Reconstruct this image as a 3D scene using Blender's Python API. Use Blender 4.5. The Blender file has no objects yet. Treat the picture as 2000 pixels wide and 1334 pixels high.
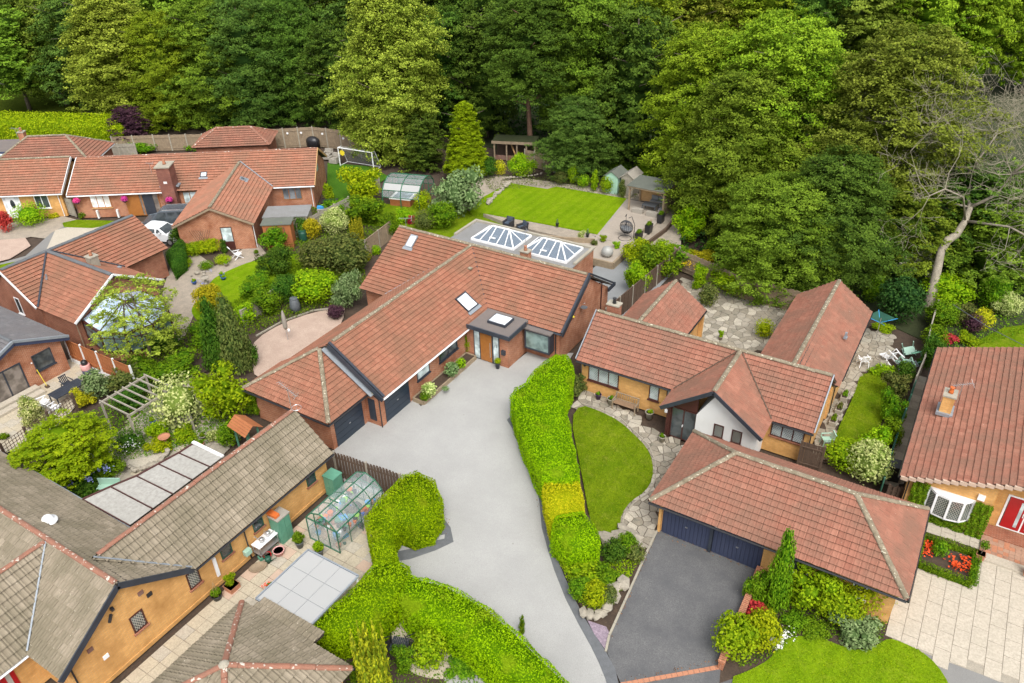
import bpy, bmesh, math, random
import numpy as np
from mathutils import Vector, Matrix
random.seed(7); RNG = np.random.default_rng(7)
C = bpy.context.scene.collection; SC = bpy.context.scene
R = math.radians
# ---------------------------------------------------------------- camera (a drone 29 m up), world, sun
CAM_H = 29.0; CAM_F = 1545.0; CAM_TH = R(32.75); CAM_RO = R(1.45); CAM_AZ = R(57.8)
def _v(az_x, az_y, z):            # east/north style axes -> estate axes (X along the gable fronts, Y along the drive)
    return Vector((az_x*math.sin(CAM_AZ)-az_y*math.cos(CAM_AZ), az_x*math.cos(CAM_AZ)+az_y*math.sin(CAM_AZ), z))
_r0 = _v(1, 0, 0); _d0 = _v(0, -math.sin(CAM_TH), -math.cos(CAM_TH)); FWD = _v(0, math.cos(CAM_TH), -math.sin(CAM_TH))
RGT = math.cos(CAM_RO)*_r0 + math.sin(CAM_RO)*_d0; DWN = -math.sin(CAM_RO)*_r0 + math.cos(CAM_RO)*_d0
CAMP = Vector((0, 0, CAM_H))
cam = bpy.data.objects.new('camera', bpy.data.cameras.new('camera')); C.objects.link(cam)
cam.data.sensor_width = 36; cam.data.lens = CAM_F/2000*36; cam.data.clip_end = 2000; cam.data.clip_start = .1
m = Matrix.Identity(4)
for i in range(3):
    m[i][0] = RGT[i]; m[i][1] = -DWN[i]; m[i][2] = -FWD[i]; m[i][3] = CAMP[i]
cam.matrix_world = m; SC.camera = cam
SUN_DIR = _v(.14, -.72, 1.05).normalized()      # towards the sun: behind the camera, high
w = bpy.data.worlds.new('World'); SC.world = w; w.use_nodes = True
nt = w.node_tree; nt.nodes.clear()
bg = nt.nodes.new('ShaderNodeBackground'); ow = nt.nodes.new('ShaderNodeOutputWorld'); sk = nt.nodes.new('ShaderNodeTexSky')
sk.sky_type = 'NISHITA'; sk.sun_disc = False
sk.sun_elevation = math.asin(SUN_DIR.z); sk.sun_rotation = math.atan2(SUN_DIR.x, SUN_DIR.y); sk.dust_density = 3.0; sk.air_density = .9
hs = nt.nodes.new('ShaderNodeHueSaturation'); hs.inputs['Saturation'].default_value = .22      # thin bright cloud: a whiter sky
nt.links.new(sk.outputs[0], hs.inputs['Color']); nt.links.new(hs.outputs[0], bg.inputs[0]); nt.links.new(bg.outputs[0], ow.inputs[0])
bg.inputs[1].default_value = .15
sl = bpy.data.lights.new('sun', 'SUN'); sl.energy = 1.15; sl.angle = R(30); sl.color = (1, .965, .90)
so = bpy.data.objects.new('sun', sl); C.objects.link(so); so.rotation_euler = SUN_DIR.to_track_quat('Z', 'Y').to_euler(); so.location = SUN_DIR*60
SC.view_settings.view_transform = 'Standard'; SC.view_settings.look = 'None'; SC.view_settings.gamma = 1
SC.view_settings.exposure = 1.08; SC.view_settings.use_curve_mapping = False
SC.render.engine = 'CYCLES'

def at(px, py, z=0.0):            # where the line of sight through a photo point meets the height z
    d = (px-1000)*RGT + (py-667)*DWN + CAM_F*FWD
    return CAMP + d*((z-CAM_H)/d.z)
def at_far(px, py, ref):          # same, at the distance of a reference point
    d = (px-1000)*RGT + (py-667)*DWN + CAM_F*FWD
    return CAMP + d*((Vector(ref)-CAMP).dot(FWD)/CAM_F)
def to_px(p):
    v = Vector(p)-CAMP; d = v.dot(FWD)
    return (1000+CAM_F*v.dot(RGT)/d, 667+CAM_F*v.dot(DWN)/d, d)

# ---------------------------------------------------------------- materials
MATS = {}
def N(nt, t, **kw):
    n = nt.nodes.new(t)
    for k, v in kw.items(): setattr(n, k, v)
    return n
def newmat(name):
    m = bpy.data.materials.new(name); m.use_nodes = True
    nt = m.node_tree; b = nt.nodes['Principled BSDF']; MATS[name] = m
    return m, nt, b
def mixc(nt, f, a, b_, mode='MIX'):
    n = N(nt, 'ShaderNodeMix', data_type='RGBA', blend_type=mode)
    for s, v in ((n.inputs[0], f), (n.inputs[6], a), (n.inputs[7], b_)):
        if isinstance(v, bpy.types.NodeSocket): nt.links.new(v, s)
        elif isinstance(v, (int, float)): s.default_value = v
        else: s.default_value = (*v, 1)
    return n.outputs[2]
def ramp(nt, src, a, b_):
    n = N(nt, 'ShaderNodeMapRange'); n.inputs[1].default_value = a; n.inputs[2].default_value = b_
    nt.links.new(src, n.inputs[0]); return n.outputs[0]
def noise(nt, scale, detail=4, rough=.6, vec=None, dist=0):
    n = N(nt, 'ShaderNodeTexNoise'); n.inputs['Scale'].default_value = scale; n.inputs['Detail'].default_value = detail
    n.inputs['Roughness'].default_value = rough; n.inputs['Distortion'].default_value = dist
    if vec is None: vec = N(nt, 'ShaderNodeNewGeometry').outputs['Position']
    nt.links.new(vec, n.inputs['Vector']); return n.outputs[0]
def bump(nt, b, src, strength=.3, dist=.02):
    n = N(nt, 'ShaderNodeBump'); n.inputs['Strength'].default_value = strength; n.inputs['Distance'].default_value = dist
    nt.links.new(src, n.inputs['Height']); nt.links.new(n.outputs[0], b.inputs['Normal'])
def plain(name, c, c2=None, scale=3.0, rough=.7, metal=0, spots=None, bmp=.15, lo=.35, hi=.65, fine=40):
    m, nt, b = newmat(name); b.inputs['Roughness'].default_value = rough; b.inputs['Metallic'].default_value = metal
    c2 = c2 or tuple(x*.8 for x in c)
    n1 = noise(nt, scale, 6, .65); n2 = noise(nt, fine, 3, .7)
    col = mixc(nt, ramp(nt, n1, lo, hi), c, c2)
    col = mixc(nt, ramp(nt, n2, .35, .7), col, tuple(x*.75 for x in c2)) if bmp > 0 else col
    if spots:
        col = mixc(nt, ramp(nt, noise(nt, spots[1], 2, .5), spots[2], spots[2]+.04), col, spots[0])
    nt.links.new(col, b.inputs['Base Color'])
    if bmp > 0: bump(nt, b, n2, bmp)
    return m
def tilemat(name, dark, light, moss, speck=.755):
    m, nt, b = newmat(name); b.inputs['Roughness'].default_value = .85; b.inputs['Specular IOR Level'].default_value = .15
    at_ = N(nt, 'ShaderNodeAttribute', attribute_name='tint')
    col = mixc(nt, at_.outputs['Fac'], dark, light)
    col = mixc(nt, ramp(nt, noise(nt, .55, 5, .7), .40, .62), col, moss)
    col = mixc(nt, ramp(nt, noise(nt, 9, 4, .8), .58, .78), col, tuple(x*.55 for x in moss))
    col = mixc(nt, ramp(nt, noise(nt, 14, 2, .5), speck, speck+.04), col, (.55, .5, .4))
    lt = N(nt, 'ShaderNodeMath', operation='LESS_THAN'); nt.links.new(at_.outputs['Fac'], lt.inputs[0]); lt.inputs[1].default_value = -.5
    col = mixc(nt, lt.outputs[0], col, tuple(x*.13 for x in dark))      # mossy lap of each tile, with the shadow line beneath painted in
    nt.links.new(col, b.inputs['Base Color']); bump(nt, b, noise(nt, 60, 2), .2, .01)
    return m
def brickmat(name, a, b1, mortar, sw=.225, sh=.075):
    m, nt, b = newmat(name); b.inputs['Roughness'].default_value = .85
    uv = N(nt, 'ShaderNodeUVMap'); t = N(nt, 'ShaderNodeTexBrick')
    t.inputs['Scale'].default_value = 1; t.inputs['Brick Width'].default_value = sw; t.inputs['Row Height'].default_value = sh
    t.inputs['Mortar Size'].default_value = .011; t.inputs['Color1'].default_value = (*a, 1); t.inputs['Color2'].default_value = (*b1, 1); t.inputs['Mortar'].default_value = (*mortar, 1)
    t.inputs['Bias'].default_value = -.1
    nt.links.new(uv.outputs[0], t.inputs[0])
    col = mixc(nt, ramp(nt, noise(nt, .9, 5, .7), .4, .75), t.outputs[0], tuple(x*.62 for x in a))
    nt.links.new(col, b.inputs['Base Color']); 
    inv = N(nt, 'ShaderNodeMath', operation='SUBTRACT'); inv.inputs[0].default_value = 1; nt.links.new(t.outputs['Fac'], inv.inputs[1])
    bump(nt, b, inv.outputs[0], .5, .01)
    return m
def glassmat(name, tint, lattice=None):
    m, nt, b = newmat(name); b.inputs['Roughness'].default_value = .06; b.inputs['Specular IOR Level'].default_value = .9
    col = mixc(nt, ramp(nt, noise(nt, 1.6, 2, .5), .42, .62), tint, tuple(min(1, x*1.9+.02) for x in tint))
    if lattice:
        uv = N(nt, 'ShaderNodeUVMap'); sp = N(nt, 'ShaderNodeSeparateXYZ'); nt.links.new(uv.outputs[0], sp.inputs[0]); o = []
        for s in (1, -1):
            a = N(nt, 'ShaderNodeMath', operation='MULTIPLY_ADD'); nt.links.new(sp.outputs[0], a.inputs[0]); a.inputs[1].default_value = 1.5*s; nt.links.new(sp.outputs[1], a.inputs[2])
            q = N(nt, 'ShaderNodeMath', operation='PINGPONG'); nt.links.new(a.outputs[0], q.inputs[0]); q.inputs[1].default_value = .09; o.append(q.outputs[0])
        mn = N(nt, 'ShaderNodeMath', operation='MINIMUM'); nt.links.new(o[0], mn.inputs[0]); nt.links.new(o[1], mn.inputs[1])
        col = mixc(nt, ramp(nt, mn.outputs[0], .012, .022), lattice, col)
    nt.links.new(col, b.inputs['Base Color'])
    return m
def clearmat(name, tint, fac, rough=.1):
    m, nt, b = newmat(name); b.inputs['Base Color'].default_value = (*tint, 1); b.inputs['Roughness'].default_value = rough
    tr = N(nt, 'ShaderNodeBsdfTransparent'); mx = N(nt, 'ShaderNodeMixShader'); mx.inputs[0].default_value = fac
    nt.links.new(tr.outputs[0], mx.inputs[1]); nt.links.new(b.outputs[0], mx.inputs[2]); nt.links.new(mx.outputs[0], nt.nodes['Material Output'].inputs[0])
    return m
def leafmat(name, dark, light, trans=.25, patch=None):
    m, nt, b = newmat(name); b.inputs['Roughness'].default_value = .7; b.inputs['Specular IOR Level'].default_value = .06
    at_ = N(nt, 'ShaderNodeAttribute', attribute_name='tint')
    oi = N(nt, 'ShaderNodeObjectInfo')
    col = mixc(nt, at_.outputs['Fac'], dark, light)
    if patch: col = mixc(nt, ramp(nt, noise(nt, .9, 3, .6), .56, .66), col, patch)
    hv = N(nt, 'ShaderNodeHueSaturation'); nt.links.new(col, hv.inputs['Color'])
    mr = N(nt, 'ShaderNodeMapRange'); mr.inputs[3].default_value = .485; mr.inputs[4].default_value = .515; nt.links.new(oi.outputs['Random'], mr.inputs[0]); nt.links.new(mr.outputs[0], hv.inputs['Hue'])
    mr2 = N(nt, 'ShaderNodeMapRange'); mr2.inputs[3].default_value = .85; mr2.inputs[4].default_value = 1.15; nt.links.new(oi.outputs['Random'], mr2.inputs[0]); nt.links.new(mr2.outputs[0], hv.inputs['Value'])
    col = hv.outputs[0]
    nt.links.new(col, b.inputs['Base Color'])
    tl = N(nt, 'ShaderNodeBsdfTranslucent'); nt.links.new(col, tl.inputs[0]); mx = N(nt, 'ShaderNodeMixShader'); mx.inputs[0].default_value = trans
    nt.links.new(b.outputs[0], mx.inputs[1]); nt.links.new(tl.outputs[0], mx.inputs[2]); nt.links.new(mx.outputs[0], nt.nodes['Material Output'].inputs[0])
    return m
def lawnmat(name, a, b1, c, stripe=0):
    m, nt, b = newmat(name); b.inputs['Roughness'].default_value = .95; b.inputs['Specular IOR Level'].default_value = 0
    g = N(nt, 'ShaderNodeNewGeometry').outputs['Position']
    col = mixc(nt, ramp(nt, noise(nt, .45, 5, .6, g), .38, .64), a, b1)
    col = mixc(nt, ramp(nt, noise(nt, 1.7, 5, .75, g, .6), .5, .8), col, c)
    f = noise(nt, 22, 4, .8, g); col = mixc(nt, ramp(nt, f, .4, .7), col, tuple(x*.5 for x in a))
    col = mixc(nt, ramp(nt, noise(nt, 5.5, 4, .8, g), .42, .66), col, mixc(nt, .6, col, tuple(x*.6 for x in a)))
    if stripe:
        wv = N(nt, 'ShaderNodeTexWave'); wv.inputs['Scale'].default_value = .33; wv.inputs['Distortion'].default_value = 1.2; nt.links.new(g, wv.inputs[0])
        col = mixc(nt, ramp(nt, wv.outputs[1], .3, .7), col, mixc(nt, .82, b1, col))
    nt.links.new(col, b.inputs['Base Color']); bump(nt, b, f, .7, .05)
    return m
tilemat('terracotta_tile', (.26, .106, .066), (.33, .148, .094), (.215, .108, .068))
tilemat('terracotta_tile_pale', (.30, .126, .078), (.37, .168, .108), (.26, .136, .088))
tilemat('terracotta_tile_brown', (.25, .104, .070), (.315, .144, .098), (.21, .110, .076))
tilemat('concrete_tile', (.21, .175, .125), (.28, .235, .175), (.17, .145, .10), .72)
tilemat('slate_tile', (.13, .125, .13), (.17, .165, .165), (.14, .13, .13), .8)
plain('ridge_grey', (.33, .27, .19), (.17, .14, .09), 3, .9, spots=((.5, .47, .36), 9, .63))
plain('ridge_red', (.34, .14, .085), (.24, .115, .075), 2, .8, spots=((.5, .45, .38), 6, .62))
plain('ridge_slate', (.14, .15, .16), (.10, .105, .11), 3)
plain('brick_dark_bed', (.26, .21, .17), (.2, .16, .13), 3, .9)
plain('bench_wood', (.30, .19, .11), (.24, .15, .09), 3, .8)
plain('underlay', (.06, .045, .035))
brickmat('brick_orange', (.33, .095, .034), (.45, .15, .055), (.46, .33, .24))
brickmat('brick_red', (.25, .075, .035), (.34, .11, .055), (.36, .22, .15))
brickmat('brick_yellow', (.62, .31, .085), (.74, .40, .12), (.52, .33, .15))
brickmat('brick_dark', (.20, .065, .045), (.28, .09, .055), (.2, .12, .09))
plain('white_paint', (.80, .80, .79), (.74, .74, .72), 1.5, .5, bmp=.03)
plain('white_plastic', (.80, .80, .80), (.72, .72, .72), 3, .35, bmp=0)
plain('anthracite', (.035, .042, .055), (.025, .03, .04), 2, .4, bmp=0)
plain('garage_door_blue', (.028, .042, .065), (.02, .032, .05), 1.5, .4, bmp=.03)
plain('navy_paint', (.030, .040, .085), (.045, .055, .10), 1.2, .5, bmp=.03)
plain('black_plastic', (.015, .015, .018), (.02, .02, .022), 3, .4, bmp=0)
plain('grey_plastic', (.10, .11, .12), (.08, .09, .1), 3, .5, bmp=0)
plain('maroon_wood', (.085, .022, .016), (.06, .018, .014), 3, .5)
plain('oak_wood', (.42, .17, .035), (.33, .12, .025), 5, .45)
plain('red_paint', (.40, .012, .015), (.34, .01, .012), 2, .3, bmp=0)
plain('aged_wood', (.36, .27, .17), (.24, .18, .12), 3, .85)
plain('grey_wood', (.40, .36, .29), (.29, .26, .21), 3, .85)
plain('dark_wood', (.075, .045, .03), (.11, .07, .045), 3, .8)
plain('orange_wood', (.42, .15, .05), (.34, .11, .035), 3, .7)
plain('concrete', (.42, .38, .30), (.32, .29, .23), 3, .9)
plain('stone', (.42, .37, .29), (.28, .25, .20), 3, .9)
plain('paving_stone', (.35, .30, .225), (.22, .195, .15), 1.3, .9, spots=((.17, .16, .12), 4, .6))
plain('buff_slab', (.52, .45, .33), (.44, .38, .28), 1.1, .85, fine=15)
plain('grey_slab', (.52, .46, .36), (.40, .36, .29), 1.1, .85, fine=15)
plain('pale_slab', (.50, .44, .355), (.44, .39, .31), .8, .85, fine=12)
plain('pink_slab', (.55, .40, .30), (.5, .37, .28), 1.1, .85)
plain('resin_drive', (.405, .40, .38), (.335, .33, .315), .45, .8, fine=38, bmp=.15, spots=((.22, .21, .19), 5, .74))
plain('dark_border', (.15, .155, .165), (.11, .115, .12), 4, .8, fine=60)
plain('tarmac', (.150, .148, .145), (.095, .095, .098), .8, .9, fine=26, spots=((.34, .31, .26), 18, .74))
plain('tarmac_pale', (.24, .235, .22), (.2, .195, .185), .5, .9, fine=60)
plain('pink_gravel', (.50, .38, .30), (.40, .29, .23), 1.2, .95, fine=24, bmp=.5)
plain('gravel', (.42, .35, .27), (.28, .24, .19), 2, .95, fine=18, bmp=.6)
plain('slate_chips', (.17, .17, .18), (.26, .25, .27), 8, .9, fine=14, bmp=.6)
plain('plum_slate', (.36, .28, .33), (.22, .17, .21), 10, .9, fine=16, bmp=.6)
plain('soil', (.085, .055, .035), (.05, .033, .022), 2, .95, bmp=.5, fine=12)
plain('forest_floor', (.040, .052, .012), (.025, .034, .008), .5, .95, bmp=.5, fine=8)
plain('decking', (.42, .36, .29), (.35, .30, .25), 1.2, .8)
plain('grey_decking', (.27, .28, .285), (.23, .24, .245), 1.5, .7)
plain('sleeper_wood', (.38, .29, .19), (.26, .20, .13), 3, .85)
plain('flat_felt', (.20, .16, .14), (.15, .13, .12), .9, .8, fine=30)
plain('flat_membrane', (.26, .262, .265), (.21, .205, .195), 1.0, .6, fine=20, bmp=.05)
plain('felt_green', (.15, .16, .13), (.11, .12, .10), 1.0, .9)
plain('awning_panel', (.40, .385, .35), (.36, .345, .31), .5, .6, fine=5, bmp=.02)
plain('lead', (.36, .39, .42), (.27, .3, .33), 3, .5, metal=.3)
plain('aluminium', (.6, .6, .6), (.5, .5, .5), 3, .35, metal=.8, bmp=0)
plain('terracotta_pot', (.50, .22, .12), (.42, .18, .1), 4, .8)
plain('bark', (.17, .13, .09), (.10, .08, .055), 4, .9, bmp=.6, fine=14)
plain('twig_bark', (.30, .27, .19), (.21, .185, .13), 2.2, .9, bmp=0)
plain('pale_bark', (.40, .35, .27), (.22, .19, .14), 2.2, .85, bmp=.4, fine=14)
plain('red_bark', (.24, .13, .08), (.16, .09, .06), 4, .9, bmp=.5)
plain('green_metal', (.03, .13, .07), (.025, .10, .055), 3, .4, bmp=0)
plain('green_plastic', (.10, .27, .18), (.07, .21, .14), 2, .5, bmp=0)
plain('dark_green_plastic', (.015, .08, .05), (.012, .06, .04), 2, .45, bmp=0)
plain('mint_plastic', (.34, .52, .42), (.3, .47, .38), 2, .45, bmp=0)
plain('blue_glaze', (.04, .12, .45), (.03, .1, .4), 2, .3, bmp=0)
plain('sky_plastic', (.05, .30, .62), (.04, .27, .56), 2, .4, bmp=0)
plain('lime_plastic', (.30, .62, .05), (.27, .56, .05), 2, .4, bmp=0)
plain('pink_plastic', (.62, .32, .30), (.55, .28, .26), 2, .5, bmp=0)
plain('orange_plastic', (.62, .15, .03), (.55, .13, .03), 2, .5, bmp=0)
plain('wicker_grey', (.38, .35, .29), (.30, .27, .23), 12, .8)
plain('black_wicker', (.025, .025, .03), (.04, .04, .045), 12, .6)
plain('cushion_grey', (.25, .26, .27), (.21, .22, .23), 4, .9, bmp=.05)
plain('navy_cushion', (.06, .08, .11), (.05, .07, .1), 4, .9, bmp=.05)
plain('car_paint_grey', (.13, .15, .17), (.12, .14, .16), 1, .22, metal=.5, bmp=0)
plain('car_paint_white', (.72, .73, .74), (.70, .71, .72), 1, .2, bmp=0)
plain('tyre', (.012, .012, .012), (.02, .02, .02), 6, .8)
plain('light_wood', (.55, .33, .14), (.48, .28, .12), 4, .7)
plain('cane', (.50, .33, .15), (.4, .26, .12), 4, .7)
plain('mesh_net', (.75, .75, .75), (.7, .7, .7), 4, .7)
plain('yellow_plastic', (.75, .6, .03), (.7, .55, .03), 4, .5, bmp=0)
plain('purple_dark', (.07, .03, .09))
plain('sphere_stone', (.46, .45, .42), (.30, .30, .28), 1.8, .45, bmp=.05)
glassmat('glass_dark', (.025, .032, .035)); glassmat('glass_sky', (.20, .25, .29)); glassmat('glass_pale', (.55, .58, .60))
glassmat('glass_green', (.10, .15, .14)); glassmat('glass_blind', (.60, .58, .54)); glassmat('glass_inside', (.12, .10, .085))
glassmat('glass_frost', (.36, .42, .42)); glassmat('glass_slat', (.12, .13, .14)); glassmat('glass_blueish', (.36, .45, .58)); glassmat('glass_teal', (.06, .20, .19))
glassmat('glass_lattice', (.17, .21, .21), (.55, .56, .55)); glassmat('glass_lattice_dark', (.035, .045, .045), (.40, .38, .33))
clearmat('greenhouse_glass', (.60, .68, .68), .22); clearmat('poly_sheet', (.40, .40, .39), .82, .4); clearmat('net_film', (.7, .7, .7), .22)
clearmat('roof_light_glass', (.19, .235, .29), .58, .05)
lawnmat('lawn', (.105, .185, .006), (.190, .262, .010), (.28, .28, .04), 1)
lawnmat('lawn_bright', (.140, .250, .006), (.215, .325, .009), (.29, .33, .03), 1)
lawnmat('lawn_dark', (.06, .155, .016), (.085, .20, .02), (.10, .18, .03))
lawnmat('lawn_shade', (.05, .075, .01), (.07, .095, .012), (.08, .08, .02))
lawnmat('lawn_plastic', (.11, .23, .05), (.13, .25, .055), (.14, .24, .07))
leafmat('leaf_laurel', (.095, .20, .001), (.35, .53, .003), .25, patch=(.23, .33, .006))
leafmat('leaf_laurel_gold', (.36, .44, .005), (.72, .68, .015), .3)
leafmat('leaf_grass', (.10, .19, .003), (.20, .29, .006), .2); leafmat('leaf_grass_bright', (.14, .26, .002), (.25, .37, .004), .2)
leafmat('leaf_lime', (.12, .24, .004), (.33, .46, .010), .3)
leafmat('leaf_mid', (.05, .125, .004), (.18, .30, .010), .25)
leafmat('leaf_dark', (.024, .07, .006), (.09, .17, .015), .2)
leafmat('leaf_deep', (.014, .045, .010), (.05, .11, .02), .2)
leafmat('leaf_olive', (.055, .085, .018), (.17, .19, .045), .2)
leafmat('leaf_grey', (.09, .16, .05), (.26, .36, .15), .2)
leafmat('leaf_cream', (.20, .28, .05), (.62, .64, .26), .25)
leafmat('leaf_gold', (.26, .27, .008), (.60, .52, .02), .3)
leafmat('leaf_yellowgreen', (.16, .24, .003), (.42, .48, .010), .3)
leafmat('leaf_conifer_deep', (.05, .13, .004), (.20, .32, .01), .2)
leafmat('leaf_conifer', (.10, .20, .004), (.30, .44, .008), .2)
leafmat('leaf_conifer_gold', (.16, .20, .01), (.50, .46, .02), .2)
leafmat('leaf_purple', (.035, .015, .025), (.10, .045, .06), .15)
leafmat('leaf_red', (.25, .02, .02), (.62, .07, .06), .2)
leafmat('leaf_blossom', (.26, .30, .12), (.85, .82, .62), .2)
leafmat('tree_bright', (.085, .155, .006), (.30, .40, .022), .25)
leafmat('tree_mid', (.056, .108, .008), (.22, .32, .026), .25)
leafmat('tree_dark', (.028, .064, .008), (.12, .20, .022), .2)
leafmat('tree_blue', (.028, .075, .012), (.13, .235, .034), .2)
leafmat('tree_gold', (.10, .145, .010), (.40, .46, .055), .25)
leafmat('tree_olive', (.075, .120, .010), (.27, .345, .042), .25)
leafmat('leaf_litter', (.12, .055, .02), (.30, .15, .06), .1)
leafmat('petal_red', (.5, .01, .01), (.75, .03, .03), .1); leafmat('petal_pink', (.55, .03, .2), (.8, .12, .4), .1)
leafmat('petal_blue', (.18, .22, .55), (.40, .45, .75), .1); leafmat('petal_white', (.6, .6, .55), (.8, .8, .75), .1); leafmat('petal_yellow', (.6, .42, .01), (.8, .62, .02), .1)
leafmat('petal_orange', (.6, .2, .1), (.75, .35, .2), .1)
leafmat('heather', (.20, .10, .03), (.50, .22, .08), .2)
# ---------------------------------------------------------------- mesh building
ORG = {}
def tag(o, label=None, cat=None, group=None, kind=None):
    if label: o['label'] = label
    if cat: o['category'] = cat
    if group: o['group'] = group
    if kind: o['kind'] = kind
    return o
def empty(name, loc, rz=0, label=None, cat=None, group=None, world=True):
    o = bpy.data.objects.new(name, None); C.objects.link(o); o.location = loc; o.rotation_euler = (0, 0, R(rz)); o.empty_display_size = .3
    ORG[o.name] = (loc[0], loc[1], loc[2]) if world and rz == 0 else (0, 0, 0)
    return tag(o, label, cat, group)
def link(name, me, parent=None, mat=None):
    o = bpy.data.objects.new(name, me); C.objects.link(o)
    if parent is not None:
        o.parent = parent; ORG[o.name] = ORG.get(parent.name, (0, 0, 0))
    if mat:
        if len(me.materials) == 0: me.materials.append(MATS[mat])
    return o
class MB:
    def __init__(s): s.v = []; s.f = []; s.uv = []
    def add(s, vs, fs, uvs=None):
        k = len(s.v); s.v += [tuple(p) for p in vs]
        for i, f in enumerate(fs):
            s.f.append(tuple(a+k for a in f)); s.uv.append(uvs[i] if uvs else None)
        return s
    def box(s, x0, x1, y0, y1, z0, z1, M=None):
        vs = [(x0,y0,z0),(x1,y0,z0),(x1,y1,z0),(x0,y1,z0),(x0,y0,z1),(x1,y0,z1),(x1,y1,z1),(x0,y1,z1)]
        if M is not None: vs = [M @ Vector(p) for p in vs]
        return s.add(vs, [(0,3,2,1),(4,5,6,7),(0,1,5,4),(1,2,6,5),(2,3,7,6),(3,0,4,7)])
    def bar(s, p, q, w, h=None, up=(0,0,1)):
        p = Vector(p); q = Vector(q); h = h or w; d = q-p; L = d.length
        if L < 1e-6: return s
        d /= L; u = Vector(up)
        if abs(d.dot(u)) > .98: u = Vector((1, 0, 0))
        a = d.cross(u).normalized(); b = a.cross(d)
        M = Matrix(((d.x,a.x,b.x,p.x),(d.y,a.y,b.y,p.y),(d.z,a.z,b.z,p.z),(0,0,0,1)))
        return s.box(0, L, -w/2, w/2, -h/2, h/2, M)
    def tube(s, pts, rad, n=6, cap=True):
        pts = [Vector(p) for p in pts]; rad = rad if isinstance(rad, (list, tuple)) else [rad]*len(pts); vs = []; fs = []
        for i, p in enumerate(pts):
            d = (pts[min(i+1, len(pts)-1)]-pts[max(i-1, 0)]).normalized(); u = Vector((0,0,1)) if abs(d.z) < .9 else Vector((1,0,0))
            a = d.cross(u).normalized(); b = a.cross(d)
            for k in range(n):
                t = 2*math.pi*k/n; vs.append(p + (a*math.cos(t)+b*math.sin(t))*rad[i])
        for i in range(len(pts)-1):
            for k in range(n): fs.append((i*n+k, i*n+(k+1)%n, (i+1)*n+(k+1)%n, (i+1)*n+k))
        if cap: fs += [tuple(range(n))[::-1], tuple(range((len(pts)-1)*n, len(pts)*n))]
        return s.add(vs, fs)
    def lathe(s, prof, c=(0,0,0), n=12, sx=1, sy=1):
        vs = []; fs = []
        for r, z in prof:
            for k in range(n):
                t = 2*math.pi*k/n; vs.append((c[0]+r*sx*math.cos(t), c[1]+r*sy*math.sin(t), c[2]+z))
        for i in range(len(prof)-1):
            for k in range(n): fs.append((i*n+k, i*n+(k+1)%n, (i+1)*n+(k+1)%n, (i+1)*n+k))
        fs += [tuple(range(n))[::-1], tuple(range((len(prof)-1)*n, len(prof)*n))]
        return s.add(vs, fs)
    def prism(s, poly, z0, z1):
        a = sum(poly[i][0]*poly[(i+1)%len(poly)][1]-poly[(i+1)%len(poly)][0]*poly[i][1] for i in range(len(poly)))
        if a < 0: poly = poly[::-1]
        n = len(poly); vs = [(p[0],p[1],z0) for p in poly]+[(p[0],p[1],z1) for p in poly]
        return s.add(vs, [tuple(range(n))[::-1], tuple(range(n,2*n))]+[(i,(i+1)%n,n+(i+1)%n,n+i) for i in range(n)])
    def slab(s, pts, nrm, t):     # a flat polygon with thickness t below
        n = len(pts); nv = Vector(nrm); vs = [Vector(p) for p in pts]+[Vector(p)-nv*t for p in pts]
        return s.add(vs, [tuple(range(n)), tuple(range(n,2*n))[::-1]]+[(i,n+i,n+(i+1)%n,(i+1)%n) for i in range(n)])
    def mesh(s, name, off=(0,0,0), tint=None):
        me = bpy.data.meshes.new(name); me.from_pydata([(p[0]-off[0],p[1]-off[1],p[2]-off[2]) for p in s.v], [], s.f)
        if any(u is not None for u in s.uv):
            pass
        return me
    def build(s, name, mat, parent=None, smooth=False, uv=False, bevel=0):
        off = ORG.get(parent.name, (0,0,0)) if parent is not None else (0,0,0)
        me = s.mesh(name, off); me.materials.append(MATS[mat])
        if uv: box_uv(me)
        if smooth:
            me.polygons.foreach_set('use_smooth', [True]*len(me.polygons))
        o = link(name, me, parent)
        if bevel:
            b = o.modifiers.new('bevel', 'BEVEL'); b.width = bevel; b.segments = 2; b.limit_method = 'ANGLE'
        return o
def box_uv(me):
    l = me.uv_layers.new(name='UVMap')
    for p in me.polygons:
        n = p.normal
        h = Vector((-n.y, n.x, 0))
        h = h.normalized() if h.length > .2 else None
        for li in p.loop_indices:
            c = me.vertices[me.loops[li].vertex_index].co
            l.data[li].uv = (c.dot(h), c.z) if h else (c.x, c.y)
def copy_tree(o, parent=None):
    c = o.copy(); C.objects.link(c); c.parent = parent
    for ch in list(o.children): copy_tree(ch, c)
    return c
def put(o, loc, rz=0, label=None, group=None, s=None):
    o.location = loc; o.rotation_euler = (0, 0, R(rz))
    if label: o['label'] = label
    if group: o['group'] = group
    if s: o.scale = (s, s, s) if isinstance(s, (int, float)) else s
    return o
def sheet(name, poly, z, mat, t=.03, kind='structure', parent=None, uv=False):
    o = MB().prism([(p[0], p[1]) for p in poly], z-t, z).build(name, mat, parent, uv=uv)
    if kind: o['kind'] = kind
    return o
def pxp(pts, z=0): return [at(x, y, z) for x, y in pts]
def smooth_poly(pts, it=2):
    for _ in range(it):
        o = []
        for i in range(len(pts)):
            a = pts[i]; b = pts[(i+1) % len(pts)]; o += [a*.75+b*.25, a*.25+b*.75]
        pts = o
    return pts
def inside(p, poly):
    x, y = p[0], p[1]; c = False; n = len(poly)
    for i in range(n):
        x0, y0 = poly[i][0], poly[i][1]; x1, y1 = poly[(i+1)%n][0], poly[(i+1)%n][1]
        if (y0 > y) != (y1 > y) and x < (x1-x0)*(y-y0)/(y1-y0)+x0: c = not c
    return c

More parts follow.
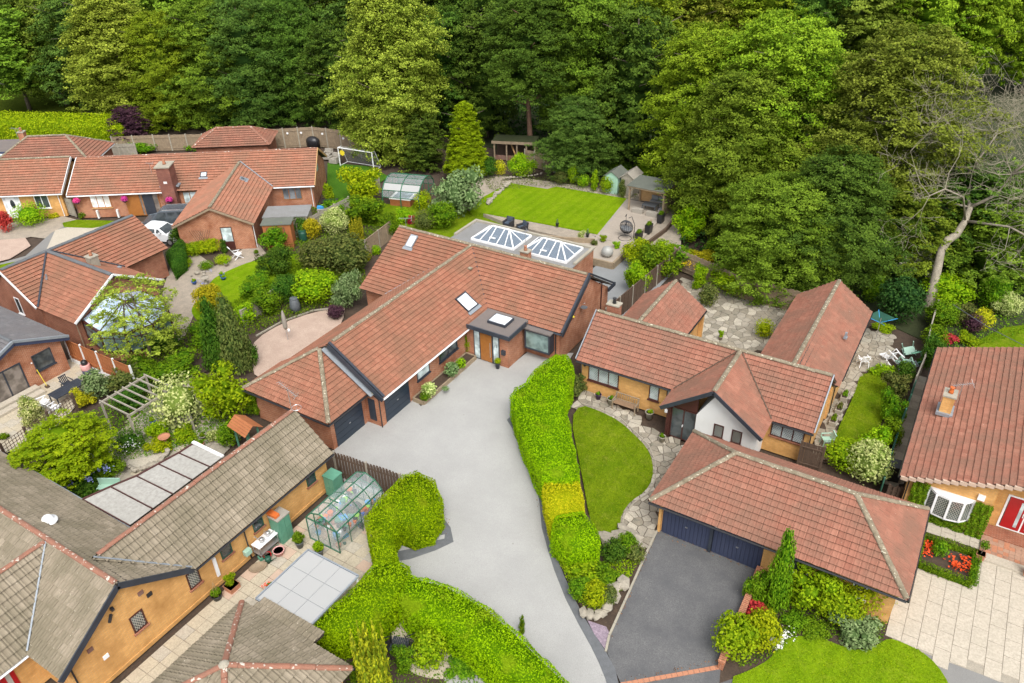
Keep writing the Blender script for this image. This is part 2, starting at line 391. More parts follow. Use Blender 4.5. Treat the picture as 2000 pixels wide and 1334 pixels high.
# ---------------------------------------------------------------- roofs: every slope gets real tiles
TG, TW = .30, .30
def tile_data(w, g, tint, kind):
    n = 6; vs = []; fs = []; L = g*1.12; h = .020 if kind == 'roll' else .034 if kind == 'big' else .008; t = .085 if kind == 'big' else .070
    prof = [0, .9, .25, 0, .25, .9, 0] if kind in ('roll', 'big') else [0, .3, 1, .3, .3, 1, 0]
    for j, (v, zz) in enumerate(((0, t), (L, .0))):
        for i in range(n+1): vs.append((w*(i/n)*.985, v, zz+h*prof[i]))
    for i in range(n+1): vs.append((w*(i/n)*.985, .004, t-.062))
    for i in range(n):
        fs.append((i, i+1, n+2+i, n+1+i)); fs.append((2*n+2+i, 2*n+3+i, i+1, i))
    return vs, fs
TILE_MESH = {}; GAUGE = {'roll': (TG, TW), 'flat': (TG, TW), 'big': (.37, .34)}
def tile_mesh(mat, k, kind):
    key = (mat, k, kind)
    if key not in TILE_MESH:
        vs, fs = tile_data(GAUGE[kind][1], GAUGE[kind][0], 0, kind); me = bpy.data.meshes.new('roof_tile'); me.from_pydata(vs, [], fs); me.materials.append(MATS[mat])
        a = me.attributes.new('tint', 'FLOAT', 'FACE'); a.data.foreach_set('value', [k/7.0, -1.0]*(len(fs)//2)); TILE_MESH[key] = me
    return TILE_MESH[key]
class Roof:
    """slopes of one house; the tiles that show largest become objects, the rest one joined part"""
    def __init__(s, house, mat='terracotta_tile', kind='roll', name='roof', under='underlay'):
        s.h = house; s.mat = mat; s.kind = kind; s.m = MB(); s.cand = []; s.part = []; s.name = name; s.under = under
    def slope(s, pts, hidden=False, mat=None):
        TG, TW = GAUGE[s.kind]; P = [Vector(p) for p in pts]; e = (P[1]-P[0]).normalized(); n = e.cross(P[2]-P[1])
        if n.z < 0: n = -n
        n.normalize(); v = n.cross(e)
        if v.z < 0: v = -v; e = -e
        s.m.slab(P if (P[1]-P[0]).cross(P[2]-P[1]).dot(n) > 0 else P[::-1], n, .10)
        if hidden: return
        O = P[0]; us = [(p-O).dot(e) for p in P]; vs_ = [(p-O).dot(v) for p in P]
        poly = list(zip(us, vs_)); area = sum(poly[i][0]*poly[(i+1)%len(poly)][1]-poly[(i+1)%len(poly)][0]*poly[i][1] for i in range(len(poly)))
        if area < 0: poly = poly[::-1]
        u0 = min(us); rows = int((max(vs_)-min(vs_))/TG)+1; cols = int((max(us)-u0)/TW)+2; vmin = min(vs_)-.04; rg = random.Random(int(abs(O.x*100+O.y*10)))
        def marg(u, vv):
            d = 9e9
            for i in range(len(poly)):
                a = poly[i]; b = poly[(i+1)%len(poly)]; L = math.hypot(b[0]-a[0], b[1]-a[1])
                if L < 1e-6: continue
                d = min(d, ((b[0]-a[0])*(vv-a[1])-(b[1]-a[1])*(u-a[0]))/L)
            return d
        for r in range(rows):
            for c in range(-1, cols):
                u = u0+c*TW+(.5*TW if s.kind == 'flat' and r % 2 else 0); vv = vmin+r*TG
                ms = [marg(u, max(vv, min(vs_))+.001), marg(u+TW, max(vv, min(vs_))+.001), marg(u, vv+TG), marg(u+TW, vv+TG)]
                if max(ms+[marg(u+TW/2, vv+TG/2)]) < 0: continue
                k = min(7, max(0, int(rg.gauss(3.5, 2.0)))); pos = O+e*u+v*vv
                full = min(ms) >= -.045 if r > 0 else min(ms[2:]) >= -.045 and min(ms[:2]) >= -.045
                T = Matrix(((e.x,v.x,n.x,pos.x),(e.y,v.y,n.y,pos.y),(e.z,v.z,n.z,pos.z),(0,0,0,1))) @ Matrix.Translation((rg.uniform(-.004,.004), rg.uniform(-.008,.008), rg.uniform(0,.004)))
                if full: s.cand.append((T, k, n, mat or s.mat))
                else: s.part.append((T, k, (O, e, v, n, poly)))
    def done(s, rot=None, limit=300):
        roof = s.m.build(s.name, s.under, s.h); off = Vector(ORG[s.h.name]); W_ = s.h.matrix_basis.copy() if off.length == 0 else Matrix.Identity(4)
        sc = []
        for T, k, n, mt in s.cand:
            p = W_ @ T.translation; x, y, d = to_px(p); facing = (W_.to_3x3() @ n).dot(CAMP-p)
            vis = d > 1 and -5 < x < 2005 and -5 < y < 1340 and facing > 0
            sc.append(((facing/(CAMP-p).length)/d**2 if vis else 0))
        order = sorted(range(len(sc)), key=lambda i: -sc[i]); vs = []; fs = []; tn = []
        def addjoin(T, k):
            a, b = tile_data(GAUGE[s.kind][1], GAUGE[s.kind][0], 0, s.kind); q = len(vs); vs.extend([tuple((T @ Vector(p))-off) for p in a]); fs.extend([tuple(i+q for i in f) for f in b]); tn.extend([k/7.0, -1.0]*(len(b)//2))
        for r, i in enumerate(order):
            T, k, n, mt = s.cand[i]
            if r < limit and sc[i] > 0:
                o = bpy.data.objects.new('roof_tile', tile_mesh(mt, k, s.kind)); C.objects.link(o); o.parent = roof
                o.matrix_basis = Matrix.Translation(-off) @ T
            else: addjoin(T, k)
        groups = {}
        for T, k, key in s.part: groups.setdefault(id(key[4]), [key, []])[1].append((T, k))
        for key, lst in groups.values():
            O, e, v, n, poly = key; bm = bmesh.new(); lay = bm.faces.layers.float.new('tint')
            for T, k in lst:
                a, b = tile_data(GAUGE[s.kind][1], GAUGE[s.kind][0], 0, s.kind); q = [bm.verts.new((T @ Vector(p))) for p in a]
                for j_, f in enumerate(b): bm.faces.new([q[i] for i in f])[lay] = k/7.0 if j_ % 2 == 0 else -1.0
            for i in range(len(poly)):
                a = poly[i]; b = poly[(i+1)%len(poly)]; L = math.hypot(b[0]-a[0], b[1]-a[1])
                if L < 1e-6: continue
                inn = e*(-(b[1]-a[1])/L)+v*((b[0]-a[0])/L); low = abs(inn.z) > .01 and abs(inn.dot(e)) < .02 and inn.z > 0
                bmesh.ops.bisect_plane(bm, geom=bm.verts[:]+bm.edges[:]+bm.faces[:], plane_co=O+e*a[0]+v*a[1]-inn*(.045 if low else .012), plane_no=inn, clear_inner=True)
            bm.verts.index_update(); q = len(vs)
            vs.extend([tuple(x.co-off) for x in bm.verts])
            for f in bm.faces: fs.append(tuple(x.index+q for x in f.verts)); tn.append(f[lay])
            bm.free()
        if fs:
            me = bpy.data.meshes.new('roof_tiles'); me.from_pydata(vs, [], fs); me.materials.append(MATS[s.mat])
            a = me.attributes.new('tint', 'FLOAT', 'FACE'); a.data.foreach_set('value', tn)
            o = link('roof_tiles', me, s.h); o.parent = roof; o['kind'] = 'stuff'
        s.obj = roof; ORG[roof.name] = ORG[s.h.name]
        return roof
RIDGE = {}
def ridge(roof, p, q, mat='ridge_grey', r=.13, L=.45, gap=0):
    key = (mat, r, L)
    if key not in RIDGE:
        ms = []
        for s_ in (0, 1, 2):
            m_ = MB(); n = 6; vs = []; rg = random.Random(s_)
            for x in (0, L*.985):
                for i in range(n+1):
                    t = math.pi*i/n; vs.append((x, -r*math.cos(t), r*.75*math.sin(t)+(.012 if x == 0 else 0)))
            fs = [(i, i+1, n+2+i, n+1+i)[::-1] for i in range(n)]+[tuple(range(n+1)), tuple(range(n+1, 2*n+2))[::-1]]
            m_.add(vs, fs); me = m_.mesh('ridge_tile'); me.materials.append(MATS[mat]); ms.append(me)
        RIDGE[key] = ms
    off = Vector(ORG[roof.name]); p = Vector(p); q = Vector(q); d = q-p; n = max(1, round(d.length/L)); d.normalize()
    a = Vector((-d.y, d.x, 0)).normalized(); b = d.cross(a)
    if b.z < 0: b = -b; a = -a
    step = (q-p).length/n
    for i in range(n):
        o = bpy.data.objects.new('ridge_tile', RIDGE[key][i%3]); C.objects.link(o); o.parent = roof; pos = p+d*step*i-off
        pos.z += random.uniform(-.012, .012)
        o.matrix_basis = Matrix(((d.x,a.x,b.x,pos.x),(d.y,a.y,b.y,pos.y),(d.z,a.z,b.z,pos.z),(0,0,0,1))) @ Matrix.Diagonal((step/L, 1, 1, 1))
def strip(house, name, p, q, w_, h, mat, dz=0):
    p = Vector(p)+Vector((0,0,dz)); q = Vector(q)+Vector((0,0,dz)); return MB().bar(p, q, w_, h).build(name, mat, house)
def gutter(house, p, q, mat='black_plastic', name='gutter'):
    return MB().tube([Vector(p)+Vector((0,0,-.05)), Vector(q)+Vector((0,0,-.05))], .06, 6).build(name, mat, house)
def pipe(house, x, y, z, mat='black_plastic', off=(0,0)):
    return MB().tube([(x+off[0],y+off[1],z), (x,y,z-.35), (x,y,.05)], .035, 6).build('downpipe', mat, house)
def gwall(mb, x0, x1, y0, y1, ze, zr, axis='y', z0=0, ridge_at=None):
    """a walled volume with gables at the ends of its axis"""
    if axis == 'y':
        xm = ridge_at if ridge_at is not None else (x0+x1)/2
        sec = [(x0,z0),(x1,z0),(x1,ze),(xm,zr),(x0,ze)]; vs = [(a,y0,b) for a,b in sec]+[(a,y1,b) for a,b in sec]; fl = False
    else:
        ym = ridge_at if ridge_at is not None else (y0+y1)/2
        sec = [(y0,z0),(y1,z0),(y1,ze),(ym,zr),(y0,ze)]; vs = [(x0,a,b) for a,b in sec]+[(x1,a,b) for a,b in sec]; fl = True
    fs = [tuple(range(5)), tuple(range(5,10))[::-1]]+[(i,5+i,5+(i+1)%5,(i+1)%5) for i in range(5)]
    if fl: fs = [f[::-1] for f in fs]
    return mb.add(vs, fs)
def window(house, x, y, ang, w, h, z0, n=2, mat='anthracite', glass='glass_dark', sill=None, proud=.035, fw=.06, rows=1, name='window', label=None):
    """window centred at x,y on a wall; ang = direction the wall faces, degrees"""
    nx, ny = math.cos(R(ang)), math.sin(R(ang)); tx, ty = -ny, nx
    def P(u, d, z): return Vector((x+tx*u+nx*d, y+ty*u+ny*d, z))
    M = Matrix(((tx,nx,0,x),(ty,ny,0,y),(0,0,1,0),(0,0,0,1))); f = MB(); D0, D1 = -.10, proud
    f.box(-w/2, w/2, D0, D1, z0, z0+fw, M).box(-w/2, w/2, D0, D1, z0+h-fw, z0+h, M)
    f.box(-w/2, -w/2+fw, D0, D1-.002, z0+fw, z0+h-fw, M).box(w/2-fw, w/2, D0, D1-.002, z0+fw, z0+h-fw, M)
    for i in range(1, n):
        u = -w/2+w*i/n; f.box(u-fw/2, u+fw/2, D0, D1-.004, z0+fw, z0+h-fw, M)
    for j in range(1, rows):
        z = z0+h*j/rows; f.box(-w/2+fw, w/2-fw, D0, D1-.006, z-fw*.4, z+fw*.4, M)
    fo = f.build(name, mat, house)
    for i in range(n):
        for j in range(rows):
            u0 = -w/2+w*i/n+fw*.4; u1 = -w/2+w*(i+1)/n-fw*.4; a = z0+h*j/rows+fw*.3; b = z0+h*(j+1)/rows-fw*.3
            g = MB().box(u0, u1, -.06, proud-.022, a, b, M).build('pane', glass, fo, uv=True)
    if sill: MB().box(-w/2-.06, w/2+.06, -.05, .10, z0-.075, z0-.003, M).build('window_sill', sill, fo, uv=True)
    if label: fo['label'] = label
    return fo, M
def garage_door(house, x, y, ang, w, h, n, mat='garage_door_blue', horiz=True):
    nx, ny = math.cos(R(ang)), math.sin(R(ang)); M = Matrix(((-ny,nx,0,x),(nx,ny,0,y),(0,0,1,0),(0,0,0,1)))
    d = MB().box(-w/2-.08, w/2+.08, -.12, -.02, 0, h+.08, M).build('garage_door', mat, house)
    for i in range(n):
        if horiz: MB().box(-w/2, w/2, -.10, .03, .01+h*i/n, h*(i+1)/n-.012, M).build('door_panel', mat, d)
        else: MB().box(-w/2+w*i/n+.006, -w/2+w*(i+1)/n-.006, -.10, .03, .02, h, M).build('door_plank', mat, d)
    MB().box(-.06, .06, .03, .07, h*.45, h*.45+.04, M).build('handle', 'aluminium', d)
    return d
def chimney(house, x, y, z0, z1, w=.5, d=.5, mat='brick_orange', pots=1, cap='concrete', pot='terracotta_pot'):
    c = MB().box(x-w/2, x+w/2, y-d/2, y+d/2, z0, z1).build('chimney', mat, house, uv=True)
    MB().box(x-w/2-.05, x+w/2+.05, y-d/2-.05, y+d/2+.05, z1, z1+.08).build('chimney_cap', cap, c)
    for i in range(pots):
        MB().lathe([(.13,0),(.11,.12),(.10,.3),(.13,.34),(.12,.36),(.07,.36)], (x, y+(i-(pots-1)/2)*.35, z1+.08), 10).build('chimney_pot', pot, c, True)
    MB().box(x-w/2-.12, x+w/2+.12, y-d/2-.12, y+d/2+.12, z0+.10, z0+.28).build('flashing', 'lead', c)
    return c
def rooflight(house, c, e, n, w, h, mat='anthracite', glass='glass_sky', t=.1):
    e = Vector(e).normalized(); n = Vector(n).normalized(); v = n.cross(e); c = Vector(c)
    M = Matrix(((e.x,v.x,n.x,c.x),(e.y,v.y,n.y,c.y),(e.z,v.z,n.z,c.z),(0,0,0,1))); f = MB()
    f.box(-w/2,w/2,-h/2,-h/2+.09,0,t,M).box(-w/2,w/2,h/2-.09,h/2,0,t,M).box(-w/2,-w/2+.07,-h/2+.09,h/2-.09,0,t-.004,M).box(w/2-.07,w/2,-h/2+.09,h/2-.09,0,t-.004,M)
    o = f.build('roof_window', mat, house); MB().box(-w/2+.05,w/2-.05,-h/2+.07,h/2-.07,.01,t-.03,M).build('pane', glass, o)
    MB().box(-w/2-.1,w/2+.1,-h/2-.22,-h/2-.002,.02,.06,M).build('flashing', 'lead', o)
    return o
# ---------------------------------------------------------------- fences, slabs, stones
def fence(pts, h=1.8, label='', cat='fence', group=None, mat='aged_wood', post='concrete', pw=1.83, z=0, boards=14, style='boards', base=.0, name='garden_fence', postw=.11, hs=None):
    pts = [Vector((p[0], p[1], 0)) for p in pts]; root = empty(name, (pts[0].x, pts[0].y, z), 0, label, cat, group); me = {}
    k = 0; first = True
    for s_ in range(len(pts)-1):
        a, b = pts[s_], pts[s_+1]; L = (b-a).length; n = max(1, round(L/pw)); st = L/n; d = (b-a)/L; ang = math.atan2(d.y, d.x)
        for i in range(n+1):
            if i == 0 and not first: continue
            first = False
            p = a+d*st*i; o = MB().box(-postw/2, postw/2, -postw/2, postw/2, 0, h+.08).mesh('post') if 'p' not in me else me['p']
            if 'p' not in me: o.materials.append(MATS[post]); me['p'] = o
            q = link('post', o, root); q.location = p-pts[0]; q.rotation_euler = (0,0,ang)
        key = round(st, 1)
        if key not in me:
            m_ = MB(); l = key-postw; x0 = postw/2
            if style == 'boards':
                nb = max(3, int(l/.135))
                for j in range(nb): 
                    u = x0+l*j/nb; m_.box(u+.004, u+l/nb-.004, -.012+(.012 if j%2 else 0), .012+(.012 if j%2 else 0), base+.02, h+random.uniform(-.01,.01))
                for zz in (.3, h-.3): m_.box(x0, x0+l, -.05, -.014, base+zz-.04, base+zz+.04)
            elif style == 'waney':
                nb = int((h-base)/.15)
                for j in range(nb):
                    z_ = base+(h-base)*j/nb; m_.box(x0, x0+l, -.018+(.01 if j%2 else 0), .0+(.01 if j%2 else 0), z_+.006, z_+(h-base)/nb+.012)
                for j in range(4): u = x0+l*j/3; m_.box(u-.02, u+.02, -.045, .03, base, h)
                m_.box(x0, x0+l, -.04, .035, h, h+.03)
            elif style == 'gap':
                nb = int(l/.19)
                for j in range(nb): u = x0+l*j/nb; m_.box(u, u+.115, .0, .022, .05, h+.07*math.sin(math.pi*j/nb)); 
                for j in range(nb): u = x0+l*(j+.5)/nb; m_.box(u, u+.115, -.06, -.038, .05, h+.04*math.sin(math.pi*j/nb))
                for zz in (.35, h-.3): m_.box(x0, x0+l, -.036, -.002, zz-.04, zz+.04)
            elif style == 'trellis':
                for j in range(int(l/.2)+1): m_.box(x0+j*.2, x0+j*.2+.025, -.02, .0, .05, h)
                for j in range(int(h/.2)+1): m_.box(x0, x0+l, .002, .02, .05+j*.2, .075+j*.2)
            elif style == 'poles':
                nb = int(l/.10)
                for j in range(nb): u = x0+l*j/nb; m_.box(u, u+l/nb-.012, -.03+random.uniform(-.01,.01), .03, .03, h+random.uniform(-.05,.05))
                for zz in (.4, h-.35): m_.box(x0, x0+l, -.075, -.04, zz-.05, zz+.05)
            me[key] = m_.mesh('fence_panel'); me[key].materials.append(MATS[mat])
        for i in range(n):
            q = link('fence_panel', me[key], root); q.location = a+d*st*i-pts[0]; q.rotation_euler = (0,0,ang); q.scale = (st/key, 1, 1)
        if base > 0:
            for i in range(n):
                g = MB().box(.06, st-.06, -.025, .025, 0, base).mesh('gravel_board') if ('g', key) not in me else me[('g', key)]
                if ('g', key) not in me: g.materials.append(MATS[post]); me[('g', key)] = g
                q = link('gravel_board', g, root); q.location = a+d*st*i-pts[0]; q.rotation_euler = (0,0,ang)
    return root
SLABM = {}
def slabs(name, poly, z, mats, w=.6, l=.6, ang=0, bond=0, t=.035, gap=.012, bed='soil', excl=(), limit=300, label=None):
    poly = [Vector((p[0], p[1], 0)) for p in poly]; base = sheet(name, poly, z-t*.7, bed); rg = random.Random(len(poly)+int(z*1000))
    ca, sa = math.cos(R(ang)), math.sin(R(ang)); us = [p.x*ca+p.y*sa for p in poly]; vs = [-p.x*sa+p.y*ca for p in poly]; cells = []
    for j in range(int((max(vs)-min(vs))/l)+2):
        wv = w if not isinstance(w, tuple) else w[j % len(w)]
        for i in range(-1, int((max(us)-min(us))/wv)+2):
            u = min(us)+(i+(bond*(j % 2)))*wv; v = min(vs)+j*l; cu, cv = u+wv/2, v+l/2; p = (cu*ca-cv*sa, cu*sa+cv*ca)
            if not inside(p, poly) or any(inside(p, e) for e in excl): continue
            x, y, d = to_px((*p, z)); vis = -20 < x < 2020 and -20 < y < 1355
            if vis: cells.append((-d, p, wv))
    cells.sort(reverse=True); J = MB(); c = 0
    for d, p, wv in cells:
        if c < limit:
            key = (round(wv,3), l, t, rg.choice(mats))
            if key not in SLABM:
                m_ = MB(); g = gap/2; vsx = [(-wv/2+g,-l/2+g),(wv/2-g,-l/2+g),(wv/2-g,l/2-g),(-wv/2+g,l/2-g)]; m_.prism(vsx, -t, 0); me = m_.mesh('paving_slab'); me.materials.append(MATS[key[3]]); SLABM[key] = me
            o = bpy.data.objects.new('paving_slab', SLABM[key]); C.objects.link(o); o.parent = base; o.location = (p[0], p[1], z+rg.uniform(-.003,.003)); o.rotation_euler = (rg.uniform(-.003,.003), rg.uniform(-.003,.003), R(ang)); c += 1
        else: break
    return base
def crazy(name, poly, z, mats, size=.55, bed='soil', t=.05, gap=.035, limit=300, seed=1, piece='paving_stone', excl=()):
    poly = [Vector((p[0], p[1], 0)) for p in poly]; base = sheet(name, poly, z-t*.6, bed); rg = random.Random(seed)
    xs = [p.x for p in poly]; ys = [p.y for p in poly]; pts = []
    nx = int((max(xs)-min(xs))/size)+3; ny = int((max(ys)-min(ys))/size)+3
    for i in range(-1, nx):
        for j in range(-1, ny):
            pts.append((min(xs)+(i+.5+rg.uniform(-.45,.45))*size, min(ys)+(j+.5+rg.uniform(-.45,.45))*size))
    n = 0
    for p in pts:
        if not inside(p, poly) or any(inside(p, e) for e in excl): continue
        cell = [(p[0]-size, p[1]-size), (p[0]+size, p[1]-size), (p[0]+size, p[1]+size), (p[0]-size, p[1]+size)]
        for q in pts:
            if q is p: continue
            dx, dy = q[0]-p[0], q[1]-p[1]; D = math.hypot(dx, dy)
            if D > size*2.6: continue
            nx_, ny_ = dx/D, dy/D; lim = D/2-gap/2; out = []
            for k in range(len(cell)):
                a = cell[k]; b = cell[(k+1) % len(cell)]; da = (a[0]-p[0])*nx_+(a[1]-p[1])*ny_-lim; db = (b[0]-p[0])*nx_+(b[1]-p[1])*ny_-lim
                if da <= 0: out.append(a)
                if da*db < 0: s_ = da/(da-db); out.append((a[0]+(b[0]-a[0])*s_, a[1]+(b[1]-a[1])*s_))
            cell = out
            if len(cell) < 3: break
        if len(cell) < 3: continue
        x, y, d = to_px((*p, z))
        if not (-20 < x < 2020 and -20 < y < 1355): continue
        n += 1
        if n > limit: break
        me = MB().prism([(c[0]-p[0], c[1]-p[1]) for c in cell], -t, 0).mesh(piece); me.materials.append(MATS[rg.choice(mats)])
        o = bpy.data.objects.new(piece, me); C.objects.link(o); o.parent = base; o.location = (p[0], p[1], z+rg.uniform(-.008,.008)); o.rotation_euler = (rg.uniform(-.01,.01), rg.uniform(-.01,.01), 0)
    return base
# ---------------------------------------------------------------- foliage
def leafmesh(name, P, Nn, size, tint, aspect=.55, jit=.7, core=None, up=0.0, rng=RNG, mat=None):
    n = len(P); size = np.broadcast_to(size, (n,))[:, None]
    nn = Nn + rng.normal(0, jit, (n,3)); nn[:, 2] += .25; nn /= np.linalg.norm(nn, axis=1)[:, None]+1e-9
    t = rng.normal(0, 1, (n,3)); t[:, 2] += up; t -= nn*np.sum(t*nn, axis=1)[:, None]; t /= np.linalg.norm(t, axis=1)[:, None]+1e-9
    b = np.cross(nn, t); V = np.empty((n, 4, 3)); V[:, 0] = P-t*size*.5; V[:, 1] = P+b*size*aspect*.5+nn*size*.06; V[:, 2] = P+t*size*.5; V[:, 3] = P-b*size*aspect*.5+nn*size*.06
    V = V.reshape(-1, 3); F = np.arange(n*4, dtype=np.int32); tn = np.clip(tint, 0, 1); nq = n
    cv = np.zeros((0,3)); cf = []
    if core is not None: cv, cf = core
    me = bpy.data.meshes.new(name); me.vertices.add(len(V)+len(cv)); me.vertices.foreach_set('co', np.concatenate([V, cv]).astype(np.float32).ravel())
    loops = list(F)+[i+len(V) for f in cf for i in f]; tot = [4]*nq+[len(f) for f in cf]
    me.loops.add(len(loops)); me.loops.foreach_set('vertex_index', np.array(loops, dtype=np.int32))
    me.polygons.add(len(tot)); st = np.concatenate([[0], np.cumsum(tot)[:-1]]).astype(np.int32)
    me.polygons.foreach_set('loop_start', st); me.polygons.foreach_set('loop_total', np.array(tot, dtype=np.int32))
    a = me.attributes.new('tint', 'FLOAT', 'FACE'); a.data.foreach_set('value', np.concatenate([tn, np.zeros(len(cf))]).astype(np.float32))
    me.update(); me.validate()
    if mat: me.materials.append(MATS[mat])
    return me
def ico(c, r, sub=1, k=.0, rng=RNG):
    bm = bmesh.new(); bmesh.ops.create_icosphere(bm, subdivisions=sub, radius=1)
    v = np.array([x.co[:] for x in bm.verts]); f = [[x.index for x in q.verts] for q in bm.faces]; bm.free()
    v = v*(1+rng.normal(0, k, (len(v), 1)))*np.array(r)+np.array(c); return v, f
def joincore(lst):
    vs = []; fs = []; k = 0
    for v, f in lst: vs.append(v); fs += [[i+k for i in q] for q in f]; k += len(v)
    return (np.concatenate(vs), fs) if vs else None
def lobes_points(lobes, dens, rng, thick=.14):
    P = []; Nn = []; T = []
    for li, (c, r) in enumerate(lobes):
        c = np.array(c); r = np.array(r); area = 4*math.pi*((r[0]*r[1])**1.6+(r[0]*r[2])**1.6+(r[1]*r[2])**1.6)**(1/1.6)/3**(1/1.6)
        n = int(area*dens); d = rng.normal(0, 1, (n, 3)); d /= np.linalg.norm(d, axis=1)[:, None]
        p = c+d*r*(1+rng.normal(-.03, thick, (n, 1)).clip(-.35, .22)); q = d/r; q /= np.linalg.norm(q, axis=1)[:, None]
        keep = np.ones(n, bool)
        for lj, (c2, r2) in enumerate(lobes):
            if lj != li: keep &= (((p-np.array(c2))/(np.array(r2)*.88))**2).sum(axis=1) > 1
        keep &= p[:, 2] > .03
        P.append(p[keep]); Nn.append(q[keep]); T.append(np.full(keep.sum(), rng.uniform(-.15, .15)))
    return np.concatenate(P), np.concatenate(Nn), np.concatenate(T)
def shrub_mesh(seed, style='round', leaf=.11, dens=260, mat=None):
    rng = np.random.default_rng(seed); L = []
    if style == 'round':
        L = [((0,0,.52), (.44,.44,.46))]
        for i in range(9):
            a = rng.uniform(0, 6.28); e = rng.uniform(-.1, 1.2); rr = rng.uniform(.14,.22); L.append(((math.cos(a)*.36*math.cos(e), math.sin(a)*.36*math.cos(e), .5+.38*math.sin(e)), (rr,rr,rr)))
    elif style == 'ball': L = [((0,0,.5), (.48,.48,.48))]
    elif style == 'loose':
        for i in range(16):
            a = rng.uniform(0, 6.28); d = rng.uniform(0,.36); z = rng.uniform(.2,.85); rr = rng.uniform(.12,.24); L.append(((math.cos(a)*d, math.sin(a)*d, z), (rr,rr,rr*.9)))
        L.append(((0,0,.4), (.3,.3,.38)))
    elif style == 'low':
        for i in range(9):
            a = rng.uniform(0, 6.28); d = rng.uniform(0,.38); rr = rng.uniform(.14,.24); L.append(((math.cos(a)*d, math.sin(a)*d, rng.uniform(.15,.5)), (rr,rr,.25)))
    elif style == 'spire':
        for i in range(14): z = .04+i*.068; rr = .40*(1-z)**.6+.05; L.append(((rng.uniform(-.03,.03), rng.uniform(-.03,.03), z), (rr,rr,.10)))
    elif style == 'plume':
        for i in range(15):
            a = i*2.4; d = .40*math.sqrt(i/15); hh = .93-.5*d*rng.uniform(.4, 1.2)
            for k in range(8): z = hh*(.12+.88*k/7); rr = .105*(1-(k/7)**2*.8); L.append(((math.cos(a)*d*(.75+.3*z), math.sin(a)*d*(.75+.3*z), z), (rr,rr,.085)))
    elif style == 'column':
        for i in range(9): z = .08+i*.1; rr = .24*(1-(z-.35)**2*1.6); L.append(((rng.uniform(-.06,.06), rng.uniform(-.06,.06), z), (rr,rr,.13)))
    P, Nn, T = lobes_points(L, dens, rng)
    # drop clumps so that the outline breaks up
    g = np.sin(P[:, 0]*17+seed)+np.sin(P[:, 1]*19+seed*2)+np.sin(P[:, 2]*15)
    keep = g > -2.1; P, Nn, T = P[keep], Nn[keep], T[keep]
    tint = rng.uniform(.1, .95, len(P))+T+.12*np.sin(P[:, 0]*9)*np.sin(P[:, 2]*8)
    core = joincore([ico(c, np.array(r)*.70, 1, .05, rng) for c, r in L])
    core[0][:, 2] = np.maximum(core[0][:, 2], 0)
    return leafmesh('foliage', P, Nn, rng.uniform(.7, 1.3, len(P))*leaf, tint, core=core, jit=.6, up=.5, rng=rng, mat=mat)
SHR = {}
def shrub(loc, w_, h, mat, label, style='round', name='shrub', cat='shrub', leaf=.11, seed=None, group=None, d=None, dens=260, rz=None):
    d = d or w_; big = max(w_, h); lf = 'fine' if big > 2.0 else 'mid' if big > 1.0 else 'coarse'
    lv, dn = {'fine': (.062, 620), 'mid': (.085, 380), 'coarse': (.15, 150)}[lf]
    lv *= leaf/.11; dn *= (.11/leaf)**1.2
    sd = (seed if seed is not None else random.randrange(3)) % 3; key = (style, lf, sd, round(leaf,3), mat)
    gk = key[:4]
    if gk not in SHR: SHR[gk] = shrub_mesh(sd*7+len(style), style, lv, dn, mat)
    if key not in SHR: SHR[key] = SHR[gk]
    o = bpy.data.objects.new(name, SHR[gk]); C.objects.link(o); o.location = loc; o.scale = (w_, d, h); o.rotation_euler = (0, 0, rz if rz is not None else random.uniform(0, 6.28))
    o.material_slots[0].link = 'OBJECT'; o.material_slots[0].material = MATS[mat]
    return tag(o, label, cat, group)
def at_dist(px, py, w_px, z=0):       # size in metres of w_px photo pixels at that spot
    p = at(px, py, z); return w_px*(p-CAMP).dot(FWD)/CAM_F
def plant(px, py, wp, hp, mat, label, style='round', name='shrub', cat='shrub', z=0, **kw):
    """px,py: where the plant meets the ground (bottom centre as seen); wp,hp its width and height in photo pixels"""
    w_ = at_dist(px, py, wp, z); p = at(px, py, z); sc = (p-CAMP).dot(FWD)/CAM_F
    s_, c_ = .60, .80
    h = max(.15, (hp*sc-w_*.45*s_)/c_); back = w_*.42
    f = Vector((FWD.x, FWD.y, 0)).normalized(); p = p+f*back
    return shrub((p.x, p.y, z), w_, h, mat, label, style, name, cat, **kw)
